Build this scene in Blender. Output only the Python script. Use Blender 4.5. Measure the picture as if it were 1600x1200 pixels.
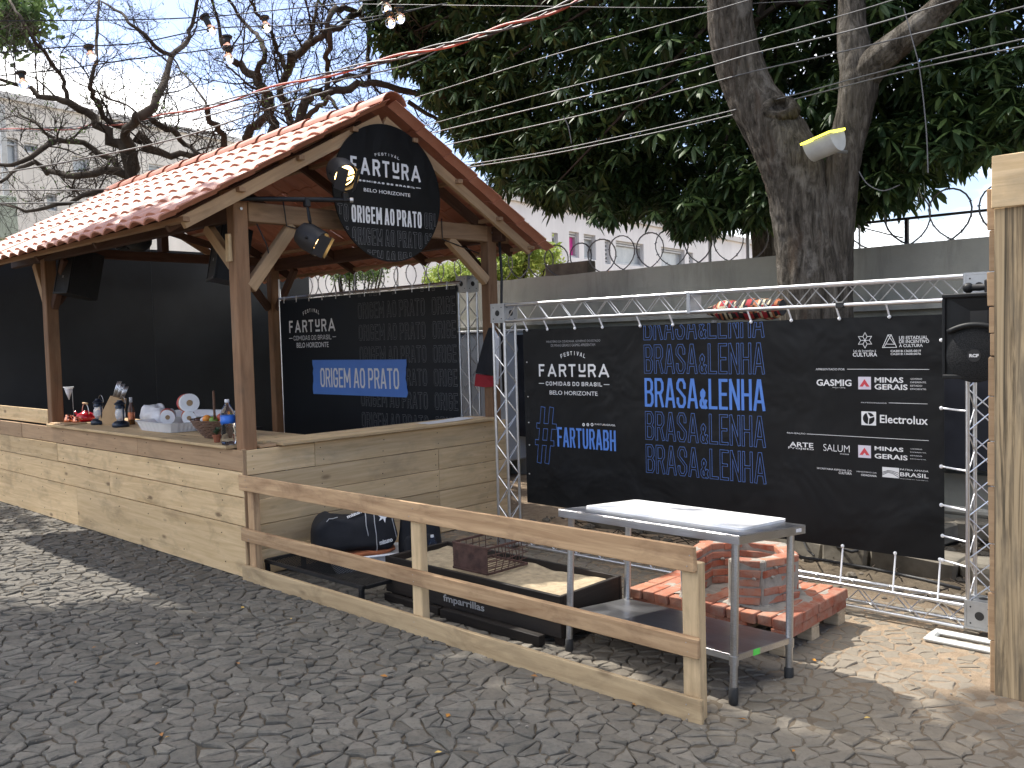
import bpy, math, random
import numpy as np
from mathutils import Vector, Matrix, noise
R = math.radians
random.seed(7); rng = np.random.default_rng(7)
for o in list(bpy.data.objects): bpy.data.objects.remove(o)
sc = bpy.context.scene
COL = sc.collection

# ------------------------------------------------------------------ camera, light, exposure
FPX, YAW, PITCH, ROLL = 1400.0, 0.75936, 0.04964, -0.02697
CAM = Vector((5.8901, -3.3432, 1.70))
fw = Vector((-math.sin(YAW)*math.cos(PITCH), math.cos(YAW)*math.cos(PITCH), -math.sin(PITCH)))
r0 = Vector((math.cos(YAW), math.sin(YAW), 0)); u0 = r0.cross(fw)
rt = r0*math.cos(ROLL)+u0*math.sin(ROLL); up = -r0*math.sin(ROLL)+u0*math.cos(ROLL)
cd = bpy.data.cameras.new('camera'); cam = bpy.data.objects.new('camera', cd); COL.objects.link(cam)
cam.matrix_world = Matrix(((rt.x, up.x, -fw.x, CAM.x), (rt.y, up.y, -fw.y, CAM.y), (rt.z, up.z, -fw.z, CAM.z), (0, 0, 0, 1)))
cd.sensor_width = 36; cd.lens = 36*FPX/1600; cd.clip_end = 2000; cd.clip_start = .05
sc.camera = cam
SUN_EL, SUN_AZ = R(55), R(182.0)        # azimuth of the sun in the xy plane, from +x towards +y
sdir = Vector((math.cos(SUN_EL)*math.cos(SUN_AZ), math.cos(SUN_EL)*math.sin(SUN_AZ), math.sin(SUN_EL)))
sl = bpy.data.lights.new('sun', 'SUN'); sl.energy = 2.3; sl.angle = R(.6); sl.color = (1, .95, .87)
so = bpy.data.objects.new('sun', sl); COL.objects.link(so); so.rotation_euler = sdir.to_track_quat('Z', 'Y').to_euler()
so.location = (0, 0, 20)
sc.view_settings.view_transform = 'Standard'; sc.view_settings.look = 'None'
sc.view_settings.exposure = 1.78; sc.view_settings.gamma = 1; sc.view_settings.use_curve_mapping = False
w = bpy.data.worlds.new('World'); sc.world = w; w.use_nodes = True
nt = w.node_tree; nt.nodes.clear()
def wn(t, **k):
    n = nt.nodes.new(t)
    for a, b in k.items(): setattr(n, a, b)
    return n
sky = wn('ShaderNodeTexSky', sky_type='NISHITA', sun_disc=False, sun_elevation=SUN_EL, sun_rotation=R(90)-SUN_AZ)
sky.air_density = 1.0; sky.dust_density = 1.2
tc = wn('ShaderNodeTexCoord'); mp = wn('ShaderNodeMapping'); mp.inputs['Scale'].default_value = (1, 1, 2.2)
mp.inputs['Location'].default_value = (5.2, .2, .9)
ns = wn('ShaderNodeTexNoise'); ns.inputs['Scale'].default_value = 1.25; ns.inputs['Detail'].default_value = 7; ns.inputs['Roughness'].default_value = .52
rp = wn('ShaderNodeValToRGB'); rp.color_ramp.elements[0].position = .515; rp.color_ramp.elements[1].position = .57
mx = wn('ShaderNodeMix', data_type='RGBA'); mx.inputs['B'].default_value = (9.6, 9.4, 9.1, 1)
bg = wn('ShaderNodeBackground'); bg.inputs['Strength'].default_value = .12; wo = wn('ShaderNodeOutputWorld')
L = nt.links.new
dk = wn('ShaderNodeMix', data_type='RGBA', blend_type='MULTIPLY'); dk.inputs['Factor'].default_value = 1; dk.inputs['B'].default_value = (.62, .60, .66, 1)     # deep autumn blue between the clouds
L(sky.outputs[0], dk.inputs['A'])
L(tc.outputs['Generated'], mp.inputs[0]); L(mp.outputs[0], ns.inputs['Vector']); L(ns.outputs['Fac'], rp.inputs[0])
L(rp.outputs[0], mx.inputs['Factor']); L(dk.outputs['Result'], mx.inputs['A']); L(mx.outputs['Result'], bg.inputs[0]); L(bg.outputs[0], wo.inputs[0])

# ------------------------------------------------------------------ measured points -> places in the yard
def ray(px, py):
    return fw+rt*((px-800)/FPX)-up*((py-600)/FPX)
def GZ(px, py, z=0.):
    d = ray(px, py); return CAM+d*((z-CAM.z)/d.z)
def PX(px, py, x):
    d = ray(px, py); return CAM+d*((x-CAM.x)/d.x)
def PY(px, py, y):
    d = ray(px, py); return CAM+d*((y-CAM.y)/d.y)
def PD(px, py, dist):
    return CAM+ray(px, py)*dist

# ------------------------------------------------------------------ materials
MATS = {}
def rgb(c): return (c[0], c[1], c[2], 1)
class NB:
    def __init__(s, name):
        s.m = bpy.data.materials.new(name); s.m.use_nodes = True; s.t = s.m.node_tree
        s.b = s.t.nodes['Principled BSDF']; MATS[name] = s.m
    def n(s, t, **k):
        n = s.t.nodes.new(t)
        for a, b in k.items():
            if a in n.inputs.keys(): n.inputs[a].default_value = b
            else: setattr(n, a, b)
        return n
    def l(s, a, b): s.t.links.new(a, b)
    def coord(s, kind='Object', scale=(1, 1, 1), rnd=False):
        tc = s.n('ShaderNodeTexCoord'); mp = s.n('ShaderNodeMapping'); mp.inputs['Scale'].default_value = scale
        src = tc.outputs[kind]
        if rnd:
            oi = s.n('ShaderNodeObjectInfo'); ml = s.n('ShaderNodeMath', operation='MULTIPLY'); ml.inputs[1].default_value = 37.3
            s.l(oi.outputs['Random'], ml.inputs[0]); ad = s.n('ShaderNodeVectorMath', operation='ADD')
            s.l(src, ad.inputs[0]); s.l(ml.outputs[0], ad.inputs[1]); src = ad.outputs[0]
        s.l(src, mp.inputs[0]); return mp.outputs[0]
    def noise(s, v, scale, detail=4, rough=.55, dist=0):
        n = s.n('ShaderNodeTexNoise', Scale=scale, Detail=detail, Roughness=rough, Distortion=dist); s.l(v, n.inputs['Vector']); return n.outputs['Fac']
    def ramp(s, f, stops):
        r = s.n('ShaderNodeValToRGB'); e = r.color_ramp.elements
        while len(e) < len(stops): e.new(.5)
        for i, (p, c) in enumerate(stops):
            e[i].position = p; e[i].color = rgb(c) if hasattr(c, '__len__') else (c, c, c, 1)
        s.l(f, r.inputs[0]); return r.outputs[0]
    def mix(s, f, a, b, mode='MIX'):
        m = s.n('ShaderNodeMix', data_type='RGBA', blend_type=mode)
        for i, v in (('Factor', f), ('A', a), ('B', b)):
            if isinstance(v, (int, float)): m.inputs[i].default_value = v
            elif hasattr(v, 'is_linked') or hasattr(v, 'links'): s.l(v, m.inputs[i])
            else: m.inputs[i].default_value = rgb(v)
        return m.outputs['Result']
    def bump(s, h, strength=.3, dist=.01):
        b = s.n('ShaderNodeBump', Strength=strength, Distance=dist); s.l(h, b.inputs['Height']); s.l(b.outputs[0], s.b.inputs['Normal'])
    def base(s, c, rough=.7, metal=0., spec=None):
        if hasattr(c, 'links'): s.l(c, s.b.inputs['Base Color'])
        else: s.b.inputs['Base Color'].default_value = rgb(c)
        if hasattr(rough, 'links'): s.l(rough, s.b.inputs['Roughness'])
        else: s.b.inputs['Roughness'].default_value = rough
        s.b.inputs['Metallic'].default_value = metal
        if spec is not None: s.b.inputs['Specular IOR Level'].default_value = spec
        return s.m
def wood(name, dark, light, rough=.75, knots=.5, stain=(.12, .09, .06), stainf=.35, grain=16, long=.9):
    k = NB(name); v = k.coord('Object', (long, grain, grain), True)
    g = k.noise(v, 1.6, 7, .62, 1.1)
    c = k.ramp(g, [(.28, dark), (.5, [(a+b)/2 for a, b in zip(dark, light)]), (.72, light)])
    v2 = k.coord('Object', (1.1, 2.6, 2.6), True)
    st = k.ramp(k.noise(v2, 2.3, 6, .65, .4), [(.5, 0.), (.74, stainf)])
    c = k.mix(st, c, stain)
    vo = k.n('ShaderNodeTexVoronoi', Scale=1.0); k.l(k.coord('Object', (2.2, 5.5, 5.5), True), vo.inputs['Vector'])
    kn = k.ramp(vo.outputs['Distance'], [(.05, knots), (.13, 0.)])
    c = k.mix(kn, c, (.10, .055, .03))
    oi = k.n('ShaderNodeObjectInfo'); hv = k.n('ShaderNodeHueSaturation')
    vr = k.n('ShaderNodeMapRange'); vr.inputs['To Min'].default_value = .8; vr.inputs['To Max'].default_value = 1.14
    k.l(oi.outputs['Random'], vr.inputs['Value']); k.l(vr.outputs[0], hv.inputs['Value']); k.l(c, hv.inputs['Color'])
    k.base(hv.outputs[0], rough, 0, .25); k.bump(g, .35, .004); return k.m
def plain(name, col, rough=.6, metal=0., var=.12, scale=9, bump=.0, spec=None, rnd=True):
    k = NB(name); v = k.coord('Object', (1, 1, 1), rnd); n = k.noise(v, scale, 5, .6)
    c = k.ramp(n, [(.3, [x*(1-var) for x in col]), (.7, [min(1, x*(1+var)) for x in col])])
    k.base(c, rough, metal, spec)
    if bump: k.bump(n, bump, .01)
    return k.m
def emit(name, col, strength):
    k = NB(name); k.base(col, .4); k.b.inputs['Emission Color'].default_value = rgb(col); k.b.inputs['Emission Strength'].default_value = strength; return k.m
def glass(name, col, rough=.05, alpha=None, trans=1.):
    k = NB(name); k.base(col, rough); k.b.inputs['Transmission Weight'].default_value = trans; k.b.inputs['IOR'].default_value = 1.3
    return k.m

wood('pine', (.52, .36, .185), (.73, .545, .32), knots=.75, stain=(.20, .14, .08), stainf=.6)
wood('pine_side', (.57, .40, .21), (.76, .57, .345), knots=.5, stain=(.30, .24, .16), stainf=.5)
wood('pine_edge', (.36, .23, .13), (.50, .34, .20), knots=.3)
wood('post_wood', (.20, .105, .055), (.34, .20, .11), knots=.35, grain=10, stainf=.5)
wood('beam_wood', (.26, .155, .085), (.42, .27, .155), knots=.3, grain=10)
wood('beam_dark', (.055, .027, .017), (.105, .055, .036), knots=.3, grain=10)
wood('brace_wood', (.33, .21, .115), (.50, .345, .20), knots=.4, grain=12)
wood('rail_wood', (.32, .19, .10), (.60, .41, .235), knots=.5, stain=(.15, .08, .045), stainf=.75, grain=12)
wood('rail_pale', (.40, .28, .155), (.66, .50, .30), knots=.45, stain=(.20, .14, .08), stainf=.65, grain=12)
wood('pallet_wood', (.38, .29, .19), (.6, .48, .33), knots=.3)
k = NB('stained_board'); v = k.coord('Object', (.5, 13, 13), True); g = k.noise(v, 1.5, 7, .66, 1.6)
c = k.ramp(g, [(.38, (.085, .068, .045)), (.47, (.25, .185, .11)), (.55, (.44, .325, .19)), (.7, (.52, .40, .245))])
c = k.mix(k.ramp(k.noise(k.coord('Object', (.8, 5, 5), True), 2, 5, .6), [(.5, 0.), (.62, .7)]), c, (.15, .125, .09)); k.base(c, .8, 0, .25); k.bump(g, .4, .004)
wood('dark_board', (.012, .010, .009), (.03, .025, .022), knots=.1, stain=(.05, .035, .028), stainf=.5, rough=.6)
plain('black_panel', (.020, .0225, .026), .5, 0, .35, 1.2, .05, spec=.35)
k = NB('vinyl'); v = k.coord('Object', (1, 1, 1)); n = k.noise(v, 2.2, 3, .5, .4)
k.base(k.ramp(k.noise(v, 1.3, 6, .65), [(.35, (.0058, .006, .0065)), (.7, (.009, .0095, .010))]), k.ramp(k.noise(v, 5, 5), [(.3, .40), (.7, .6)]), 0, .2); k.bump(n, .55, .06)
plain('vinyl_blue_black', (.006, .0075, .010), .45, 0, .2, 3, .02, spec=.2)
plain('print_white', (.72, .72, .72), .5, 0, .05, 6)
plain('print_dim', (.30, .30, .31), .6, 0, .05, 6)
plain('print_grey', (.16, .16, .165), .5, 0, .05, 6)
plain('print_blue', (.075, .20, .58), .5, 0, .05, 6)
plain('print_blue_line', (.07, .15, .40), .5, 0, .05, 6)
plain('print_red', (.55, .045, .06), .5, 0, .05, 6)
plain('print_lilac', (.62, .58, .66), .5, 0, .05, 6)
plain('label_blue', (.03, .16, .62), .4, 0, .1, 9)
plain('alu', (.66, .67, .69), .34, 1., .08, 30)
plain('steel_dull', (.36, .36, .36), .42, 1., .12, 14)
plain('galv', (.42, .43, .44), .5, .8, .1, 14)
k = NB('stainless'); v = k.coord('Object', (2, 60, 60)); n = k.noise(v, 3, 4, .6)
k.base(k.ramp(n, [(.3, (.40, .40, .405)), (.7, (.54, .54, .545))]), k.ramp(k.noise(k.coord('Object'), 5, 4), [(.3, .28), (.7, .44)]), 1.)
plain('rust_dark', (.06, .035, .025), .8)
plain('rubber', (.02, .02, .02), .7)
plain('black_metal', (.018, .018, .019), .5, .3, .3, 12, .1)
plain('black_plastic', (.011, .012, .013), .5, 0, .2, 20, spec=.25)
k = NB('grille'); v = k.coord('Object', (1, 1, 1)); vo = k.n('ShaderNodeTexVoronoi', Scale=170.); k.l(v, vo.inputs['Vector'])
k.base(k.ramp(vo.outputs['Distance'], [(.2, (.003, .003, .004)), (.6, (.018, .019, .020))]), .6, 0, .2); k.bump(vo.outputs['Distance'], .5, .003)
plain('cable_black', (.02, .02, .021), .55)
plain('cable_grey', (.11, .11, .115), .5)
plain('cable_red', (.45, .10, .07), .55)
plain('cloth_black', (.012, .013, .017), .85, 0, .3, 5, .3)
plain('cloth_dark', (.02, .022, .03), .85, 0, .3, 4, .3)
plain('cloth_orange', (.36, .115, .045), .85, 0, .2, 14, .3)
plain('cloth_red', (.30, .012, .02), .8, 0, .15, 9, .2)
plain('cloth_white', (.7, .7, .72), .8, 0, .1, 9, .2)
plain('cloth_khaki', (.50, .42, .28), .8, 0, .2, 9, .3)
plain('piping', (.45, .45, .46), .5)
plain('white_plastic', (.80, .81, .83), .35, 0, .03, 6)
k = NB('cutting_board'); v = k.coord('Object', (1, 1, 1)); c = k.ramp(k.noise(v, 3.2, 6, .65), [(.42, (.70, .71, .73)), (.72, (.50, .49, .46))]); c = k.mix(k.ramp(k.noise(k.coord('Object', (3, 40, 1)), 3, 4), [(.6, 0.), (.75, .25)]), c, (.4, .39, .38)); k.base(c, .5)
plain('white_paper', (.8, .8, .8), .8, 0, .05, 20, .4)
plain('red_enamel', (.42, .01, .02), .18, 0, .1, 6)
plain('copper', (.75, .30, .18), .25, 1.)
plain('lantern_blue', (.012, .020, .035), .35, .3)
plain('knife_wood', (.50, .33, .17), .6)
plain('wicker', (.13, .065, .035), .7, 0, .4, 60, .5)
plain('fruit_orange', (.8, .27, .03), .5); plain('fruit_green', (.18, .30, .04), .5); plain('fruit_red', (.45, .08, .04), .5)
plain('clay', (.30, .10, .05), .8)
plain('plant_green', (.035, .07, .03), .6)
plain('sticker_green', (.12, .75, .10), .5)
plain('lamp_housing', (.03, .03, .033), .5, .2)
plain('flood_white', (.50, .51, .49), .45)
emit('amber_glow', (1.0, .62, .22), 3.2)
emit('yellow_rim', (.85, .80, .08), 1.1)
emit('filament', (1.0, .55, .22), 9.)
glass('bulb_glass', (1, 1, 1), .02)
glass('bottle_glass', (.93, .97, 1), .04)
glass('clear_plastic', (.92, .93, .94), .25, trans=.45)
plain('amber_bottle', (.12, .05, .015), .1)
plain('yellow_sticker', (.8, .6, .1), .5)
# terracotta sheets
k = NB('terracotta'); v = k.coord('Object', (1, 1, 1), True); n = k.noise(v, 3.5, 5, .6)
c = k.ramp(n, [(.3, (.43, .17, .105)), (.7, (.53, .245, .165))]); n2 = k.noise(v, 26, 4, .6)
c = k.mix(k.ramp(n2, [(.55, 0.), (.8, .35)]), c, (.58, .33, .25)); k.base(c, .5, 0, .3); k.bump(n2, .1, .004)
# brick, random per brick
def bricky(name, a, b, m):
    k = NB(name); oi = k.n('ShaderNodeObjectInfo'); v = k.coord('Object', (1, 1, 1), True)
    c = k.ramp(oi.outputs['Random'], [(0., a), (.5, b), (1., m)])
    n = k.noise(v, 14, 6, .65); c = k.mix(k.ramp(n, [(.35, 0.), (.7, .7)]), c, (.34, .25, .195)); n2 = k.noise(v, 55, 3, .6)
    c = k.mix(k.ramp(n2, [(.62, 0.), (.72, .6)]), c, (.13, .05, .03)); k.base(c, .9, 0, .2); k.bump(n, .5, .006)
bricky('brick', (.27, .075, .042), (.36, .115, .066), (.42, .165, .095))
plain('mortar', (.27, .245, .21), .95, 0, .25, 16, .8)
# ground stone, random per cell comes from a colour attribute on the joined field
def stone(name, attr):
    k = NB(name); v = k.coord('Object', (1, 1, 1)); n = k.noise(v, 7, 8, .68); n2 = k.noise(v, 45, 4, .6)
    if attr:
        at = k.n('ShaderNodeAttribute', attribute_name='tone'); f = at.outputs['Fac']
    else: f = k.n('ShaderNodeObjectInfo').outputs['Random']
    c = k.ramp(f, [(0., (.098, .092, .079)), (.45, (.121, .114, .099)), (.8, (.140, .131, .113)), (1., (.172, .160, .136))])
    c = k.mix(k.ramp(n, [(.42, 0.), (.75, .55)]), c, (.23, .20, .165)); c = k.mix(k.ramp(n2, [(.3, .45), (.5, 0.)]), c, (.05, .047, .045))
    # trodden dust lies over the stones of the working yard
    g = k.n('ShaderNodeNewGeometry'); sp = k.n('ShaderNodeSeparateXYZ'); k.l(g.outputs['Position'], sp.inputs[0])
    ad = k.n('ShaderNodeMath', operation='MULTIPLY_ADD'); ad.inputs[1].default_value = .30; k.l(sp.outputs['X'], ad.inputs[0]); k.l(sp.outputs['Y'], ad.inputs[2])
    nd = k.n('ShaderNodeMath', operation='MULTIPLY_ADD'); nd.inputs[1].default_value = 2.2; k.l(k.noise(v, 1.1, 5, .6), nd.inputs[0]); k.l(ad.outputs[0], nd.inputs[2])
    mr = k.n('ShaderNodeMapRange'); mr.inputs['From Min'].default_value = 1.5; mr.inputs['From Max'].default_value = 3.0; mr.inputs['To Max'].default_value = .58
    k.l(nd.outputs[0], mr.inputs['Value']); c = k.mix(mr.outputs[0], c, (.25, .21, .158))
    k.base(c, .85, 0, .25); k.bump(n, .8, .016); return k.m
stone('stone', False); stone('stone_field', True)
k = NB('dirt'); v = k.coord('Object', (1, 1, 1)); n = k.noise(v, 3, 8, .7)
c = k.ramp(n, [(.3, (.095, .080, .062)), (.6, (.140, .116, .088)), (.8, (.19, .155, .115))])
g = k.n('ShaderNodeNewGeometry'); sp = k.n('ShaderNodeSeparateXYZ'); k.l(g.outputs['Position'], sp.inputs[0])
mr = k.n('ShaderNodeMapRange'); mr.inputs['From Min'].default_value = .1; mr.inputs['From Max'].default_value = 1.5; mr.inputs['To Max'].default_value = 1.
k.l(sp.outputs['Y'], mr.inputs['Value'])
c = k.mix(mr.outputs[0], c, k.ramp(k.noise(v, 12, 6, .7), [(.3, (.21, .155, .105)), (.7, (.36, .28, .20))])); mx_ = k.n('ShaderNodeMapRange'); mx_.inputs['From Min'].default_value = 2.3; mx_.inputs['From Max'].default_value = 3.1; k.l(sp.outputs['X'], mx_.inputs['Value'])
my_ = k.n('ShaderNodeMapRange'); my_.inputs['From Min'].default_value = 2.0; my_.inputs['From Max'].default_value = 2.5; k.l(sp.outputs['Y'], my_.inputs['Value'])
mm_ = k.n('ShaderNodeMath', operation='MULTIPLY'); k.l(mx_.outputs[0], mm_.inputs[0]); k.l(my_.outputs[0], mm_.inputs[1])     # soil along the kerb is darkened to stand for shade
c = k.mix(mm_.outputs[0], c, k.ramp(k.noise(v, 9, 6, .7), [(.3, (.06, .048, .036)), (.7, (.15, .122, .088))]))
k.base(c, .95, 0, .1); k.bump(k.noise(v, 40, 6, .7), .9, .015)
plain('sand', (.33, .265, .175), .95, 0, .28, 22, .9)
plain('rubble', (.13, .112, .088), .95, 0, .4, 6, .9)
plain('kerb', (.165, .148, .118), .95, 0, .3, 7, .8)
k = NB('concrete_wall'); v = k.coord('Object', (1, 1, 1)); n = k.noise(v, 1.1, 8, .62)
c = k.ramp(n, [(.3, (.31, .31, .265)), (.7, (.43, .42, .365))]); st = k.noise(k.coord('Object', (2.5, 2.5, .35)), 2, 6, .7)
c = k.mix(k.ramp(st, [(.5, 0.), (.75, .45)]), c, (.09, .09, .075)); k.base(c, .93, 0, .15); k.bump(k.noise(v, 18, 6, .7), .35, .01)
plain('ledge', (.36, .35, .31), .9, 0, .25, 5, .4)
def plaster(name, col):
    k = NB(name); v = k.coord('Object', (1, 1, 1)); n = k.noise(k.coord('Object', (.8, .8, .2)), 1.5, 7, .65)
    c = k.ramp(n, [(.35, col), (.75, [x*.78 for x in col])]); k.base(c, .9)
plaster('plaster_white', (.74, .73, .71)); plaster('plaster_grey', (.60, .585, .55)); plaster('plaster_beige', (.62, .585, .52))
plain('pane_dark', (.10, .12, .14), .12, 0, .3, 2); plain('pane_grey', (.33, .36, .37), .25, 0, .2, 2); plain('pane_pink', (.62, .05, .28), .3)
plain('frame_grey', (.42, .43, .43), .5)
plain('roof_red', (.35, .12, .08), .8)
plain('box_green', (.42, .47, .38), .55)
plain('van_grey', (.47, .50, .54), .35, 0, .05, 3)
k = NB('bark'); v = k.coord('Object', (7, 7, 1.1)); n = k.noise(v, 2.6, 10, .74, .9); n2 = k.noise(k.coord('Object', (1, 1, .7)), 3.2, 6, .65); n3 = k.noise(k.coord('Object', (1, 1, .45)), 22, 6, .7)
c = k.ramp(n, [(.36, (.038, .033, .027)), (.48, (.098, .086, .071)), (.58, (.172, .152, .128)), (.72, (.27, .25, .215))])
c = k.mix(k.ramp(n2, [(.57, 0.), (.66, .6)]), c, (.30, .28, .25)); c = k.mix(k.ramp(k.noise(v, .8, 4), [(.58, 0.), (.68, .75)]), c, (.085, .060, .043)); c = k.mix(k.ramp(n3, [(.3, .7), (.46, 0.)]), c, (.03, .025, .02))
k.base(c, .95, 0, .1); k.bump(k.mix(.4, n, n3), 1., .09)
plain('bark_thin', (.045, .036, .029), .95, 0, .4, 6, .4, spec=.1); plain('bark_grey', (.062, .051, .042), .95, 0, .4, 6, .6, spec=.1)
def leafm(name, a, b, cc, rough=.42, tr=.0):
    k = NB(name); v = k.coord('Object', (1, 1, 1)); g = k.n('ShaderNodeNewGeometry')
    c = k.ramp(g.outputs['Random Per Island'], [(0., a), (.6, b), (1., cc)]); k.base(c, rough, 0, .28)
    if tr:
        td = k.n('ShaderNodeBsdfTranslucent'); k.l(c, td.inputs[0]); ms = k.n('ShaderNodeMixShader'); ms.inputs[0].default_value = tr
        k.l(k.b.outputs[0], ms.inputs[1]); k.l(td.outputs[0], ms.inputs[2]); k.l(ms.outputs[0], k.t.nodes['Material Output'].inputs[0])
leafm('mango_leaf', (.020, .044, .016), (.042, .078, .027), (.095, .145, .042), .5, .25)
leafm('bush_leaf', (.17, .25, .05), (.30, .38, .08), (.42, .48, .14), .6, .35)
leafm('street_leaf', (.05, .09, .03), (.10, .16, .05), (.18, .26, .08), .6, .35)
leafm('litter', (.45, .20, .03), (.30, .14, .05), (.6, .42, .12), .8)
M = MATS

# ------------------------------------------------------------------ builders
W = {}
def tag(o, label=None, cat=None, group=None, kind=None):
    if label: o['label'] = label
    if cat: o['category'] = cat
    if group: o['group'] = group
    if kind: o['kind'] = kind
    return o
def empty(name, loc, label, cat, group=None, rz=0., mat=None):
    o = bpy.data.objects.new(name, None); o.empty_display_size = .1; COL.objects.link(o)
    m = mat if mat is not None else Matrix.Translation(Vector(loc)) @ Matrix.Rotation(rz, 4, 'Z')
    o.matrix_basis = m; W[o.name] = m.copy(); return tag(o, label, cat, group)
def link(o, parent, m):
    COL.objects.link(o)
    if parent is not None:
        o.parent = parent; o.matrix_basis = W[parent.name].inverted() @ m
    else: o.matrix_basis = m
    W[o.name] = m.copy(); return o
def frame(p0, p1, upv=(0, 0, 1)):
    x = (Vector(p1)-Vector(p0)).normalized(); u = Vector(upv); y = u.cross(x)
    if y.length < 1e-4: y = Vector((0, 1, 0)).cross(x)
    y.normalize(); z = x.cross(y)
    return Matrix(((x.x, y.x, z.x, 0), (x.y, y.y, z.y, 0), (x.z, y.z, z.z, 0), (0, 0, 0, 1)))
class MB:
    def __init__(s): s.v = []; s.f = []; s.mi = []; s.T = Matrix.Identity(4); s.m = 0
    def add(s, vs, fs, mi=None):
        b = len(s.v); s.v += [tuple(s.T @ Vector(p)) for p in vs]; s.f += [tuple(b+i for i in f) for f in fs]; s.mi += [s.m if mi is None else mi]*len(fs)
    def box(s, x0, x1, y0, y1, z0, z1, c=0., j=0., mi=None):
        if x1 < x0: x0, x1 = x1, x0
        if y1 < y0: y0, y1 = y1, y0
        if z1 < z0: z0, z1 = z1, z0
        c = min(c, (x1-x0)*.45, (y1-y0)*.45, (z1-z0)*.45)
        if c <= 0:
            vs = [(x, y, z) for x in (x0, x1) for y in (y0, y1) for z in (z0, z1)]
            fs = [(0, 1, 3, 2), (4, 6, 7, 5), (0, 4, 5, 1), (2, 3, 7, 6), (0, 2, 6, 4), (1, 5, 7, 3)]
        else:
            vs = []; idx = {}
            for i, x in enumerate((x0, x1)):
                for jj, y in enumerate((y0, y1)):
                    for kk, z in enumerate((z0, z1)):
                        sx, sy, sz = (1, -1)[i]*c, (1, -1)[jj]*c, (1, -1)[kk]*c
                        jx, jy, jz = (random.uniform(-j, j) for _ in range(3)) if j else (0, 0, 0)
                        for a, p in enumerate(((x, y+sy, z+sz), (x+sx, y, z+sz), (x+sx, y+sy, z))):
                            idx[i, jj, kk, a] = len(vs); vs.append((p[0]+jx, p[1]+jy, p[2]+jz))
            I = idx; fs = []
            for i in (0, 1):
                q = [I[i, 0, 0, 0], I[i, 1, 0, 0], I[i, 1, 1, 0], I[i, 0, 1, 0]]; fs.append(q if i else q[::-1])
                q = [I[0, i, 0, 1], I[0, i, 1, 1], I[1, i, 1, 1], I[1, i, 0, 1]]; fs.append(q if i else q[::-1])
                q = [I[0, 0, i, 2], I[1, 0, i, 2], I[1, 1, i, 2], I[0, 1, i, 2]]; fs.append(q if i else q[::-1])
            for a in (0, 1):
                for b in (0, 1):
                    q = [I[a, b, 0, 0], I[a, b, 1, 0], I[a, b, 1, 1], I[a, b, 0, 1]]; fs.append(q if (a == b) else q[::-1])
                    q = [I[a, 0, b, 0], I[a, 0, b, 2], I[a, 1, b, 2], I[a, 1, b, 0]]; fs.append(q if (a == b) else q[::-1])
                    q = [I[0, a, b, 1], I[1, a, b, 1], I[1, a, b, 2], I[0, a, b, 2]]; fs.append(q if (a == b) else q[::-1])
                    for d in (0, 1):
                        q = [I[a, b, d, 0], I[a, b, d, 1], I[a, b, d, 2]]; fs.append(q if (a+b+d) % 2 else q[::-1])
        s.add(vs, fs, mi); return s
    def bar(s, p0, p1, wy, wz, c=0., upv=(0, 0, 1), mi=None):
        T = s.T; F = frame(p0, p1, upv); L_ = (Vector(p1)-Vector(p0)).length
        s.T = T @ (Matrix.Translation(Vector(p0)) @ F); s.box(0, L_, -wy/2, wy/2, -wz/2, wz/2, c, mi=mi); s.T = T; return s
    def tube(s, pts, r, seg=8, cap=True, mi=None, ny=None):
        pts = [Vector(p) for p in pts]; n = len(pts); rs = r if hasattr(r, '__len__') else [r]*n
        t0 = (pts[1]-pts[0]).normalized(); a = t0.orthogonal().normalized() if ny is None else Vector(ny)
        vs = []
        for i in range(n):
            t = (pts[min(i+1, n-1)]-pts[max(i-1, 0)]); t = t.normalized() if t.length > 1e-9 else t0
            a = (a-t*a.dot(t)); a = a.normalized() if a.length > 1e-6 else t.orthogonal().normalized(); b = t.cross(a)
            for k_ in range(seg):
                an = 2*math.pi*k_/seg; vs.append(tuple(pts[i]+(a*math.cos(an)+b*math.sin(an))*rs[i]))
        fs = [(i*seg+k_, i*seg+(k_+1) % seg, (i+1)*seg+(k_+1) % seg, (i+1)*seg+k_) for i in range(n-1) for k_ in range(seg)]
        if cap: fs += [tuple(range(seg))[::-1], tuple((n-1)*seg+k_ for k_ in range(seg))]
        s.add(vs, fs, mi); return s
    def lathe(s, prof, loc=(0, 0, 0), seg=20, mi=None, F=None):
        T = s.T; s.T = T @ Matrix.Translation(Vector(loc)) @ (F or Matrix.Identity(4)); n = len(prof)
        vs = [(r*math.cos(2*math.pi*k_/seg), r*math.sin(2*math.pi*k_/seg), z) for r, z in prof for k_ in range(seg)]
        fs = [(i*seg+k_, i*seg+(k_+1) % seg, (i+1)*seg+(k_+1) % seg, (i+1)*seg+k_) for i in range(n-1) for k_ in range(seg)]
        fs += [tuple(range(seg))[::-1], tuple((n-1)*seg+k_ for k_ in range(seg))]
        s.add(vs, fs, mi); s.T = T; return s
    def ball(s, c, r, seg=10, rings=7, mi=None, F=None):
        r = r if hasattr(r, '__len__') else (r, r, r)
        prof = [(math.sin(math.pi*i/rings), -math.cos(math.pi*i/rings)) for i in range(rings+1)]
        prof[0] = (.02, -1); prof[-1] = (.02, 1)
        return s.lathe(prof, c, seg, mi, (F or Matrix.Identity(4)) @ Matrix.Diagonal((r[0], r[1], r[2], 1)))
    def prism(s, poly, z0, z1, mi=None):
        n = len(poly); s.add([(x, y, z0) for x, y in poly]+[(x, y, z1) for x, y in poly],
            [tuple(range(n))[::-1], tuple(range(n, 2*n))]+[(i, (i+1) % n, n+(i+1) % n, n+i) for i in range(n)], mi); return s
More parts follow.
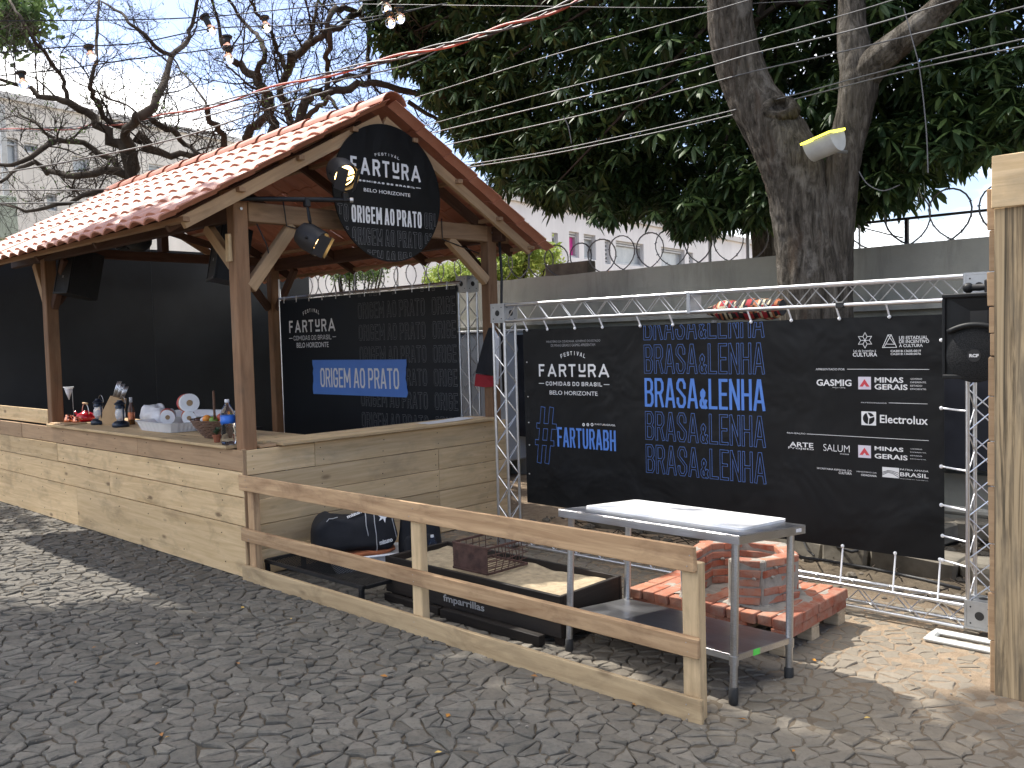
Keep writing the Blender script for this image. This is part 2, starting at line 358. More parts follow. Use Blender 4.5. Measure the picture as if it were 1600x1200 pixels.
    def build(s, name, mats, parent=None, origin=None, smooth=False, M0=None, edge=None):
        if M0 is None: M0 = Matrix.Translation(Vector(origin)) if origin is not None else (W[parent.name] if parent is not None else Matrix.Identity(4))
        inv = M0.inverted(); me = bpy.data.meshes.new(name); me.from_pydata([tuple(inv @ Vector(p)) for p in s.v], [], s.f)
        for m in (mats if isinstance(mats, (list, tuple)) else [mats]): me.materials.append(MATS[m] if isinstance(m, str) else m)
        me.polygons.foreach_set('material_index', s.mi)
        if smooth:
            me.polygons.foreach_set('use_smooth', [True]*len(s.f))
            if edge: 
                try: me.set_sharp_from_angle(angle=R(edge))
                except Exception: pass
        me.update(); return link(bpy.data.objects.new(name, me), parent, M0)
def plank(name, parent, p0, p1, wdt, thk, mat, upv=(0, 0, 1), c=.003, j=.002):
    """board from p0 to p1 (centre line); its own x axis runs with the grain; wdt along upv"""
    p0, p1 = Vector(p0), Vector(p1); F = Matrix.Translation((p0+p1)/2) @ frame(p0, p1, upv); l = (p1-p0).length/2
    b = MB(); b.T = F; b.box(-l, l, -thk/2, thk/2, -wdt/2, wdt/2, c, j)
    return b.build(name, mat, parent, M0=F)
def npmesh(name, V, F, mats, parent=None, M0=None, smooth=False, attr=None):
    me = bpy.data.meshes.new(name); V = np.asarray(V, np.float32); nf = len(F); F = np.asarray(F, np.int32); kf = F.shape[1]
    me.vertices.add(len(V)); me.vertices.foreach_set('co', V.ravel()); me.loops.add(nf*kf); me.loops.foreach_set('vertex_index', F.ravel())
    me.polygons.add(nf); me.polygons.foreach_set('loop_start', np.arange(0, nf*kf, kf, dtype=np.int32))
    me.materials.append(MATS[mats]); me.update(calc_edges=True); me.validate()
    if smooth: me.polygons.foreach_set('use_smooth', np.ones(nf, bool))
    return link(bpy.data.objects.new(name, me), parent, M0 or Matrix.Identity(4))
def share(o, parent, m, name=None):
    c = bpy.data.objects.new(name or o.name.split('.')[0], o.data); return link(c, parent, m)

# ---- print: letters drawn as strokes, laid as thin film on a board (local x right, y up, z out)
GL = {'O': (1, [[(0, .16), (.25, 0), (.75, 0), (1, .16), (1, .84), (.75, 1), (.25, 1), (0, .84), (0, .16)]]),
 'R': (1, [[(0, 0), (0, 1), (.75, 1), (1, .87), (1, .62), (.75, .49), (0, .49)], [(.6, .49), (1, .0)]]),
 'I': (.02, [[(0, 0), (0, 1)]]), 'G': (1, [[(1, .76), (1, .86), (.75, 1), (.25, 1), (0, .84), (0, .16), (.25, 0), (.75, 0), (1, .16), (1, .45), (.6, .45)]]),
 'E': (.85, [[(1, 1), (0, 1), (0, 0), (1, 0)], [(0, .5), (.85, .5)]]), 'M': (1.5, [[(0, 0), (0, 1), (.5, .3), (1, 1), (1, 0)]]),
 'A': (1.15, [[(0, 0), (.42, 1), (.58, 1), (1, 0)], [(.2, .27), (.8, .27)]]), 'P': (1, [[(0, 0), (0, 1), (.75, 1), (1, .87), (1, .58), (.75, .45), (0, .45)]]),
 'T': (1, [[(0, 1), (1, 1)], [(.5, 1), (.5, 0)]]), 'B': (1, [[(.7, .52), (.95, .64), (.95, .88), (.7, 1), (0, 1), (0, 0), (.75, 0), (1, .13), (1, .39), (.7, .52), (0, .52)]]),
 'S': (1, [[(1, .72), (1, .85), (.75, 1), (.25, 1), (0, .86), (0, .68), (1, .34), (1, .14), (.75, 0), (.25, 0), (0, .14), (0, .28)]]),
 'L': (.85, [[(0, 1), (0, 0), (1, 0)]]), 'N': (1.05, [[(0, 0), (0, 1), (1, 0), (1, 1)]]), 'H': (1, [[(0, 0), (0, 1)], [(1, 0), (1, 1)], [(0, .5), (1, .5)]]),
 'F': (.85, [[(1, 1), (0, 1), (0, 0)], [(0, .5), (.85, .5)]]), 'U': (1, [[(0, 1), (0, .16), (.25, 0), (.75, 0), (1, .16), (1, 1)]]),
 'C': (1, [[(1, .75), (1, .86), (.75, 1), (.25, 1), (0, .84), (0, .16), (.25, 0), (.75, 0), (1, .14), (1, .25)]]), 'Z': (1, [[(0, 1), (1, 1), (0, 0), (1, 0)]]),
 'D': (1, [[(0, 0), (0, 1), (.7, 1), (1, .8), (1, .2), (.7, 0), (0, 0)]]), 'V': (1.1, [[(0, 1), (.5, 0), (1, 1)]]),
 '&': (.95, [[(1, 0), (.2, .7), (.2, .88), (.45, 1), (.7, .88), (.65, .7), (.05, .35), (.05, .12), (.3, 0), (.6, 0), (1, .38)]])}
from mathutils.geometry import delaunay_2d_cdt
def seg_rects(lines, wd):
    polys = []
    for l in lines:
        pts = [Vector((p[0], p[1])) for p in l]; pts = [p for i, p in enumerate(pts) if i == 0 or (p-pts[i-1]).length > 1e-5]
        if len(pts) < 2: continue
        closed = (pts[0]-pts[-1]).length < 1e-5; n = len(pts)
        def ext(i, a, c_, d_):                                # how far a leg runs on past a corner
            t = (c_-a).normalized().angle((d_-c_).normalized(), 0); return wd/2*min(1, math.tan(min(t, 1.6)/2))
        for i in range(n-1):
            p, q = pts[i], pts[i+1]; d = (q-p).normalized()
            if i > 0: e0_ = ext(i, pts[i-1], p, q)
            elif closed: e0_ = ext(i, pts[-2], p, q)
            else: e0_ = wd/2
            if i < n-2: e1_ = ext(i, p, q, pts[i+2])
            elif closed: e1_ = ext(i, p, q, pts[1])
            else: e1_ = wd/2
            a, c_ = p-d*e0_, q+d*e1_; m = Vector((-d.y, d.x))*wd/2; polys.append([a-m, c_-m, c_+m, a+m])
    return polys
def union_film(b, lines, wd, z):
    """strokes laid down as one seamless film, no two faces overlapping"""
    polys = seg_rects(lines, wd); groups = []
    for p in polys:                                           # letters that do not touch are joined apart
        bb = [min(v.x for v in p), min(v.y for v in p), max(v.x for v in p), max(v.y for v in p)]; g_ = [[p], bb]; rest = []
        for h in groups:
            c_, d_ = g_[1], h[1]
            if c_[0] <= d_[2]+1e-5 and d_[0] <= c_[2]+1e-5 and c_[1] <= d_[3]+1e-5 and d_[1] <= c_[3]+1e-5: g_ = [g_[0]+h[0], [min(c_[0], d_[0]), min(c_[1], d_[1]), max(c_[2], d_[2]), max(c_[3], d_[3])]]
            else: rest.append(h)
        groups = rest+[g_]
    for ps, bb in groups:
        o_ = Vector((bb[0], bb[1])); V, F_ = [], []
        for p in ps: F_.append(list(range(len(V), len(V)+4))); V += [(v-o_)*100 for v in p]
        r = delaunay_2d_cdt(V, [], F_, 1, 1e-4, True); fs = [tuple(f) for f, q in zip(r[2], r[5]) if q]
        def area(P_): return abs(sum(P_[i-1][0]*P_[i][1]-P_[i][0]*P_[i-1][1] for i in range(len(P_))))/2
        A_ = sum(area([r[0][i] for i in f]) for f in fs); B_ = sum(area(p) for p in ps)*1e4
        if .55*B_ < A_ <= 1.01*B_: b.add([(v.x/100+o_.x, v.y/100+o_.y, z) for v in r[0]], fs)
        else:
            for i, p in enumerate(ps): b.add([(v.x, v.y, z+.00008*i) for v in p], [(0, 1, 2, 3)])
def ribbon(b, pts, wd, z): union_film(b, [pts], wd, z)
ZL = [0]
def strokes_text(text, x0, y0, x1, y1, wd, clip=None, wid=None):
    """list of (polyline) in board space, letters fitted in the box"""
    adv = []; gap = None
    tot = 0; n = 0
    for ch in text:
        if ch == ' ': tot += .62; continue
        tot += GL[ch][0]*(.8 if ch == '&' else 1); n += 1
    H = y1-y0-wd; g = wid if wid is not None else wd*1.75
    cw = (x1-x0-wd-(n-1)*g)/tot if n > 1 else (x1-x0-wd)/max(tot, .1); x = x0+wd/2; out = []
    for ch in text:
        if ch == ' ': x += .62*cw; continue
        gw, ls = GL[ch]; sx = gw*cw; sy = H
        if ch == '&': sx *= .8; sy = H*.62
        for l in ls:
            if ch == '&' and False: pass
            out.append([(x+p[0]*sx, y0+wd/2+p[1]*sy) for p in l])
        x += sx+g
    return out
def clip_poly(l, box):
    return l
def letters(name, parent, F, text, box, wd, mat, z=.002, outline=None, bgmat=None, wid=None):
    ls = strokes_text(text, *box, wd, wid=wid); b = MB(); b.T = F
    union_film(b, ls, wd, z)
    o = b.build(name, mat, parent, M0=F)
    if outline:
        b = MB(); b.T = F
        union_film(b, ls, wd-2*outline, z+.0012)
        b.build('lettering_core', bgmat, parent, M0=F)
    return o
def text(name, parent, F, body, box, mat, z=.002, bold=0., fit='both', align=None):
    cu = bpy.data.curves.new('t', 'FONT'); cu.body = body; cu.size = 1; cu.offset = bold; cu.resolution_u = 3
    ob = bpy.data.objects.new('t', cu); me = bpy.data.meshes.new_from_object(ob); bpy.data.objects.remove(ob); bpy.data.curves.remove(cu)
    n = len(me.vertices); co = np.zeros(n*3); me.vertices.foreach_get('co', co); co = co.reshape(-1, 3)
    mn, mxx = co.min(0), co.max(0); x0, y0, x1, y1 = box; sy = (y1-y0)/(mxx[1]-mn[1]); sx = (x1-x0)/(mxx[0]-mn[0])
    if fit == 'h': sx = sy
    co[:, 0] = (co[:, 0]-mn[0])*sx+x0; co[:, 1] = (co[:, 1]-mn[1])*sy+y0; co[:, 2] = z
    me.vertices.foreach_set('co', co.ravel()); me.name = name; me.materials.clear(); me.materials.append(MATS[mat]); me.update()
    return link(bpy.data.objects.new(name, me), parent, F)
#PART2
# ================================================================== THE SETTING
def nz(x, y, z=0., s=1.): return noise.noise(Vector((x*s, y*s, z)))
def fill(x, y):
    t = .30*x+y+1.1*nz(x, y, 3, .9)
    return min(1, max(0, (t-.9)/1.5))
g = MB(); g.add([(-300, -300, -.06), (300, -300, -.06), (300, 300, -.06), (-300, 300, -.06)], [(0, 1, 2, 3)])
xs = np.arange(-11, 8.01, .075); ys = np.arange(-6, 4.61, .075)
vs = [(x, y, -.0125+.0115*fill(x, y)+.005*nz(x, y, 0, 3)+.004*nz(x, y, 5, 9)+(max(0, y-2.3)*.05+.05*abs(nz(x, y, 9, 2)) if y > 2.3 else 0)) for y in ys for x in xs]
nx = len(xs); b0 = len(g.v); g.add(vs, [(j*nx+i, j*nx+i+1, (j+1)*nx+i+1, (j+1)*nx+i) for j in range(len(ys)-1) for i in range(nx-1)])
ground = g.build('ground', 'dirt', smooth=True); tag(ground, kind='structure')
def clip(poly, nx_, ny_, d):
    out = []
    for i in range(len(poly)):
        p, q = poly[i-1], poly[i]; a = p[0]*nx_+p[1]*ny_-d; c = q[0]*nx_+q[1]*ny_-d
        if (a <= 0) != (c <= 0):
            t = a/(a-c); out.append((p[0]+(q[0]-p[0])*t, p[1]+(q[1]-p[1])*t))
        if c <= 0: out.append(q)
    return out
def inview(x, y, m=120):
    d = Vector((x, y, 0))-CAM; z = d.dot(fw)
    if z < .8: return None
    px, py = 800+FPX*d.dot(rt)/z, 600-FPX*d.dot(up)/z
    return z if (-m*5 < px < 1600+m*2.5 and py < 1200+m*1.6) else None
S = .082; seeds = {}
ca, sa = math.cos(R(46)), math.sin(R(46))           # the courses of the paving run aslant to the stall
def sd(i, j):
    if (i, j) not in seeds:
        a = (i+random.uniform(-.62, .62))*S*1.6; b = (j+random.uniform(-.5, .5))*S*.70
        seeds[i, j] = (a*ca-b*sa, a*sa+b*ca)
    return seeds[i, j]
cells = []
for i in range(-95, 95):
    for j in range(-205, 205):
        a, b = i*S*1.6, j*S*.70; x, y = a*ca-b*sa, a*sa+b*ca
        if not (-10.4 < x < 7.3 and -5.6 < y < 2.75): continue
        if x < -.12 and y > .12: continue
        z = inview(x, y)
        if z is None: continue
        p = sd(i, j); poly = [(p[0]-.3, p[1]-.3), (p[0]+.3, p[1]-.3), (p[0]+.3, p[1]+.3), (p[0]-.3, p[1]+.3)]
        for di in (-2, -1, 0, 1, 2):
            for dj in (-3, -2, -1, 0, 1, 2, 3):
                if di or dj:
                    q = sd(i+di, j+dj); dx, dy = q[0]-p[0], q[1]-p[1]; poly = clip(poly, dx, dy, (q[0]**2+q[1]**2-p[0]**2-p[1]**2)/2)
        if len(poly) > 2: cells.append((z, p, poly))
cells.sort(key=lambda c: c[0])
def stone_mesh(p, poly):
    cx = sum(q[0] for q in poly)/len(poly); cy = sum(q[1] for q in poly)/len(poly); pts = []
    for i in range(len(poly)):
        a, b = poly[i], poly[(i+1) % len(poly)]; l = math.hypot(a[0]-b[0], a[1]-b[1])
        if l < .012: continue
        pts.append(a)
        if l > .04:
            t = random.uniform(.35, .65); nx_, ny_ = (b[1]-a[1])/l, -(b[0]-a[0])/l; o = random.uniform(-.011, .005)
            pts.append((a[0]+(b[0]-a[0])*t+nx_*o, a[1]+(b[1]-a[1])*t+ny_*o))
    if len(pts) < 3: return None
    gp = random.uniform(.001, .0045); f = fill(cx, cy); h = random.uniform(-.004, .004)*(1-.4*f); tx, ty = random.gauss(.02, .062)*(1-.4*f), random.gauss(-.02, .062)*(1-.4*f)
    ring = lambda k, dz: [((cx+(x-cx)*(1-k/max(.02, math.hypot(x-cx, y-cy)))), (cy+(y-cy)*(1-k/max(.02, math.hypot(x-cx, y-cy)))), h+dz+tx*(x-cx)+ty*(y-cy)+random.uniform(-.0016, .0016)) for x, y in pts]
    A = ring(gp, -.04); B = ring(gp, -.006); Cc = ring(gp+.007, 0); n = len(pts)
    V = A+B+Cc+[(cx+random.uniform(-.015, .015), cy+random.uniform(-.015, .015), h+random.uniform(-.001, .004))]
    Fc = [(k_*n+i, k_*n+(i+1) % n, (k_+1)*n+(i+1) % n, (k_+1)*n+i) for k_ in (0, 1) for i in range(n)]+[(2*n+i, 2*n+(i+1) % n, 3*n) for i in range(n)]
    return (cx, cy), V, Fc
FV, FF, FT = [], [], []; cnt = 0
for z, p, poly in cells:
    r = stone_mesh(p, poly)
    if not r: continue
    (cx, cy), V, Fc = r
    if cnt < 300:
        b = MB(); b.v = V; b.f = Fc; b.mi = [0]*len(Fc); b.build('stone', 'stone', ground, origin=(cx, cy, 0)); cnt += 1
    else:
        o = len(FV); FV += V; FF += [tuple(o+i for i in f) for f in Fc]; FT += [random.random()]*len(V)
b = MB(); b.v = FV; b.f = FF; b.mi = [0]*len(FF); fld = b.build('paving_stones', 'stone_field', ground); tag(fld, kind='stuff')
at = fld.data.attributes.new('tone', 'FLOAT', 'POINT'); at.data.foreach_set('value', FT)

# fallen leaves and grit on the paving
b = MB()
for (px, py) in ((147, 1015), (247, 1040), (253, 1152), (262, 1156), (379, 952), (372, 1040), (455, 970), (835, 1060), (1160, 1128), (990, 1105), (1283, 1038), (1272, 1035), (1355, 1126), (1240, 1178), (600, 1060), (685, 1180), (700, 1122), (118, 1070)):
    p = GZ(px, py); a = random.uniform(0, 6.28); s_ = random.uniform(.012, .024)
    b.T = Matrix.Translation((p.x, p.y, .012)) @ Matrix.Rotation(a, 4, 'Z') @ Matrix.Rotation(random.uniform(-.4, .4), 4, 'X')
    b.add([(-s_, 0, 0), (0, s_*.55, .004), (s_, 0, .002), (0, -s_*.5, .005)], [(0, 3, 2, 1), ])
b.build('fallen_leaves', 'litter'); tag(bpy.data.objects['fallen_leaves'], 'small dry orange and yellow leaves scattered on the stone paving', 'leaves', kind='stuff')
b = MB()
for _ in range(520):
    x, y = random.uniform(-5, 5.5), random.uniform(-2.6, 2.2)
    s_ = random.choice([.003, .004, .006, .009]); b.ball((x, y, .006), (s_, s_*.8, s_*.6), 5, 3)
gr = b.build('grit', 'mortar'); tag(gr, 'pale grit and pebbles strewn over the stone paving', 'grit', kind='stuff')

# concrete yard wall with a ledge
WY = 4.5
wall = empty('concrete_wall', (-12, WY, 0), 'long grey green rendered concrete wall with a ledge behind the banners', 'wall')
zt = PY(1540, 370, WY).z; zl = PY(1460, 465, WY).z
def wavy(name, x0, x1, y0, y1, z0, z1, mat, parent, step=.5, amp=.008, chip=.0):
    b = MB(); n = int((x1-x0)/step); V = []
    for i in range(n+1):
        x = x0+(x1-x0)*i/n; a = amp*nz(x, 1, 2, 1.1); t = amp*nz(x, 7, 2, 2.3)-chip*max(0, nz(x, 3, 1, 4))
        V += [(x, y0+a, z0), (x, y0+a, z1+t), (x, y1, z1+t), (x, y1, z0)]
    b.add(V, [(4*i+k_, 4*i+4+k_, 4*i+4+(k_+1) % 4, 4*i+(k_+1) % 4) for i in range(n) for k_ in range(4)]+[(0, 1, 2, 3), (4*n+3, 4*n+2, 4*n+1, 4*n)])
    return b.build(name, mat, parent)
wavy('wall_face', -13, 9, WY, WY+.2, 0, zt, 'concrete_wall', wall, .25, .01, .02)
wavy('ledge', -13, 9, WY-.09, WY-.004, zl-.09, zl, 'ledge', wall, .25, .006, .02)
wavy('plinth', -13, 9, WY-.16, WY-.01, 0, .52, 'concrete_wall', wall, .25, .02, .03)
b = MB(); q = PY(860, 470, WY+.1); x0, x1 = PY(857, 430, WY+.1).x, PY(925, 428, WY+.1).x
o = b.box(x0, x1, WY+.03, WY+.17, zt-.02, PY(925, 408, WY+.1).z, .01, .008).build('wall_block', 'rubble', origin=(x0, WY+.1, zt)); tag(o, 'dark weathered concrete block sitting on top of the grey wall', 'block')
# razor wire coil along the wall top
def coil(name, x0, x1, y, z, rad, label, pitch=.27):
    root = empty(name, (x0, y, z), label, 'razor wire'); n = int((x1-x0)/pitch*22); pts = []; barbs = MB()
    for i in range(n):
        t = i/22*2*math.pi; x = x0+(x1-x0)*i/n; rr = rad*(1+.12*nz(x, 2, 2, 1.3))
        p = Vector((x+rr*math.cos(t), y+.35*rr*math.cos(t)+.05*math.sin(t*.37), z+rr*.86+rr*math.sin(t))); pts.append(p)
        if i % 2 == 0:
            for s_ in (-1, 1):
                d = Vector((random.uniform(-1, 1), random.uniform(-1, 1), random.uniform(-1, 1))).normalized()*.017
                barbs.tube([p-d, p+d], [.004, .002], 3, cap=False)
    b = MB(); b.tube(pts, .0075, 4); b.build('wire', 'cable_grey', root); bb = barbs.build('barbs', 'cable_grey', root); tag(bb, kind='stuff')
coil('razor_wire', -9, PY(1185, 400, WY+.1).x, WY+.1, zt, .20, 'coiled razor wire on the wall left of the big tree', .31)
coil('razor_wire', PY(1335, 370, WY+.1).x, 5.2, WY+.1, zt, .235, 'wide coils of razor wire on the wall right of the big tree', .36)
# pipe railing above the wall, right
rl = empty('pipe_railing', (3.0, WY+.15, zt), 'rusty pipe railing above the wall between the tree and the wooden panel', 'railing')
zr = PY(1417, 341, WY+.15).z
MB().tube([PY(1326, 351, WY+.15), PY(1545, 329, WY+.15)+Vector((1, 0, 0))], .012, 6).build('rail', 'black_metal', rl)
xp = PY(1417, 360, WY+.15).x; MB().box(xp-.015, xp+.015, WY+.13, WY+.17, zt-.1, zr, .003).build('post', 'black_metal', rl)
MB().tube([PY(1340, 354, WY+.15), PY(1412, 372, WY+.15)], .006, 5).build('brace', 'steel_dull', rl)
xp = PY(1343, 360, WY+.15).x; MB().box(xp-.008, xp+.008, WY+.14, WY+.16, zt-.1, PY(1343, 352, WY+.15).z, .002).build('post', 'steel_dull', rl)
b = MB(); x0 = PY(1330, 360, WY+.15).x
for k_ in range(60):
    for s_ in (-1, 1):
        xa = x0+k_*.055; b.tube([(xa, WY+.19, zt-.02), (xa+s_*.35, WY+.19, zr-.02)], .0012, 3, cap=False)
mesh_ = b.build('chain_link', 'steel_dull', rl); tag(mesh_, kind='stuff')
for (px, a, c_) in ((1109, 361, 412), (1168, 358, 405)):
    p = PY(px, a, 6.2); o = MB().tube([(p.x, 6.2, 1.5), (p.x, 6.2, p.z)], .022, 6).build('fence_post', 'galv', origin=(p.x, 6.2, 1.5))
    tag(o, 'thin pale post behind the wall, '+('left' if px < 1140 else 'right')+' of the two before the white building', 'post', 'pale posts beyond the wall')
# black cloth hung on the wall
def cloth(name, x0, x1, z0, z1, y, mat, nxx=60, amp=.05, sag=.0, label=None, cat=None, horiz=False):
    b = MB(); n2 = 14; V = []
    for j in range(n2+1):
        for i in range(nxx+1):
            u, v_ = i/nxx, j/n2; x = x0+(x1-x0)*u; z = z0+(z1-z0)*v_
            f_ = nz(x*1.2, v_*3.2, 1, 2.0) if horiz else nz(x*3, v_*.7, 1, 2.4)
            V.append((x, y-amp*f_-.3*amp*nz(x, z, 4, 5), z-sag*math.sin(math.pi*u)))
    n3 = len(V); V += [(p[0], p[1]+.006, p[2]) for p in V]; w_ = nxx+1
    F_ = [(j*w_+i, j*w_+i+1, (j+1)*w_+i+1, (j+1)*w_+i) for j in range(n2) for i in range(nxx)]; F_ += [tuple(n3+a for a in f[::-1]) for f in F_]
    b.add(V, F_); o = b.build(name, mat, origin=((x0+x1)/2, y, z0), smooth=True)
    return tag(o, label, cat)
xa = PY(801, 560, 4.2).x; xb = PY(1545, 650, 4.2).x+.6
cloth('black_cloth', xa, xb, .58, PY(810, 523, 4.2).z, 4.2, 'cloth_dark', 130, .05, 0, 'long dark cloth hung in folds on the wall behind the blue lettered banner', 'cloth', True)
# pale grey panel (side of a parked trailer) left of the truss
p0, p1 = PY(728, 517, 4.0), PY(775, 519, 4.0)
t_ = empty('trailer', (p0.x, 4.0, 0), 'pale grey side of a trailer standing between the two metal towers', 'trailer')
MB().box(p0.x-1.4, p1.x+.12, 4.0, 4.35, .3, p0.z-.03, .02).build('body', 'van_grey', t_); MB().box(p0.x-1.42, p1.x+.14, 3.98, 4.37, p0.z-.028, p0.z, .006).build('top_trim', 'print_white', t_)
MB().tube([(p0.x-.6, 3.98, .2), (p0.x-.6, 4.2, .2)], .2, 16).build('wheel', 'rubber', t_)
MB().tube([(p1.x-.2, 3.98, .2), (p1.x-.2, 4.2, .2)], .2, 16).build('wheel', 'rubber', t_)
# pipe at the wall foot
p0 = PY(1474, 795, 4.05); o = MB().tube([(p0.x-.6, 4.05, p0.z), (p0.x, 4.05, p0.z), (5.6, 4.05, p0.z-.03)], .035, 10).build('drain_pipe', 'ledge', origin=(p0.x, 4.05, p0.z)); tag(o, 'pale brown pipe running along the foot of the wall at right', 'pipe')
# kerb stones, rubble and sand behind the lower truss
kb = empty('broken_kerb', (2.5, 3.2, 0), 'row of broken dirty kerb slabs behind the floor truss', 'kerb')
x = .9
while x < 4.9:
    l = random.uniform(.35, .62); b = MB(); b.T = Matrix.Translation((x+l/2, 3.02+random.uniform(-.05, .05), .10)) @ Matrix.Rotation(random.uniform(-.07, .07), 4, 'Z') @ Matrix.Rotation(random.uniform(-.12, .12), 4, 'X') @ Matrix.Rotation(random.uniform(-.05, .05), 4, 'Y')
    b.box(-l/2+.01, l/2-.01, -.17, .17, -.10, .08, .02, .02); b.build('slab', 'kerb', kb, M0=b.T.copy()); x += l
for k_ in range(7):
    l = random.uniform(.3, .7); b = MB(); b.T = Matrix.Translation((random.uniform(1.2, 4.9), random.uniform(3.4, 4.2), .17)) @ Matrix.Rotation(random.uniform(-.5, .5), 4, 'Z') @ Matrix.Rotation(random.uniform(-.2, .2), 4, 'X')
    b.box(-l/2, l/2, -.15, .15, -.08, .08, .02, .02); b.build('slab', 'kerb', kb, M0=b.T.copy())
def rock(b, c, s_):
    prof_seg, rings = 7, 5; V = []
    for i in range(rings+1):
        for k_ in range(prof_seg):
            th = math.pi*i/rings; ph = 2*math.pi*k_/prof_seg; d = Vector((math.sin(th)*math.cos(ph), math.sin(th)*math.sin(ph), math.cos(th)))
            r_ = s_*(1+.35*noise.noise(d*1.7+Vector(c)*9)); V.append((c[0]+d.x*r_, c[1]+d.y*r_*.8, c[2]+d.z*r_*.6))
    b.add(V, [(i*7+k_, (i+1)*7+k_, (i+1)*7+(k_+1) % 7, i*7+(k_+1) % 7) for i in range(rings) for k_ in range(7)])
b = MB()
for _ in range(420):
    x, y = random.uniform(.4, 5.2), random.uniform(2.25, 4.1); rock(b, (x, y, .01+.06*max(0, y-2.3)), random.choice([.012, .018, .03, .045]))
tag(b.build('rubble', 'rubble'), 'brown rubble and clods at the foot of the wall', 'rubble', kind='stuff')
b = MB()
for _ in range(150):
    x, y = random.uniform(.6, 4.2), random.uniform(2.3, 3.9); a = random.uniform(0, 3.14); l = random.uniform(.08, .3); z = .05+.06*max(0, y-2.3)
    b.tube([(x, y, z), (x+l*.5*math.cos(a), y+l*.5*math.sin(a), z+random.uniform(0, .04)), (x+l*math.cos(a), y+l*math.sin(a), z-.01)], [.005, .004, .002], 4)
tag(b.build('twig_litter', 'bark_thin'), 'dry twigs and debris lying behind the floor truss', 'twigs', kind='stuff')
# loose black cables on the ground behind the banner
for n_, pts in enumerate(([(1200, 815), (1260, 832), (1290, 848), (1330, 862), (1395, 850), (1420, 835)], [(1232, 868), (1290, 876), (1360, 888), (1440, 905), (1500, 920)], [(1250, 835), (1262, 860), (1272, 868)])):
    P_ = [GZ(px, py, .16 if n_ < 2 else .2) for px, py in pts]; o = MB().tube(P_, .012 if n_ < 2 else .006, 6).build('cable', 'cable_black', origin=P_[0], smooth=True)
    tag(o, ['thick black cable looping over the kerb slabs below the banner', 'black cable lying straight along the kerb behind the floor truss', 'short thin cable curling down behind the brick hearth'][n_], 'cable')

# buildings beyond
def facade(name, A, B_, h, depth, mat, label, wins, roofm='plaster_grey', base=0):
    """A,B_ = ground points of the visible long side; wins = list of (u0,u1,z0,z1,kind)"""
    A, B_ = Vector(A), Vector(B_); d = (B_-A); L_ = d.length; F = Matrix.Translation(A) @ frame(A, B_)
    root = empty(name, A, label, 'building', mat=F)
    def mk(nm, x0, x1, y0, y1, z0, z1, m, par=root, c=0):
        b = MB(); b.T = F; b.box(x0, x1, y0, y1, z0, z1, c); return b.build(nm, m, par, M0=F)
    # the wall is built round its windows
    xs_ = sorted(set([0, L_]+[u for w_ in wins for u in w_[:2]])); b = MB(); b.T = F
    for i in range(len(xs_)-1):
        u0_, u1_ = xs_[i], xs_[i+1]; zs = [0]
        for w_ in sorted([w_ for w_ in wins if w_[0] <= u0_+1e-6 and w_[1] >= u1_-1e-6], key=lambda w_: w_[2]): zs += [w_[2], w_[3]]
        zs.append(h)
        for k_ in range(0, len(zs), 2): b.box(u0_, u1_, 0, .3, zs[k_], zs[k_+1])
    b.build('wall', mat, root, M0=F)
    mk('rear_block', 0, L_, .35, depth, 0, h-.1, mat); mk('roof', -.1, L_+.1, -.12, depth+.1, h, h+.22, roofm)
    for u0_, u1_, z0, z1, kd in wins:
        b = MB(); b.T = F; t = .07
        b.box(u0_, u1_, .1, .2, z0, z0+t); b.box(u0_, u1_, .1, .2, z1-t, z1); b.box(u0_, u0_+t, .1, .2, z0+t, z1-t); b.box(u1_-t, u1_, .1, .2, z0+t, z1-t)
        n = max(1, int((u1_-u0_)/1.1))
        for q_ in range(1, n): xx = u0_+(u1_-u0_)*q_/n; b.box(xx-t/2, xx+t/2, .1, .2, z0+t, z1-t)
        if kd != 'slats': b.box(u0_+t, u1_-t, .105, .195, (z0+z1)/2+.25, (z0+z1)/2+.25+t*.8)
        else:
            for q_ in range(1, 6): zz = z0+(z1-z0)*q_/6; b.box(u0_+t, u1_-t, .105, .195, zz-.03, zz+.03)
        f_ = b.build('window', 'frame_grey', root, M0=F)
        mk('pane', u0_+.02, u1_-.02, .2, .24, z0+.02, z1-.02, {'pink': 'pane_pink', 'grey': 'pane_grey'}.get(kd, 'pane_dark'), f_)
    return root
def atd(px, dist): p = PD(px, 540, dist); return (p.x, p.y, 0)
d0, d1 = 22.0, 46.0
A, B_ = Vector(atd(640, d0)), Vector(atd(1260, d1)); Lb = (B_-A).length; hb = PD(769, 306, 0).z
def uz(px, py, A, B_):
    """pixel -> (distance along the facade, height)"""
    d = ray(px, py); n = Vector((-(B_-A).y, (B_-A).x, 0)); t = (A-CAM).dot(n)/d.dot(n); p = CAM+d*t; return ((p-A).dot((B_-A).normalized()), p.z)
hb = uz(769, 308, A, B_)[1]
wl = []
for (x0, y0, x1, y1, kd) in ((889, 361, 905, 387, 'pink'), (912, 365, 931, 397, 'grey'), (945, 374, 954, 393, 'slats'), (962, 375, 1006, 406, 'grey'), (1010, 381, 1015, 410, 'slats'), (1022, 383, 1028, 405, 'grey'), (1033, 385, 1070, 410, 'grey'), (1076, 394, 1083, 408, 'slats'), (862, 363, 872, 380, 'dark'), (812, 346, 827, 356, 'grey')):
    a = uz(x0, y0, A, B_); b_ = uz(x1, y1, A, B_); a2 = uz(x1, y0+(x1-x0)*.16, A, B_); wl.append((a[0], b_[0], max(.2, min(b_[1], a[1]-.8)), (a[1]+a2[1])/2, kd))
wl.sort(); wl2 = []
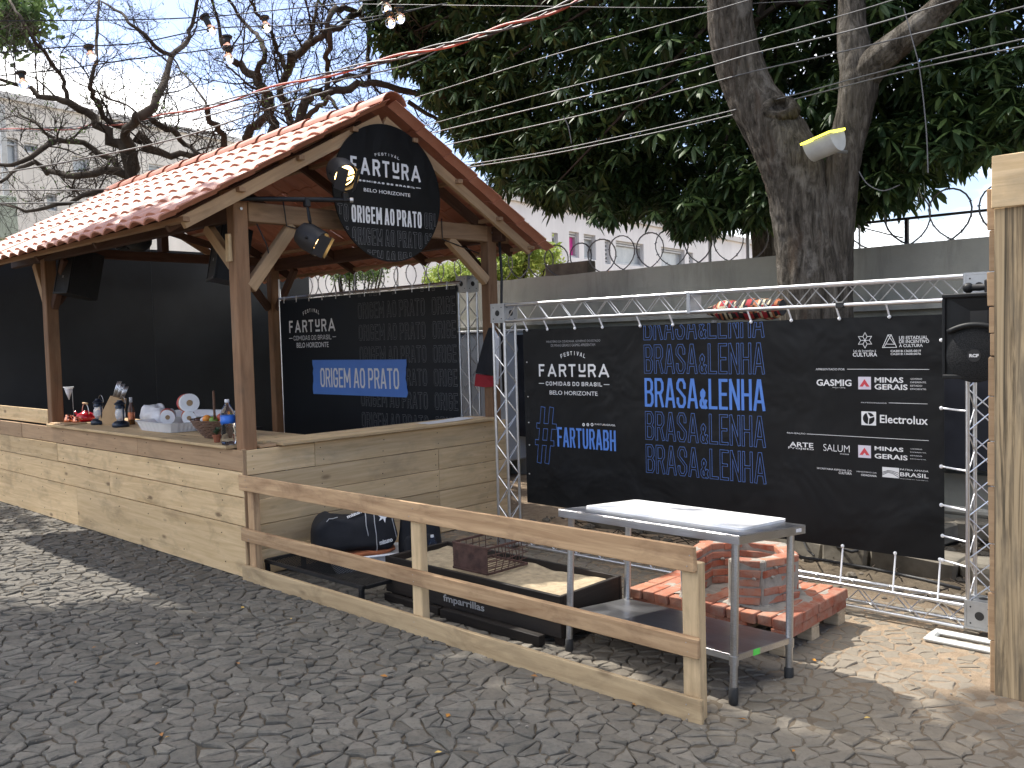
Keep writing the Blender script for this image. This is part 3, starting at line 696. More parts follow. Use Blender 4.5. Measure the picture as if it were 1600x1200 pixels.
for w_ in wl:
    if wl2 and w_[0] < wl2[-1][1]+.15: w_ = (wl2[-1][1]+.2,)+tuple(w_[1:])
    if w_[1]-w_[0] > .3: wl2.append(w_)
fb = facade('white_building', A, B_, hb, 8, 'plaster_white', 'long low white building with a pink window beyond the wall', wl2)
A2, B2 = Vector(atd(-260, 26)), Vector(atd(470, 40)); h2 = uz(60, 165, A2, B2)[1]
wl = []
for (x0, y0, x1, y1, kd) in ((37, 222, 60, 240, 'dark'), (8, 214, 30, 262, 'grey'), (113, 243, 140, 272, 'grey'), (232, 255, 262, 272, 'grey'), (60, 300, 90, 330, 'grey'), (130, 310, 160, 335, 'dark')):
    a = uz(x0, y0, A2, B2); b_ = uz(x1, y1, A2, B2); wl.append((a[0], b_[0], b_[1], a[1], kd))
wl.sort(); wl2 = []
for w_ in wl:
    if wl2 and w_[0] < wl2[-1][1]+.15: w_ = (wl2[-1][1]+.2,)+tuple(w_[1:])
    if w_[1]-w_[0] > .3: wl2.append(w_)
facade('pale_building', A2, B2, h2, 10, 'plaster_beige', 'tall pale building behind the bare trees at the left', wl2)
A3, B3 = Vector(atd(380, 24)), Vector(atd(760, 24)); z3 = PD(600, 418, 24).z
facade('low_building', A3, B3, z3, 5, 'plaster_white', 'low whitewashed building seen under the rear eave of the stall', [])
# utility box and pole, far left
p = PD(6, 340, 16.); b = MB(); ub = empty('utility_box', p, 'pale green metal cabinet on a pole behind the left end of the roof', 'cabinet')
b.box(p.x-.34, p.x+.10, p.y-.2, p.y+.2, p.z-.38, p.z+.38, .01).build('cabinet', 'box_green', ub); MB().ball((p.x+.05, p.y-.22, p.z-.15), .035, 8, 5).build('handle', 'black_metal', ub)
MB().tube([(p.x-.05, p.y+.16, 0), (p.x-.05, p.y+.16, p.z+.3)], .05, 8).build('pole', 'galv', ub)
p = PD(4, 200, 18); q = PD(4, 164, 18); o = MB().box(p.x-.05, p.x+.05, p.y-.05, p.y+.05, 0, q.z, .006).build('white_pole', 'flood_white', origin=(p.x, p.y, 0)); tag(o, 'thin white square pole at the far left edge', 'pole')

# ------------------------------------------------------------------ trees
def twigs(b, p, d, l, r, lev, spread=.9, gl=None, wig=.5):
    """a crooked twig and its side twigs"""
    n = 5; pts = [p]; q = Vector(p); dd = Vector(d)
    for i in range(n):
        dd = (dd+Vector((random.gauss(0, 1), random.gauss(0, 1), random.gauss(0, 1)))*wig*.45).normalized(); q = q+dd*l/n; pts.append(Vector(q))
    b.tube(pts, [r*(1-.75*i/n) for i in range(n+1)], 4 if r > .01 else 3, cap=False)
    if gl is not None and lev == 0 and random.random() < gl[1]: gl[0].append(pts[-1])
    if lev > 0:
        for i in range(1, n+1):
            for _ in range(random.choice((1, 1, 2))):
                s_ = (dd+Vector((random.gauss(0, 1), random.gauss(0, 1), random.gauss(0, 1)+.15)).normalized()*spread).normalized()
                twigs(b, pts[i], s_, l*random.uniform(.4, .7), r*.5, lev-1, spread, gl, wig)
def leaves_at(pts, n, sp, size, rngs=None):
    """n small leaves about each point; returns V,F arrays of quads"""
    P_ = np.repeat(np.array([tuple(p) for p in pts]), n, axis=0); k_ = len(P_); P_ = P_+rng.normal(0, sp, (k_, 3))
    a = rng.normal(0, 1, (k_, 3)); a /= np.linalg.norm(a, axis=1)[:, None]; c_ = rng.normal(0, 1, (k_, 3)); c_ = np.cross(a, c_); c_ /= np.linalg.norm(c_, axis=1)[:, None]
    s_ = size*rng.uniform(.6, 1.3, (k_, 1)); V = np.stack([P_-a*s_, P_+c_*s_*.4, P_+a*s_, P_-c_*s_*.4], 1).reshape(-1, 3)
    return V, np.arange(k_*4).reshape(-1, 4)
def bare_tree(label, limbs, d0, foot, leafp=.12, dens=1.):
    root = empty('bare_tree', foot, label, 'tree', 'bare branching trees beyond the stall'); gl = []
    for li, (pts, rs) in enumerate(limbs):
        ph = random.uniform(0, 6); amp = .9 if li else .0
        P_ = [PD(px, py, d0+amp*math.sin(ph+i*.7)*min(1, i*.35)) for i, (px, py) in enumerate(pts)]
        fine, fr = [], []
        for i in range(len(P_)-1):
            for s_ in range(3):
                t = s_/3; q = P_[i].lerp(P_[i+1], t); j = rs[i]*.35*d0/FPX
                fine.append(q+Vector((random.gauss(0, j), random.gauss(0, j), random.gauss(0, j)))); fr.append((rs[i]*(1-t)+rs[i+1]*t)*d0/FPX*.78*random.uniform(.92, 1.08))
        fine.append(P_[-1]); fr.append(rs[-1]*d0/FPX*.76)
        b = MB(); b.tube(fine, fr, 8); b.build('trunk' if li == 0 else 'limb', 'bark_grey', root, smooth=True)
        tb = MB(); n = len(fine)
        for i in range(n):
            if rs[0] > 9 and i < n*.3: continue
            if random.random() < .42*dens:
                t = (fine[min(i+1, n-1)]-fine[max(0, i-1)]).normalized()
                d = (t*.5+Vector((random.gauss(0, 1), random.gauss(0, 1), random.gauss(0, 1)+.2)).normalized()).normalized()
                twigs(tb, fine[i], d, random.uniform(.45, 1.15), min(.015, fr[i]*.4), 2, .9, (gl, leafp))
        twigs(tb, fine[-1], (fine[-1]-fine[-2]).normalized(), 1.0, fr[-1]*.8, 2, .8, (gl, leafp))
        if tb.v: tag(tb.build('twigs', 'bark_thin', root), kind='stuff')
    if gl:
        V, F_ = leaves_at(gl, 6, .05, .022); tag(npmesh('leaves', V, F_, 'street_leaf', root), kind='stuff')
    return root
T1 = [([(222, 470), (220, 330), (212, 285), (190, 235), (170, 205), (135, 175), (100, 157), (60, 145), (25, 130), (-10, 122)], [16, 15, 13, 11, 10, 8, 7, 5, 4, 3]),
 ([(214, 290), (205, 240), (198, 205), (215, 185), (240, 165), (255, 130), (265, 85), (290, 65), (300, 40), (312, -10)], [13, 11, 9, 9, 8, 7, 6, 5, 4, 3]),
 ([(265, 85), (235, 65), (205, 40), (190, 20), (160, 3)], [5, 4, 3, 3, 2]), ([(198, 205), (165, 185), (145, 150), (140, 130), (150, 95), (152, 50), (155, -8)], [6, 5, 5, 4, 3, 3, 2.5]),
 ([(105, 155), (100, 125), (75, 90), (50, 55), (30, 25), (15, 0)], [5, 4, 4, 3, 3, 2]), ([(230, 185), (270, 205), (290, 225), (312, 242)], [7, 6, 5, 4]),
 ([(215, 210), (235, 232), (280, 240), (325, 245)], [10, 9, 7, 5]), ([(205, 275), (170, 265), (120, 275), (80, 270), (55, 255), (30, 262), (0, 285)], [8, 8, 7, 6, 5, 4, 3]),
 ([(192, 272), (170, 250), (130, 225), (90, 220), (60, 235), (20, 258), (-5, 255)], [6, 6, 6, 5, 5, 4, 3]), ([(90, 220), (70, 205), (55, 190), (30, 180)], [4, 3, 3, 2]),
 ([(205, 300), (150, 300), (90, 320), (40, 330), (0, 318)], [6, 5, 4, 3, 2])]
bare_tree('bare grey tree forking low behind the left part of the roof', T1, 13.0, atd(222, 13), .04)
T2 = [([(425, 420), (425, 260), (430, 205), (420, 165), (405, 130), (385, 110), (360, 95), (345, 60)], [15, 13, 10, 10, 9, 8, 7, 5]),
 ([(405, 128), (405, 100), (418, 88), (410, 65), (395, 50), (370, 20), (350, -8)], [7, 6, 5, 5, 4, 4, 3]), ([(385, 222), (400, 195), (425, 170)], [9, 9, 7]),
 ([(470, 205), (450, 180), (435, 150), (445, 120), (460, 90), (480, 70), (500, 55), (530, 40), (560, 20), (585, -5)], [8, 8, 7, 8, 8, 7, 6, 6, 5, 4]),
 ([(447, 108), (435, 80), (425, 50), (400, 20), (388, -6)], [5, 4, 4, 3, 2]), ([(480, 75), (490, 35), (500, -6)], [4, 4, 3]),
 ([(352, 232), (338, 200), (326, 175), (322, 160), (300, 130), (272, 100)], [7, 6, 5, 2.5, 2, 1])]
bare_tree('dark bare tree with twisting limbs left of the roof peak', T2, 12.0, atd(425, 12), .04)
T3 = [([(470, 420), (468, 260), (460, 200), (475, 165), (490, 150), (520, 142), (560, 132), (590, 130), (640, 145), (700, 165)], [16, 14, 11, 10, 9, 8, 7, 7, 6, 4]),
 ([(510, 145), (512, 115), (508, 90), (515, 60), (512, 30), (525, 14), (545, 11), (565, 25), (578, 40), (575, 90), (577, 125)], [5, 5, 5, 5, 5, 6, 6, 5, 5, 4, 4]),
 ([(475, 185), (500, 165), (515, 150), (530, 175)], [6, 5, 4, 2]), ([(520, 125), (560, 118), (595, 98)], [5, 4, 3]), ([(640, 160), (680, 185), (720, 200), (760, 240)], [5, 4, 3, 2])]
bare_tree('bare tree whose long limb loops over the roof peak', T3, 11.5, atd(470, 11.5), .06, .8)

# the big tree in front of the wall
TY = 3.4
def half(px, w_): return w_*((PY(px+1, 440, TY)-PY(px, 440, TY)).x)*.93
def rough_tube(b, pts, rs, seg=64, sub=22, amp=.10, sd_=0.):
    pts = [Vector(p) for p in pts]; P_, R_ = [], []
    n = len(pts)
    for i in range(n-1):                       # Catmull-Rom
        p0, p1, p2, p3 = pts[max(0, i-1)], pts[i], pts[i+1], pts[min(n-1, i+2)]
        for s_ in range(sub):
            t = s_/sub; P_.append(.5*((2*p1)+(p2-p0)*t+(2*p0-5*p1+4*p2-p3)*t*t+(3*p1-p0-3*p2+p3)*t**3)); R_.append(rs[i]*(1-t)+rs[i+1]*t)
    P_.append(pts[-1]); R_.append(rs[-1]); V = []; a = Vector((1, 0, 0))
    for i, p in enumerate(P_):
        t = (P_[min(i+1, len(P_)-1)]-P_[max(0, i-1)]).normalized(); a = (a-t*a.dot(t)).normalized(); c_ = t.cross(a)
        for k_ in range(seg):
            an = 2*math.pi*k_/seg; d = a*math.cos(an)+c_*math.sin(an)
            q = p+d*R_[i]; f_ = 1+amp*noise.noise(Vector((d.x*1.3, d.y*1.3, q.z*.9+sd_)))+amp*.55*noise.noise(Vector((d.x*6, d.y*6, q.z*1.6+sd_)))+amp*.30*noise.noise(q*14)-amp*.55*max(0, noise.noise(Vector((d.x*9+2*d.y, d.y*9, q.z*2.4+sd_+1.3*noise.noise(q*3))))-.08)+amp*.35*noise.noise(Vector((d.x*22, d.y*22, q.z*7)))
            V.append(tuple(p+d*R_[i]*f_))
    m = len(P_); b.add(V, [(i*seg+k_, i*seg+(k_+1) % seg, (i+1)*seg+(k_+1) % seg, (i+1)*seg+k_) for i in range(m-1) for k_ in range(seg)]+[tuple(range(seg))[::-1], tuple((m-1)*seg+k_ for k_ in range(seg))])
pb = PY(1273, 440, TY)
mango = empty('mango_tree', (pb.x, TY, 0), 'big leafy tree with a thick forked trunk in front of the grey wall', 'tree')
b = MB(); ln = [((1278, 900), 78), ((1275, 700), 66), ((1273, 560), 58), ((1270, 440), 55), ((1262, 370), 50), ((1248, 300), 45), ((1234, 250), 46), ((1208, 200), 42), ((1175, 150), 36), ((1155, 100), 33), ((1143, 50), 31), ((1140, 0), 30), ((1136, -80), 28), ((1120, -260), 22)]
rough_tube(b, [PY(px, py, TY-(.0 if i < 5 else .04*(i-4))) for i, ((px, py), w_) in enumerate(ln)], [half(px, w_) for (px, py), w_ in ln]); b.build('trunk', 'bark', mango, smooth=True)
b = MB(); ln = [((1290, 560), 38), ((1296, 440), 36), ((1302, 370), 32), ((1312, 300), 28), ((1320, 240), 28), ((1334, 180), 29), ((1342, 130), 32), ((1335, 80), 27), ((1330, 40), 23), ((1330, 0), 21), ((1326, -80), 20), ((1310, -260), 15)]
rough_tube(b, [PY(px, py, TY+.07+(.0 if i < 4 else .03*(i-3))) for i, ((px, py), w_) in enumerate(ln)], [half(px, w_) for (px, py), w_ in ln], sd_=5); b.build('limb', 'bark', mango, smooth=True)
b = MB(); ln = [((1340, 140), 24), ((1362, 104), 27), ((1395, 75), 25), ((1432, 45), 23), ((1465, 15), 21), ((1490, -10), 20), ((1560, -80), 17)]
rough_tube(b, [PY(px, py, TY+.16-.02*i) for i, ((px, py), w_) in enumerate(ln)], [half(px, w_) for (px, py), w_ in ln], sd_=9); b.build('limb', 'bark', mango, smooth=True)
# healed branch stub
p = PY(1216, 163, TY-.33); F = Matrix.Translation(p) @ Vector((.35, -.9, .25)).to_track_quat('Z', 'Y').to_matrix().to_4x4()
b = MB(); b.T = F; b.lathe([(.125, -.13), (.105, -.03), (.082, .0), (.06, -.01), (.05, -.045), (.03, -.10)], seg=18, F=Matrix.Diagonal((1.25, .85, 1, 1))); b.build('branch_scar', 'bark', mango, smooth=True, M0=F)
# second trunk behind the wall
p = PY(1199, 400, 6.0); mango2 = empty('mango_tree', (p.x, 6.0, 0), 'dark tree trunk standing beyond the wall just left of the big trunk', 'tree')
b = MB(); rough_tube(b, [(p.x, 6, 0), (p.x, 6, p.z), (p.x-.05, 6, p.z+1), (p.x+.1, 6.1, p.z+2.2)], [.2, .16, .15, .12], 14, 4); b.build('trunk', 'bark', mango2, smooth=True)
# leaf rosettes
def rosette(seed):
    r_ = random.Random(seed); V, F_ = [], []
    for i in range(10):
        a = i*2.4+r_.uniform(-.3, .3); dr = r_.uniform(-1.0, .15); l = r_.uniform(.13, .20); wd = l*.13
        d = Vector((math.cos(a)*math.cos(dr), math.sin(a)*math.cos(dr), math.sin(dr))); sdv = Vector((-math.sin(a), math.cos(a), 0)); dn = Vector((0, 0, -1))
        p0 = d*.012; p1 = d*l*.45+dn*.004; p2 = d*l*.85+dn*l*.16; p3 = d*l+dn*l*.30; nrm = d.cross(sdv)*-.25*wd
        b0 = len(V); V += [tuple(p0), tuple(p1+sdv*wd+nrm), tuple(p1), tuple(p1-sdv*wd+nrm), tuple(p2+sdv*wd*.7+nrm), tuple(p2), tuple(p2-sdv*wd*.7+nrm), tuple(p3)]
        F_ += [(b0, b0+1, b0+2), (b0, b0+2, b0+3), (b0+1, b0+4, b0+5), (b0+1, b0+5, b0+2), (b0+2, b0+5, b0+6), (b0+2, b0+6, b0+3), (b0+4, b0+7, b0+5), (b0+5, b0+7, b0+6)]
    return np.array(V), np.array(F_)
ROS = [rosette(i) for i in range(5)]
def crown_bottom(x, y):
    xs_ = [-3.6, -3.2, -2.7, -1.0, 1.0, 2.1, 3.2, 4.1, 5.5, 8.]; zs_ = [6.3, 5.5, 4.74, 3.32, 2.82, 2.72, 2.84, 3.14, 3.6, 4.2]
    # same outline seen through every depth: farther clumps hang where the near ones do
    return float(np.interp(x+.45*(y-4.2), xs_, zs_))+.22*nz(x, y, 1, 1.6)+.12*nz(x, y, 1, 4.2)+max(0, y-4)*.12+max(0, 3.4-y)*.9
def scatter_crown(n, y0, y1, x0, x1, top):
    P_ = []
    while len(P_) < n:
        y = random.uniform(y0, y1); x = random.uniform(x0, x1); zb = crown_bottom(x, y)
        if x+.45*(y-4.2) < -3.75+.3*nz(y, 3, 3, 2): continue
        # denser low skin, hollow lumps higher up
        t = random.random()**1.6; z = zb+t*(top-zb)
        if z > top: continue
        d = noise.noise(Vector((x*.9, y*.9, z*.9)))+.6*noise.noise(Vector((x*2.3, y*2.3, z*2.3)))
        if d < -.30 and random.random() < .93: continue
        P_.append((x, y, z))
    return P_
def spray(P_, mat, parent, name='leaves', scale=1.0):
    if not len(P_): return
    Vs, Fs, off = [], [], 0
    P_ = np.array(P_); which = rng.integers(0, 5, len(P_))
    for wi in range(5):
        Q = P_[which == wi]; 
        if not len(Q): continue
        V, F_ = ROS[wi]; k_ = len(Q); a = rng.uniform(0, 6.28, k_); s_ = rng.uniform(.62, 1.08, k_)*scale; tl = rng.normal(0, .35, (k_, 2))
        ca_, sa_ = np.cos(a), np.sin(a); X = V[None, :, 0]*ca_[:, None]-V[None, :, 1]*sa_[:, None]; Y = V[None, :, 0]*sa_[:, None]+V[None, :, 1]*ca_[:, None]; Z = V[None, :, 2]+X*tl[:, :1]+Y*tl[:, 1:]
        A_ = np.stack([X, Y, Z], -1)*s_[:, None, None]+Q[:, None, :]
        Vs.append(A_.reshape(-1, 3)); Fs.append((F_[None]+(np.arange(k_)*len(V))[:, None, None]+off).reshape(-1, 3)); off += k_*len(V)
    return tag(npmesh(name, np.concatenate(Vs), np.concatenate(Fs), mat, parent), kind='stuff')
cr = scatter_crown(15000, 3.75, 6.2, -5.0, 7.5, 6.6)
cr1 = [p for p in cr if p[1] < 5.3]; cr2 = [p for p in cr if p[1] >= 5.3]
def dcam(p): return (Vector(p)-CAM).length
def seen(p):
    d = Vector(p)-CAM; z = d.dot(fw); px, py = 800+FPX*d.dot(rt)/z, 600-FPX*d.dot(up)/z; return 0 < px < 1600 and 0 < py < 400
cr1.sort(key=lambda p: (not seen(p), dcam(p)))
crown = empty('crown', (pb.x, TY, 4), None, None); del_ = crown; crown.parent = mango; crown.matrix_basis = W['mango_tree'].inverted() @ W[crown.name]
rme = []
for wi in range(5):
    V, F_ = ROS[wi]; me = bpy.data.meshes.new('leaf_cluster'); me.from_pydata([tuple(v) for v in V], [], [tuple(int(i) for i in f) for f in F_]); me.materials.append(M['mango_leaf']); rme.append(me)
for p in cr1[:300]:
    o = bpy.data.objects.new('leaf_cluster', random.choice(rme)); m = Matrix.Translation(p) @ Matrix.Rotation(random.uniform(0, 6.28), 4, 'Z') @ Matrix.Rotation(random.gauss(0, .35), 4, 'X') @ Matrix.Scale(random.uniform(.7, 1.1), 4)
    link(o, crown, m)
spray(cr1[300:], 'mango_leaf', crown); crown2 = spray(cr2, 'mango_leaf', mango2, 'crown')
# branches inside the crown
b = MB()
for k_ in range(70):
    p = Vector(random.choice(cr)); q = Vector((pb.x+random.uniform(-.6, .8), TY+.8, random.uniform(4.4, 5.6)))
    m_ = (p+q)/2+Vector((random.gauss(0, .2), random.gauss(0, .2), .35)); b.tube([q, (q+m_)/2+Vector((0, 0, .1)), m_, (m_+p)/2, p], [.05, .04, .028, .018, .008], 5, cap=False)
tag(b.build('branches', 'bark_thin', crown), kind='stuff')

# bushes beyond the wall
def bush(label, c, rad, n, mat='bush_leaf', size=.045):
    root = empty('bush', (c[0], c[1], 0), label, 'bush'); P_ = []
    lumps = [(Vector(c)+Vector((random.gauss(0, rad[0]*.5), random.gauss(0, rad[1]*.4), random.gauss(0, rad[2]*.4))), random.uniform(.3, .55)*rad[2]) for _ in range(16)]
    for _ in range(n//6):
        l_, r_ = random.choice(lumps); d = Vector((random.gauss(0, 1), random.gauss(0, 1), random.gauss(0, 1))).normalized(); P_.append(l_+d*r_*random.uniform(.6, 1.05))
    V, F_ = leaves_at(P_, 6, .07, size); tag(npmesh('foliage', V, F_, mat, root), kind='stuff')
    b = MB()
    for l_, r_ in lumps: b.tube([(c[0], c[1], 0), tuple((Vector((c[0], c[1], 1.))+l_)/2), tuple(l_)], [.04, .025, .008], 5, cap=False)
    b.build('stems', 'bark_thin', root)
p = PY(800, 400, 7.5); bush('yellow green bush rising behind the wall beside the roof corner', (p.x, 7.5, p.z), (.85, .6, .45), 7000)
p = PY(740, 425, 7.0); bush('bright low bush behind the wall under the rear eave', (p.x, 7.0, p.z), (1.0, .6, .35), 6000)
p = PY(545, 428, 5.6); bush('grey green creeper hanging behind the wall under the rear eave', (p.x, 5.6, p.z+.05), (.8, .4, .16), 3500, 'street_leaf', .03)

# street trees outside the frame on the left shade the paving; one twig of the nearer hangs into view
def street_tree(label, foot, blobs, n, twig=None):
    root = empty('street_tree', foot, label, 'tree'); b = MB(); c0 = Vector(foot)+Vector((0, 0, 4.2)); b.tube([foot, Vector(foot)+Vector((.1, 0, 2)), c0], [.2, .17, .14], 12)
    for (c, r_) in blobs: b.tube([c0, (c0+Vector(c))/2+Vector((0, 0, .5)), Vector(c)], [.1, .06, .02], 6)
    b.build('trunk', 'bark', root, smooth=True); P_ = []
    tot = sum(r_[0]*r_[1] for c, r_ in blobs)
    for c, r_ in blobs:
        for _ in range(int(n*r_[0]*r_[1]/tot)):
            d = Vector((random.gauss(0, 1), random.gauss(0, 1), random.gauss(0, 1))).normalized()*random.random()**.4; P_.append((c[0]+d.x*r_[0], c[1]+d.y*r_[1], c[2]+d.z*r_[2]))
    if twig: P_ += twig
    V, F_ = leaves_at(P_, 6, .13, .10); tag(npmesh('crown', V, F_, 'street_leaf', root), kind='stuff')
OFF = 1/math.tan(SUN_EL)
def over(x, y, z): return (x+sdir.x/sdir.z*z, y+sdir.y/sdir.z*z, z)
bl = []
for (x, y, rx, ry) in ((1.1, -2.3, 2.1, 1.6), (3.4, -2.3, 2.0, 1.7), (5.4, -1.5, 1.7, 1.8), (5.6, -3.8, 2.2, 1.6), (1.6, -1.2, 1.8, 1.1), (3.6, -.6, 1.4, .95), (-1.6, -3.2, 2.2, 1.5), (5.5, .5, 1.1, .8), (2.4, -3.6, 2.2, 1.4), (.2, -3.6, 2, 1.4)):
    bl.append((over(x, y, 7.6), (rx, ry, .8)))
street_tree('leafy street tree standing beside the lane left of the photograph', (-9.5, -4.6, 0), bl, 11000)
bl2 = [(over(x, y, 7.4), (rx, ry, .8)) for (x, y, rx, ry) in ((-5.2, -3.4, 2., 1.5), (-8, -3.2, 2, 1.6), (-4.4, -.28, 1.0, .12))]  # last thin clump is added only to carry the stall's shadow further left
bt = [tuple(PD(random.gauss(22, 22), random.gauss(28, 22), 15.5+random.uniform(-.4, .4))) for _ in range(230)]
street_tree('green street tree showing only a few leafy twigs at the top left corner', (-14, -3.6, 0), bl2, 2300, bt)
#PART3
# ================================================================== FOOD STALL
st = empty('food_stall', (0, 0, 0), 'wooden food stall with a terracotta tiled gable roof and plank counters', 'stall')
# posts and frame
def post(x0, x1, y0, y1, z0, z1, mat='post_wood', par=st, c=.006): return plank('post', par, ((x0+x1)/2, (y0+y1)/2, z0), ((x0+x1)/2, (y0+y1)/2, z1), x1-x0, y1-y0, mat, upv=(1, 0, 0), c=c)
for (x, y) in ((-.08, .083), (-.08, 2.675), (-3.82, .083), (-3.82, 2.675)): post(x-.052, x+.053, y-.058, y+.058, -.02, 2.76)
def beam(p0, p1, h, t, mat='beam_wood', nm='beam', upv=(0, 0, 1)): return plank(nm, st, p0, p1, h, t, mat, upv, .005)
beam((-.06, .145, 2.685), (-.06, 2.615, 2.685), .145, .07); beam((-.06, 2.736, 2.685), (-.06, 2.90, 2.685), .145, .07)
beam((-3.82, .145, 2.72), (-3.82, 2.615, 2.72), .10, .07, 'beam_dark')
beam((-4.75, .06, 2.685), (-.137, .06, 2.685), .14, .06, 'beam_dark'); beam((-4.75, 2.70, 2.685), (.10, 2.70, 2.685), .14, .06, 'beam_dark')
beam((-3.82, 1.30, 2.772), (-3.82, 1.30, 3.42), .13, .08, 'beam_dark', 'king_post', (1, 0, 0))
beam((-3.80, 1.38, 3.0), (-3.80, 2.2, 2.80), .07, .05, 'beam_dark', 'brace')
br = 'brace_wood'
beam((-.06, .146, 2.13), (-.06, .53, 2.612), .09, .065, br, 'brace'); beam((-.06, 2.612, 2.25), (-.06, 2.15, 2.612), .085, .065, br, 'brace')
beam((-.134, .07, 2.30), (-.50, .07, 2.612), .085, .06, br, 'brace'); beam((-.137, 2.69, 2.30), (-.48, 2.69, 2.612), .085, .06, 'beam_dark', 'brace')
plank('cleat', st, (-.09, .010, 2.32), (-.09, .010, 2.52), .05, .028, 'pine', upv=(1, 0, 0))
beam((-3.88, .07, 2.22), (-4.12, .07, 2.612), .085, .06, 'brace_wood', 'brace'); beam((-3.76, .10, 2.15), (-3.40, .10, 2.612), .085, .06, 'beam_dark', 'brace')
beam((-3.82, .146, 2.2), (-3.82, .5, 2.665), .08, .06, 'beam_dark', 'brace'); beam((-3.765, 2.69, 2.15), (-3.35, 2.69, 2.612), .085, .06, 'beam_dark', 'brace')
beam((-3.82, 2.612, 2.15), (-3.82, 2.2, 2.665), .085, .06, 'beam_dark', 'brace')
# bolt heads
for (y, z) in ((.083, 2.70), (2.675, 2.70)): b = MB(); b.tube([(-.030, y, z), (-.018, y, z)], .011, 8); b.build('bolt', 'steel_dull', st)
# roof
YR, ZR, YE, ZE, YB, ZB = 1.25, 3.60, -.66, 2.52, 3.14, 2.53
XL, XR = -4.88, .33
def sheet(side, x0, wdt, lift):
    ye, ze = (YE, ZE) if side < 0 else (YB, ZB); d = Vector((0, ye-YR, ze-ZR)); L_ = d.length; d.normalize(); nrm = Vector((0, -d.z, d.y)) if d.y > 0 else Vector((0, d.z, -d.y))
    if nrm.z < 0: nrm = -nrm
    per = .2175; nu = int(round(wdt/per))*10; vs = []; rows = 7; rl_ = L_/6.45; vv = []
    v = .02
    while v < L_-.01:
        e = min(v+rl_, L_); vv += [(v, 0), (v+(e-v)*.5, .5), (e-.012, .93), (e, 1.)]; v = e+.0005
    V = []
    for s_ in (0, 1):
        for (v, fr) in vv:
            for i in range(nu+1):
                u = wdt*i/nu; ph = (x0+u-XL)/per
                h = .038*(abs(math.cos(math.pi*ph))**.8)-.014+.017*fr+lift+.004*nz(x0+u, v, side, 1.2)
                lip = .006 if fr > .9 else 0
                p = Vector((x0+u, YR, ZR))+d*v+nrm*(h-s_*(.005+lip)); V.append(tuple(p))
    w_ = nu+1; m = len(vv); o_ = w_*m; F_ = []
    for j in range(m-1):
        for i in range(nu):
            a = (j*w_+i, j*w_+i+1, (j+1)*w_+i+1, (j+1)*w_+i)
            if side > 0: a = a[::-1]
            F_ += [a[::-1], tuple(o_+k_ for k_ in a)]
    for i in range(nu): F_.append(((m-1)*w_+i, (m-1)*w_+i+1, o_+(m-1)*w_+i+1, o_+(m-1)*w_+i)); F_.append((i, i+1, o_+i+1, o_+i))
    for j in range(m-1):
        for i in (0, nu): F_.append((j*w_+i, (j+1)*w_+i, o_+(j+1)*w_+i, o_+j*w_+i))
    b = MB(); b.add(V, F_); return b.build('roof_sheet', 'terracotta', st, smooth=True, edge=50)
nsh = 6; sw = (XR-XL)/nsh
for i in range(nsh):
    for side in (-1, 1): sheet(side, XL+i*sw-(.012 if i else 0), round(sw/.2175)*.2175, .006*(i % 2)+random.uniform(0, .003))
x = XR+.01; i = 0
while x > XL+.1:
    l = .42; b = MB(); V = []; n = 10
    for s_ in (0, 1):
        for (xx, r_) in ((x, .118), (x-.03, .118), (x-l, .100)):
            for k_ in range(n+1):
                a = math.pi*(.06+.88*k_/n); rr = r_-s_*.007; V.append((xx, YR+rr*math.cos(a)*1.08, ZR-.045+rr*math.sin(a)))
    w_ = n+1; F_ = [(s_*3*w_+j*w_+k_, s_*3*w_+j*w_+k_+1, s_*3*w_+(j+1)*w_+k_+1, s_*3*w_+(j+1)*w_+k_) for s_ in (0, 1) for j in (0, 1) for k_ in range(n)]
    F_ += [(j*w_+k_, j*w_+k_+1, 3*w_+j*w_+k_+1, 3*w_+j*w_+k_) for j in (0, 2) for k_ in range(n)]+[(j*w_+k_, (j+1)*w_+k_, 3*w_+(j+1)*w_+k_, 3*w_+j*w_+k_) for j in (0, 1) for k_ in (0, n)]
    b.add(V, F_); b.build('ridge_cap', 'terracotta', st, smooth=True, edge=45); x -= .375; i += 1
# rafters: pale boards on the gable, dark inside
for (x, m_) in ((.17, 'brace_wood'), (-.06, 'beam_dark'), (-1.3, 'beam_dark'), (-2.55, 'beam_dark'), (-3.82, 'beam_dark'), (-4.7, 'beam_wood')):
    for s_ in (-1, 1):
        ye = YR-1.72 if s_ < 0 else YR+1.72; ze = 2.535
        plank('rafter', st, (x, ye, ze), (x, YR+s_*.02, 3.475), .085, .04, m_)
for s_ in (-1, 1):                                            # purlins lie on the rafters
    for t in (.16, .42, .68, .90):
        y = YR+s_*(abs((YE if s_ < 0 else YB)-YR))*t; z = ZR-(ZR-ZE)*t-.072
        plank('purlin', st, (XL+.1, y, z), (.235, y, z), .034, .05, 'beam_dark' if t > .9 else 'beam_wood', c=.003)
for y in (1.19, 1.31): plank('block', st, (.10, y, 3.30), (.10, y, 3.43), .05, .06, 'brace_wood', upv=(1, 0, 0))
for (y, z) in ((.78, 3.08), (1.72, 3.06)): plank('block', st, (.17, y, z), (.17, y+.09*(1 if y < 1 else -1), z+.085), .07, .06, 'brace_wood')
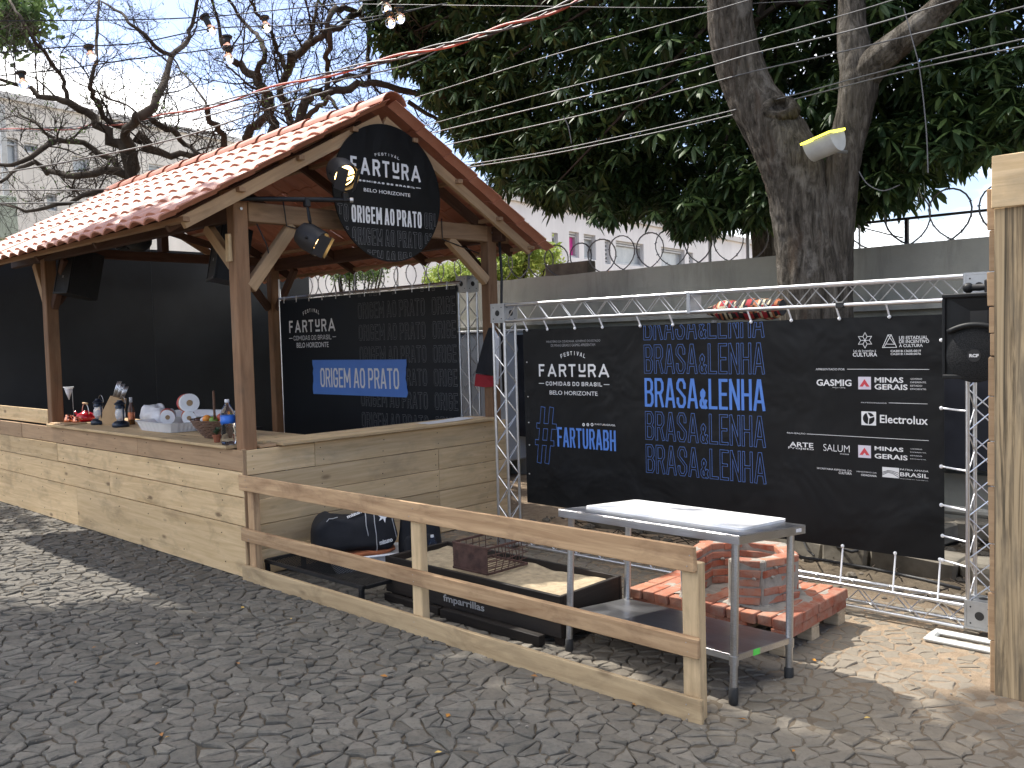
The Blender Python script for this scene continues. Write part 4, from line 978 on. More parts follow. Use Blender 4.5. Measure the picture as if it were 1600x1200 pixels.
# counter boards
def brd(x0, x1, z0, z1, m='pine'): plank('board', st, (x0+.002, .0135, (z0+z1)/2), (x1-.002, .0135, (z0+z1)/2), z1-z0-.006, .026, m)
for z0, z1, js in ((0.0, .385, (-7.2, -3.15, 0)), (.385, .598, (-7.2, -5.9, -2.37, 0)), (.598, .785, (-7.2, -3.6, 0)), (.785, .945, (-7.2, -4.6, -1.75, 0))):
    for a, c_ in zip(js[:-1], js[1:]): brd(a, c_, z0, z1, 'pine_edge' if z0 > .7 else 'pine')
b = MB()
for x in np.arange(-5.3, -.05, .62):
    for z0, z1 in ((0.0, .385), (.385, .598), (.598, .785), (.785, .945)):
        for f_ in (.22, .78): b.ball((x+random.uniform(-.03, .03), -.0002, z0+(z1-z0)*f_), .0045, 6, 4)
for y in np.arange(.08, 2.7, .60):
    for k_ in range(5):
        for f_ in (.25, .75): b.ball((.0002, y+random.uniform(-.02, .02), .945-.188*(k_+f_)), .0042, 6, 4)
tag(b.build('nail_heads', 'rust_dark', st), kind='stuff')
plank('upper_board', st, (-7.2, .035, 1.035), (-3.89, .035, 1.035), .15, .022, 'pine')
for k_ in range(5):
    z0 = .945-.188*(k_+1); js = (.028, 1.9 if k_ else .62, 2.78)
    for a, c_ in zip(js[:-1], js[1:]): plank('board', st, (-.0135, a+.002, z0+.094), (-.0135, c_-.002, z0+.094), .184, .025, 'pine_side')
plank('corner_strip', st, (-.0105, .0135, 0), (-.0105, .0135, .955), .02, .0275, 'pine_edge', upv=(1, 0, 0))
# worktops, boards end short of the corner post
for y0, y1, xe in ((-.045, .215, -.16), (.22, .48, -.22), (.485, .75, -.22)): plank('top_board', st, (-3.74, (y0+y1)/2, .962), (xe, (y0+y1)/2, .962), .026, y1-y0-.004, 'pine')
plank('top_board', st, (-.02, .30, .966), (-.02, 2.60, .966), .026, .17, 'pine_side'); plank('top_board', st, (-.20, .30, .966), (-.20, 2.60, .966), .026, .18, 'pine_side')
plank('top_board', st, (-.06, .15, .958), (-.06, .29, .958), .02, .10, 'pine_edge')

# black panels closing the yard at the left
bw = empty('black_partition', (-5.6, 2, 0), 'tall partition of matt black boards standing behind the stall', 'partition')
for i in range(4):
    y0 = [.03, .76, 1.98, 3.20, 4.40]
    MB().box(-5.64, -5.60, y0[i]+.003, y0[i+1]-.003, 0, 3.0, .003).build('panel', 'black_panel', bw)
    MB().box(-5.70, -5.645, y0[i]+.1, y0[i]+.16, 0, 2.9, .003).build('stud', 'pallet_wood', bw)

# round sign
sg = empty('round_sign', (.215, 1.27, 2.89), 'round black festival sign hanging in the gable of the stall', 'sign')
FS = Matrix(((0, 0, 1, .215), (1, 0, 0, 0), (0, 1, 0, 0), (0, 0, 0, 1)))    # x->+y, y->z, out->+x
SC, SR = (1.268, 2.895), .545
b = MB(); b.T = FS; b.prism([(SC[0]+SR*math.cos(a*math.pi/36), SC[1]+SR*math.sin(a*math.pi/36)) for a in range(72)], -.012, 0); b.build('disc', 'vinyl', sg)
def sbox(x0, y0, x1, y1):
    a, c_ = PX(x0, y0, .215), PX(x1, y1, .215); return (a.y, c_.z, c_.y, a.z)
def clipl(lines, ok, st_=.004):
    out = []
    for l in lines:
        cur = []
        for i in range(len(l)-1):
            a, c_ = Vector(l[i]), Vector(l[i+1]); n = max(1, int((c_-a).length/st_))
            for k_ in range(n+1):
                p = a.lerp(c_, k_/n)
                if ok(p):
                    if not cur or (p-cur[-1]).length > 1e-5: cur.append(p)
                else:
                    if len(cur) > 1: out.append(cur)
                    cur = []
        if len(cur) > 1: out.append(cur)
    res = []
    for l in out:                                              # drop collinear points
        r_ = [l[0]]
        for i in range(1, len(l)-1):
            if abs((l[i]-r_[-1]).normalized().dot((l[i+1]-l[i]).normalized())) < .9999: r_.append(l[i])
        res.append([(p.x, p.y) for p in r_+[l[-1]]])
    return res
def draw(name, parent, F, ls, wd, mat, z=.0015, outline=None, bg=None):
    if not ls: return
    b = MB(); b.T = F
    union_film(b, ls, wd, z)
    b.build(name, mat, parent, M0=F)
    if outline:
        b = MB(); b.T = F
        union_film(b, ls, wd-2*outline, z+.0012)
        tag(b.build('letter_core', bg, parent, M0=F), kind='stuff')
def arctext(parent, F, s, box, mat, z=.002, sag=.35, cap=None):
    x0, y0, x1, y1 = box; n = len(s); H = (y1-y0)*.52; cwd = (x1-x0)/n
    for i, ch in enumerate(s):
        t = (i+.5)/n*2-1; cx = x0+(x1-x0)*(i+.5)/n; yb = y1-H-(y1-y0-H)*t*t; an = -t*.38
        Fl = F @ Matrix.Translation((cx, yb+H/2, 0)) @ Matrix.Rotation(an, 4, 'Z'); wl_ = cwd*(.62 if ch != 'I' else .14)
        draw('lettering', parent, Fl, strokes_text(ch, -wl_/2, -H/2, wl_/2, H/2, H*.17), H*.17, mat, z)
def fartura(parent, F, box, mat, z=.002):
    """the FARTURA word mark: spaced sans capitals, a small raised U over a bar"""
    x0, y0, x1, y1 = box; Wd, H = x1-x0, y1-y0; wd = H*.165; b = []; pos = [0, .135, .30, .44, .585, .715, .86]; ws = [.085, .125, .105, .10, .095, .105, .14]
    for ch, p, q in zip('FARTURA', pos, ws):
        a, c_ = x0+p*Wd, x0+(p+q)*Wd
        if ch == 'U': b += strokes_text('U', a, y0+H*.36, c_, y1, wd); b.append([(a+wd*.5, y0+wd*.55), (c_-wd*.5, y0+wd*.55)])
        elif ch == 'A': m = (a+c_)/2; b += [[(a+wd/2, y0+wd/2), (m, y1-wd/2), (c_-wd/2, y0+wd/2)], [(a+(c_-a)*.27, y0+H*.3), (a+(c_-a)*.73, y0+H*.3)]]
        else: b += strokes_text(ch, a, y0, c_, y1, wd)
    draw('logo', parent, F, b, wd, mat, z)
incirc = lambda p: (p.x-SC[0])**2+(p.y-SC[1])**2 < (SR-.02)**2
arctext(sg, FS, 'FESTIVAL', sbox(584, 236, 625, 251), 'print_white')
fartura(sg, FS, sbox(547, 243, 657, 285), 'print_white')
tb = sbox(560, 277, 648, 297); draw('lettering', sg, FS, strokes_text('COMIDAS DO BRASIL', tb[0], tb[1]+.012, tb[2], tb[3]-.014, .0068, wid=.019), .0068, 'print_white')
for (a, c_) in ((537, 557), (650, 657)):
    p, q = PX(a, 296 if a > 600 else 272, .215), PX(c_, 297 if a > 600 else 276, .215); draw('rule', sg, FS, [[(p.y, (tb[1]+tb[3])/2), (q.y, (tb[1]+tb[3])/2)]], .006, 'print_white')
text('lettering', sg, FS, 'BELO HORIZONTE', (lambda t: (t[0], t[1]+.01, t[2], t[3]-.012))(sbox(568, 291, 641, 310)), 'print_white', bold=.008)
ob = sbox(548.6, 318, 659, 359); ow, oh = ob[2]-ob[0], ob[3]-ob[1]
def orig(par, F, x0, y0, x1, y1, filled, wd, ok, zz=.002, col='print_white', lc='print_grey', bg='vinyl'):
    full = strokes_text('ORIGEM AO PRATO', x0, y0, x1, y1, wd, wid=wd*1.6)
    full = [l for l in full]
    if ok: full = clipl(full, ok)
    if filled: draw('lettering', par, F, full, wd, col, zz)
    else: draw('lettering', par, F, full, wd, lc, zz, wd*.17, bg)
wdS = oh*.112
ob = (ob[0], ob[1]+.012, ob[2], ob[3]-.008); oh = ob[3]-ob[1]
for r_ in range(3):
    dz = -r_*(oh+.038)
    for s_ in (-1, 0, 1):
        dx = s_*(ow+.03); orig(sg, FS, ob[0]+dx, ob[1]+dz, ob[2]+dx, ob[3]+dz, r_ == 0 and s_ == 0, wdS, incirc)

# ================================================================== TRUSSES AND BANNERS
CH, RC, RL = .125, .0115, .0038
def truss(parent, p0, p1, u, v, skip=(), pitch=.235):
    """four chords between p0 and p1 (first chord's axis), the others offset by u and v"""
    p0, p1, u, v = Vector(p0), Vector(p1), Vector(u)*CH, Vector(v)*CH; C4 = [Vector(), u, u+v, v]
    for c_ in C4: MB().tube([p0+c_, p1+c_], RC, 10).build('chord', 'alu', parent, smooth=True, edge=40)
    L_ = (p1-p0).length; d = (p1-p0)/L_; n = max(2, int(round(L_/pitch))); b = MB()
    for k_ in range(4):
        a, c_ = C4[k_], C4[(k_+1) % 4]; pts = []
        for i in range(2*n+1): pts.append(p0+d*(L_*i/(2*n))+(a if (i+k_) % 2 == 0 else c_))
        for i in range(len(pts)-1): b.tube([pts[i], pts[i+1]], RL, 5, cap=False)
    b.build('lattice', 'alu', parent)
def tblock(parent, c, s_=.155):
    c = Vector(c); h = s_/2; b = MB(); t = .012
    for ax in range(3):
        for sg_ in (-1, 1):
            lo = [-h+t]*3; hi = [h-t]*3; lo[ax], hi[ax] = (h-t+.001, h) if sg_ > 0 else (-h, -h+t-.001)
            b.box(c.x+lo[0], c.x+hi[0], c.y+lo[1], c.y+hi[1], c.z+lo[2], c.z+hi[2], .002)
    for ex in (-1, 1):
        for ey in (-1, 1):
            e = h-t/2; b.box(c.x+ex*e-t/2, c.x+ex*e+t/2, c.y+ey*e-t/2, c.y+ey*e+t/2, c.z-h, c.z+h); b.box(c.x+ex*e-t/2, c.x+ex*e+t/2, c.y-h+t, c.y+h-t, c.z+ey*e-t/2, c.z+ey*e+t/2); b.box(c.x-h+t, c.x+h-t, c.y+ex*e-t/2, c.y+ex*e+t/2, c.z+ey*e-t/2, c.z+ey*e+t/2)
    o = b.build('corner_block', 'galv', parent); b = MB()
    for n_, tu, tv in ((Vector((0, -1, 0)), Vector((1, 0, 0)), Vector((0, 0, 1))), (Vector((1, 0, 0)), Vector((0, 1, 0)), Vector((0, 0, 1))), (Vector((0, 0, 1)), Vector((1, 0, 0)), Vector((0, 1, 0)))):
        q = c+n_*(h+.001); b.tube([q-n_*.004, q+n_*.0008], .024, 14)
        for a in (-1, 1):
            for e in (-1, 1): q2 = q+tu*a*.045+tv*e*.045; b.tube([q2-n_*.004, q2+n_*.001], .005, 6)
    tag(b.build('holes', 'rubber', o), kind='stuff')
YT = 1.865; XLc, XRc = .755, 4.345; ZTc, ZBc = 1.852, .03
fr = empty('banner_truss', (2.5, YT, 0), 'aluminium lattice truss frame carrying the wide blue lettered banner', 'truss')
h_ = CH/2
truss(fr, (XLc, YT, .10), (XLc, YT, ZTc-.015), (1, 0, 0), (0, 1, 0)); truss(fr, (XRc, YT, .20), (XRc, YT, ZTc-.015), (1, 0, 0), (0, 1, 0))
truss(fr, (XLc+CH+.02, YT, ZTc), (XRc-.02, YT, ZTc), (0, 0, 1), (0, 1, 0)); truss(fr, (XLc+CH+.02, YT, ZBc+.02), (XRc-.02, YT, ZBc+.02), (0, 0, 1), (0, 1, 0))
tblock(fr, (XLc+h_, YT+h_, ZTc+h_)); tblock(fr, (XRc+h_, YT+h_, ZTc+h_)); tblock(fr, (XLc+h_, YT+h_, ZBc+h_)); tblock(fr, (XRc+h_, YT+h_, ZBc+h_+.04))
for x in (1.35, 2.605, 3.5):
    MB().box(x-.014, x+.014, YT-.012, YT+CH+.012, ZTc-.012, ZTc+CH+.012, .003).build('joint_plate', 'galv', fr) if abs(x-2.605) < .01 else None
MB().box(3.62, 3.67, YT-.016, YT+.016, ZTc-.018, ZTc+.018, .004).build('tape', 'cable_black', fr)
b = MB()
for (y0, y1) in ((YT-.22, YT-.17), (YT-.08, YT-.03)): b.box(4.18, 4.85, y0, y1, 0.0, .03, .012)
b.box(4.18, 4.23, YT-.165, YT-.085, .0, .03, .01); b.build('base_plate', 'flood_white', fr)
# main banner
YBn = 1.915
def bx(x0, y0, x1, y1): a, c_ = PY(x0, y0, YBn), PY(x1, y1, YBn); return (a.x, c_.z, c_.x, a.z)
TLb, TRb, BRb, BLb = PY(820, 515, YBn), PY(1475, 491, YBn), PY(1475, 876, YBn), PY(821, 786, YBn)
bx0, bx1, bz0, bz1 = (TLb.x+BLb.x)/2, (TRb.x+BRb.x)/2, (BLb.z+BRb.z)/2, (TLb.z+TRb.z)/2
bn = empty('event_banner', ((bx0+bx1)/2, YBn, bz0), 'wide black banner with big blue lettering and white sponsor logos on the truss', 'banner')
FB = Matrix(((1, 0, 0, 0), (0, 0, -1, YBn), (0, 1, 0, 0), (0, 0, 0, 1)))
b = MB(); b.box(bx0, bx1, YBn, YBn+.004, bz0, bz1); b.build('sheet', 'vinyl', bn)
b = MB()
for (px, py) in ((822, 566), (824, 620), (825, 660), (826, 695), (826, 740)): p = PY(px, py, YBn); b.ball((p.x+.012, YBn-.003, p.z), .007, 8, 5)
tag(b.build('eyelets', 'alu', bn), kind='stuff')
def bung(px, py, x1, z1):                                     # elastic with a ball end
    p = PY(px, py, YBn); b = MB(); b.ball((p.x, YBn-.014, p.z), .011, 8, 6); o = b.build('toggle_ball', 'white_plastic', bn, smooth=True)
    b = MB(); b.tube([(p.x, YBn-.008, p.z), (x1, YT-.004, z1)], .0055, 6); b.build('toggle_strap', 'white_plastic', o)
for px in (825, 857, 900, 943, 1002, 1053, 1175, 1238, 1313, 1391):
    y_ = 515-(px-820)*.0366; p = PY(px, y_, YBn); bung(px, y_+1, p.x-.004, ZTc-.004)
p = PY(1115, 503, YBn)
for px, py in ((1472, 531), (1472, 637), (1472, 728), (1472, 788), (1474, 836), (1474, 874)): p = PY(px, py, YBn); bung(px, py+.5, XRc-.004, p.z-.01)
for px in (1240, 1318, 1400, 1470):
    y_ = 786+(px-821)*.1376; p = PY(px, y_-2, YBn); bung(px, y_-2, p.x, ZBc+CH+.02)
W_, B_L = 'print_white', 'print_blue'
text('lettering', bn, FB, 'MINISTÉRIO DA CIDADANIA, GOVERNO DO ESTADO', bx(854, 531.5, 938, 534.3), 'print_dim'); text('lettering', bn, FB, 'DE MINAS GERAIS E GASMIG APRESENTAM', bx(861, 537.8, 930, 540.6), 'print_dim')
arctext(bn, FB, 'FESTIVAL', bx(875, 549, 916, 560.5), W_); fartura(bn, FB, bx(842, 569, 952, 589.5), W_)
t_ = bx(853, 596, 941, 604); draw('lettering', bn, FB, strokes_text('COMIDAS DO BRASIL', *t_, .0058, wid=.016), .0058, W_)
for a, c_ in ((842.5, 850), (944, 952)): p, q = PY(a, 600, YBn), PY(c_, 600, YBn); draw('rule', bn, FB, [[(p.x, (t_[1]+t_[3])/2), (q.x, (t_[1]+t_[3])/2)]], .005, W_)
text('lettering', bn, FB, 'BELO HORIZONTE', bx(859, 610, 934, 618.6), W_, bold=.004)
# hash mark in outline, slanted
hb_ = bx(834, 637, 871, 724); hx, hz, hX, hZ = hb_; wdt = .058; w0 = hX-hx; H = hZ-hz
hs = [[(hx+w0*.20, hz+wdt*.2), (hx+w0*.42, hZ-wdt*.2)], [(hx+w0*.55, hz+wdt*.2), (hx+w0*.80, hZ-wdt*.2)], [(hx+.03, hz+H*.36), (hX-.05, hz+H*.36)], [(hx+.05, hz+H*.67), (hX-.02, hz+H*.67)]]
draw('hash_mark', bn, FB, hs, .046, 'print_blue_line', .0015, .0045, 'vinyl')
draw('lettering', bn, FB, strokes_text('FARTURABH', *bx(871, 667, 963, 705), .0172, wid=.0265), .0172, B_L, .004)
for px in (912, 918.6, 925.2):
    p = PY(px, 663.5, YBn); b = MB(); b.T = FB; b.prism([(p.x+.0125*math.cos(a*.524), p.z+.0125*math.sin(a*.524)) for a in range(12)], .0005, .0015); o = b.build('icon', W_, bn, M0=FB)
    b = MB(); b.T = FB
    if px < 915: b.prism([(p.x-.004, p.z-.005), (p.x+.006, p.z), (p.x-.004, p.z+.005)], .0016, .0022)
    elif px < 922: b.box(p.x-.001, p.x+.002, p.z-.008, p.z+.007, .0016, .0022); b.box(p.x-.004, p.x-.0012, p.z-.001, p.z+.0015, .0016, .0022)
    else: b.prism([(p.x+.0065*math.cos(a*.785+.39), p.z+.0065*math.sin(a*.785+.39)) for a in range(8)], .0016, .0022)
    b.build('symbol', 'vinyl', o, M0=FB)
text('lettering', bn, FB, '/FARTURABRASIL', bx(929, 661.3, 962, 666), W_)
rb = bx(1007, 590.5, 1196, 642.5); rh = rb[3]-rb[1]; pit = (rb[1]-bx(1007, 534, 1195, 585)[1]); wdB = rh*.098
for r_ in (-2, -1, 0, 1, 2):
    dz = pit*r_; ls = clipl(strokes_text('BRASA&LENHA', rb[0], rb[1]+dz, rb[2], rb[3]+dz, wdB, wid=wdB*1.55), (lambda p: p.y < bz1-.012)) if r_ == -2 or True else []
    if r_ == -2 or r_ == 2: pass
    draw('lettering', bn, FB, ls, wdB, B_L if r_ == 0 else 'print_blue_line', .0015, None if r_ == 0 else .0034, 'vinyl')
T = lambda s, *q, bold=.0, m=W_: text('lettering', bn, FB, s, bx(*q), m, bold=bold)
# sponsor marks
c = PY(1351.7, 531.7, YBn); r_ = .046; ls = []
for k_ in range(6):
    a = math.pi/2+k_*math.pi/3; o_ = (c.x, c.z); p1 = (c.x+r_*.55*math.cos(a-math.pi/6), c.z+r_*.55*math.sin(a-math.pi/6)); p2 = (c.x+r_*.98*math.cos(a), c.z+r_*.98*math.sin(a)); p3 = (c.x+r_*.55*math.cos(a+math.pi/6), c.z+r_*.55*math.sin(a+math.pi/6)); ls.append([o_, p1, p2, p3])
draw('emblem', bn, FB, ls, .0032, W_)
T('Lei de Incentivo à', 1334, 546.3, 1369, 549.7); T('CULTURA', 1332.7, 551, 1370.7, 557, bold=.012)
a_, b_ = PY(1379, 543, YBn), PY(1401, 523, YBn); mxp = (a_.x+b_.x)/2-.002
draw('emblem', bn, FB, [[(a_.x, a_.z), (mxp-.006, b_.z), (mxp+.012, b_.z), (b_.x, a_.z), (a_.x, a_.z)], [(a_.x+.01, a_.z+.004), (mxp+.012, b_.z)], [(mxp-.006, b_.z), (b_.x-.012, a_.z+.018), (a_.x+.02, a_.z+.02)]], .0034, W_)
T('LEI ESTADUAL', 1405, 525.2, 1450, 529.6, bold=.012); T('DE INCENTIVO', 1405, 531.2, 1452, 535.6, bold=.012); T('À CULTURA', 1405, 536.6, 1442, 542, bold=.012)
T('CA2018.13605.0019', 1391.7, 546.8, 1439, 549.8, bold=.012); T('CA2018.13608.0076', 1391.7, 551.5, 1439, 554.4, bold=.012)
T('APRESENTADO POR', 1274.7, 575.3, 1320, 578.6, bold=.0)
def rule(x0, y0, x1, y1): p, q = PY(x0, y0, YBn), PY(x1, y1, YBn); z = (p.z+q.z)/2; draw('rule', bn, FB, [[(p.x, z), (q.x, z)]], .0028, W_)
rule(1324, 577, 1451.7, 577); rule(1389, 629.5, 1449, 631); rule(1261, 677.7, 1451, 688.7)
T('GASMIG', 1276, 592.5, 1330.7, 603.5, bold=.022); T('Grupo Cemig', 1301, 604.6, 1321, 607)
def mg(dy):
    s0 = bx(1341, 588.7+dy, 1361, 608.6+dy*1.01) if dy == 0 else bx(1341, 695.3, 1361, 716)
    b = MB(); b.T = FB; b.box(s0[0], s0[2], s0[1], s0[3], .0005, .0012); o = b.build('logo_square', 'print_lilac', bn, M0=FB); w_, h__ = s0[2]-s0[0], s0[3]-s0[1]
    b = MB(); b.T = FB; X = lambda u: s0[0]+w_*u; Z = lambda v: s0[1]+h__*v
    b.prism([(X(.1), Z(.22)), (X(.36), Z(.22)), (X(.5), Z(.42)), (X(.64), Z(.22)), (X(.9), Z(.22)), (X(.5), Z(.82))], .0014, .002); b.build('red_triangle', 'print_red', o, M0=FB)
    if dy == 0: T('MINAS', 1366.7, 589.3, 1411.7, 598.3, bold=.022); T('GERAIS', 1366.7, 600, 1418.3, 609.5, bold=.022)
    else: T('MINAS', 1366.7, 697, 1411.7, 706.4, bold=.022); T('GERAIS', 1366.7, 708.3, 1418.3, 719.6, bold=.022)
    for i, s_ in enumerate(('GOVERNO', 'DIFERENTE.', 'ESTADO', 'EFICIENTE.')):
        y0 = (590.7 if dy == 0 else 700.3)+i*5.3; T(s_, 1422.7, y0, 1441+7*(i % 2), y0+2.9, bold=.0)
mg(0); mg(1)
T('PATROCINADOR', 1345.7, 628, 1386, 630.8, bold=.0)
s0 = bx(1346, 642.6, 1369, 665); b = MB(); b.T = FB; b.box(s0[0], s0[2], s0[1], s0[3], .0005, .0012); o = b.build('logo_square', W_, bn, M0=FB); cx, cz, r_ = (s0[0]+s0[2])/2, (s0[1]+s0[3])/2, (s0[2]-s0[0])*.40
def disc(a0, a1, r0_, off=(0, 0), n=14): return [(cx+off[0]+r0_*math.cos(a0+(a1-a0)*i/n), cz+off[1]+r0_*math.sin(a0+(a1-a0)*i/n)) for i in range(n+1)]
b = MB(); b.T = FB; b.prism(disc(math.pi*.62, math.pi*1.45, r_)+[(cx-r_*.05, cz)], .0014, .002); b.prism(disc(-math.pi*.5, math.pi*.10, r_)+[(cx+r_*.12, cz)], .0014, .002); b.prism(disc(math.pi*.14, math.pi*.56, r_)+[(cx+r_*.3, cz+r_*.3)], .0014, .002); b.build('emblem', 'vinyl', o, M0=FB)
T('Electrolux', 1375, 648, 1450, 664, bold=.015)
T('REALIZAÇÃO', 1230, 674.5, 1258.7, 679.3, bold=.0); T('ARTE', 1234, 690, 1271, 699.8, bold=.012)
T('Projeto', 1232, 697.5, 1272, 704.5, bold=.0); T('SALUM', 1286.7, 693.6, 1327.7, 707, bold=-.012); T('eventos', 1312.7, 708, 1326.7, 710.8)
T('SECRETARIA ESPECIAL DA', 1276.7, 730, 1331, 737); T('CULTURA', 1310.7, 736.5, 1331, 742, bold=.012)
T('MINISTÉRIO DA', 1339, 735, 1370, 740); T('CIDADANIA', 1345.7, 740.3, 1370, 745.4, bold=.012)
s0 = bx(1378.7, 729.4, 1405, 747.4); b = MB(); b.T = FB; b.box(s0[0], s0[2], s0[1], s0[3], .0005, .0012); o = b.build('flag_mark', W_, bn, M0=FB)
w_, h__ = s0[2]-s0[0], s0[3]-s0[1]; b = MB(); b.T = FB
for k_ in range(3): ribbon(b, [(s0[0]+w_*.02, s0[1]+h__*(.22+.13*k_)), (s0[0]+w_*.35, s0[1]+h__*(.5+.1*k_)), (s0[0]+w_*.62, s0[1]+h__*(.42+.12*k_)), (s0[0]+w_*.98, s0[1]+h__*(.1+.2*k_))], .003, .0016+k_*.0002)
b.build('curves', 'vinyl', o, M0=FB)
T('PÁTRIA AMADA', 1406.7, 731.3, 1451, 738, bold=.0); T('BRASIL', 1406.7, 737.6, 1451, 747.6, bold=.012); T('GOVERNO FEDERAL', 1406.7, 747.4, 1451, 751.8, bold=.012)

# rear banner between the back posts
YR2 = 2.56
def rx(x0, y0, x1, y1): a, c_ = PY(x0, y0, YR2), PY(x1, y1, YR2); return (a.x, c_.z, c_.x, a.z)
q0, q1 = PY(436, 468, YR2), PY(713, 449, YR2); rz1 = (q0.z+q1.z)/2; rx0, rx1 = q0.x+.01, q1.x
rb_ = empty('rear_banner', ((rx0+rx1)/2, YR2, .2), 'black festival banner with a blue strip hung at the back of the stall', 'banner')
FR = Matrix(((1, 0, 0, 0), (0, 0, -1, YR2), (0, 1, 0, 0), (0, 0, 0, 1)))
MB().box(rx0, rx1, YR2, YR2+.004, .25, rz1).build('sheet', 'vinyl_blue_black', rb_)
MB().tube([(rx0-.025, YR2+.02, 0), (rx0-.025, YR2+.02, rz1+.26)], .013, 8).build('side_pole', 'alu', rb_)
MB().tube([(rx0-.03, YR2+.02, rz1+.03), (rx1+.05, YR2+.02, rz1+.03)], .016, 8).build('top_pole', 'alu', rb_)
for k_ in range(12): x = rx0+.1+k_*.26; MB().tube([(x, YR2-.004, rz1-.03), (x, YR2+.0, rz1+.045)], .006, 5).build('tie', 'white_plastic', rb_)
arctext(rb_, FR, 'FESTIVAL', rx(472.7, 483, 500, 492), W_); fartura(rb_, FR, rx(451.7, 501.5, 524, 517), W_)
t_ = rx(459, 525, 518, 530); draw('lettering', rb_, FR, strokes_text('COMIDAS DO BRASIL', *t_, .0062, wid=.017), .0062, W_)
for a, c_ in ((452, 457), (520, 525)): p, q = PY(a, 527, YR2), PY(c_, 527, YR2); draw('rule', rb_, FR, [[(p.x, (t_[1]+t_[3])/2), (q.x, (t_[1]+t_[3])/2)]], .006, W_)
text('lettering', rb_, FR, 'BELO HORIZONTE', rx(463.7, 535.6, 513.7, 542.3), W_, bold=.006)
o1 = rx(560, 475, 662, 497.5); oh = .168; pz = .235; xA = PY(559, 480, YR2).x; xB = PY(664, 480, YR2).x; zr0 = PY(635, 494, YR2).z
for r_ in range(-1, 6):
    z0 = zr0-r_*pz
    for s_ in (0, 1): orig(rb_, FR, xA+s_*(xB-xA+.10), z0, xB+s_*(xB-xA+.10), z0+oh, False, .0205, (lambda p: p.x < rx1-.015 and p.y < rz1-.02), .002, lc='print_grey', bg='vinyl_blue_black')
tp = rx(489, 562.5, 638, 621); b = MB(); b.T = FR; n = 8; L1 = [(tp[0]+random.uniform(-.012, .015), tp[1]+(tp[3]-tp[1])*i/n) for i in range(n+1)]; R1 = [(tp[2]+random.uniform(-.03, .012), tp[1]+(tp[3]-tp[1])*i/n) for i in range(n+1)]
b.prism(L1[::-1]+[(tp[0], tp[1])]+R1, .006, .008); b.build('blue_strip', 'print_blue', rb_, M0=FR)
draw('lettering', rb_, FR, strokes_text('ORIGEM AO PRATO', *rx(501, 575, 625, 608), .0235, wid=.0235*1.7), .0235, W_, .009)
# its truss tower
xt = PY(722, 470, YR2+.06).x; tw = empty('truss_tower', (xt, YR2+.06, 0), 'slim aluminium lattice tower beside the rear banner', 'truss')
truss(tw, (xt-.02, YR2+.03, 0), (xt-.02, YR2+.03, rz1-.07), (1, 0, 0), (0, 1, 0)); tblock(tw, (xt-.02+h_, YR2+.03+h_, rz1+.01))
# shirt hanging from the post
p = PY(772, 515, 2.58); sh = empty('shirt', (p.x, 2.58, p.z), 'black jersey with a red hem hanging beside the right post', 'shirt')
def shirt(n_, pts, mat, dy):
    b = MB(); V = []
    for (px, py) in pts:
        q = PY(px, py, 2.60); V.append((q.x, 2.58+dy+.03*nz(q.x, q.z, 2, 9), q.z))
    m = len(V); b.add(V+[(x, y+.03, z) for x, y, z in V], [tuple(range(m)), tuple(range(2*m-1, m-1, -1))]+[(i, (i+1) % m, m+(i+1) % m, m+i) for i in range(m)]); return b.build(n_, mat, sh)
shirt('body', [(765, 512), (772, 512), (774, 586), (759, 585), (747, 583), (751, 560), (757, 535)], 'cloth_black', 0); shirt('hem', [(759, 586), (774, 588), (773, 604), (758, 605), (744, 603), (747, 584)], 'cloth_red', .004)
shirt('sleeve', [(773, 516), (778, 528), (777, 600), (774, 604), (773, 560)], 'cloth_white', .012)
# patterned cloth bundle showing above the banner
b = MB(); x0, x1 = PY(1105, 492, 2.35).x, PY(1222, 488, 2.35).x; mats_ = ['cloth_black', 'cloth_khaki', 'cloth_red', 'bark_thin', 'cloth_orange']
V, F_, mi_ = [], [], []; n = 34
for i in range(n+1):
    u = i/n; x = x0+(x1-x0)*u; rr = (.085+.02*nz(u*6, 1, 1))*min(1, .35+3*u)*(1 if u < .95 else .8)
    for k_ in range(9): a = math.pi*2*k_/9; V.append((x, 2.36+rr*.9*math.cos(a), 1.865+rr*(math.sin(a))*.85+.012*nz(x*9, k_, 1)))
for i in range(n):
    for k_ in range(9): F_.append((i*9+k_, (i+1)*9+k_, (i+1)*9+(k_+1) % 9, i*9+(k_+1) % 9)); mi_.append(int(abs(noise.noise(Vector((i*.23, k_*.21, 3.3))))*14+i*.55) % 5)
b.add(V, F_); b.mi = mi_; b.add([V[k_] for k_ in range(9)], [tuple(range(9))], 0); b.add([V[n*9+k_] for k_ in range(9)], [tuple(range(9))], 0)
o = b.build('cloth_bundle', mats_, origin=((x0+x1)/2, 2.36, 1.83), smooth=True); tag(o, 'rolled camouflage cloth with red patches above the middle of the banner', 'cloth')
MB().tube([(x0+.05, 2.36, 0), (x0+.05, 2.36, 1.80)], .02, 6).build('support_pole', 'galv', None, origin=(x0+.05, 2.36, 0)); tag(bpy.data.objects['support_pole'], 'thin pole behind the banner holding up the rolled camouflage cloth', 'pole')
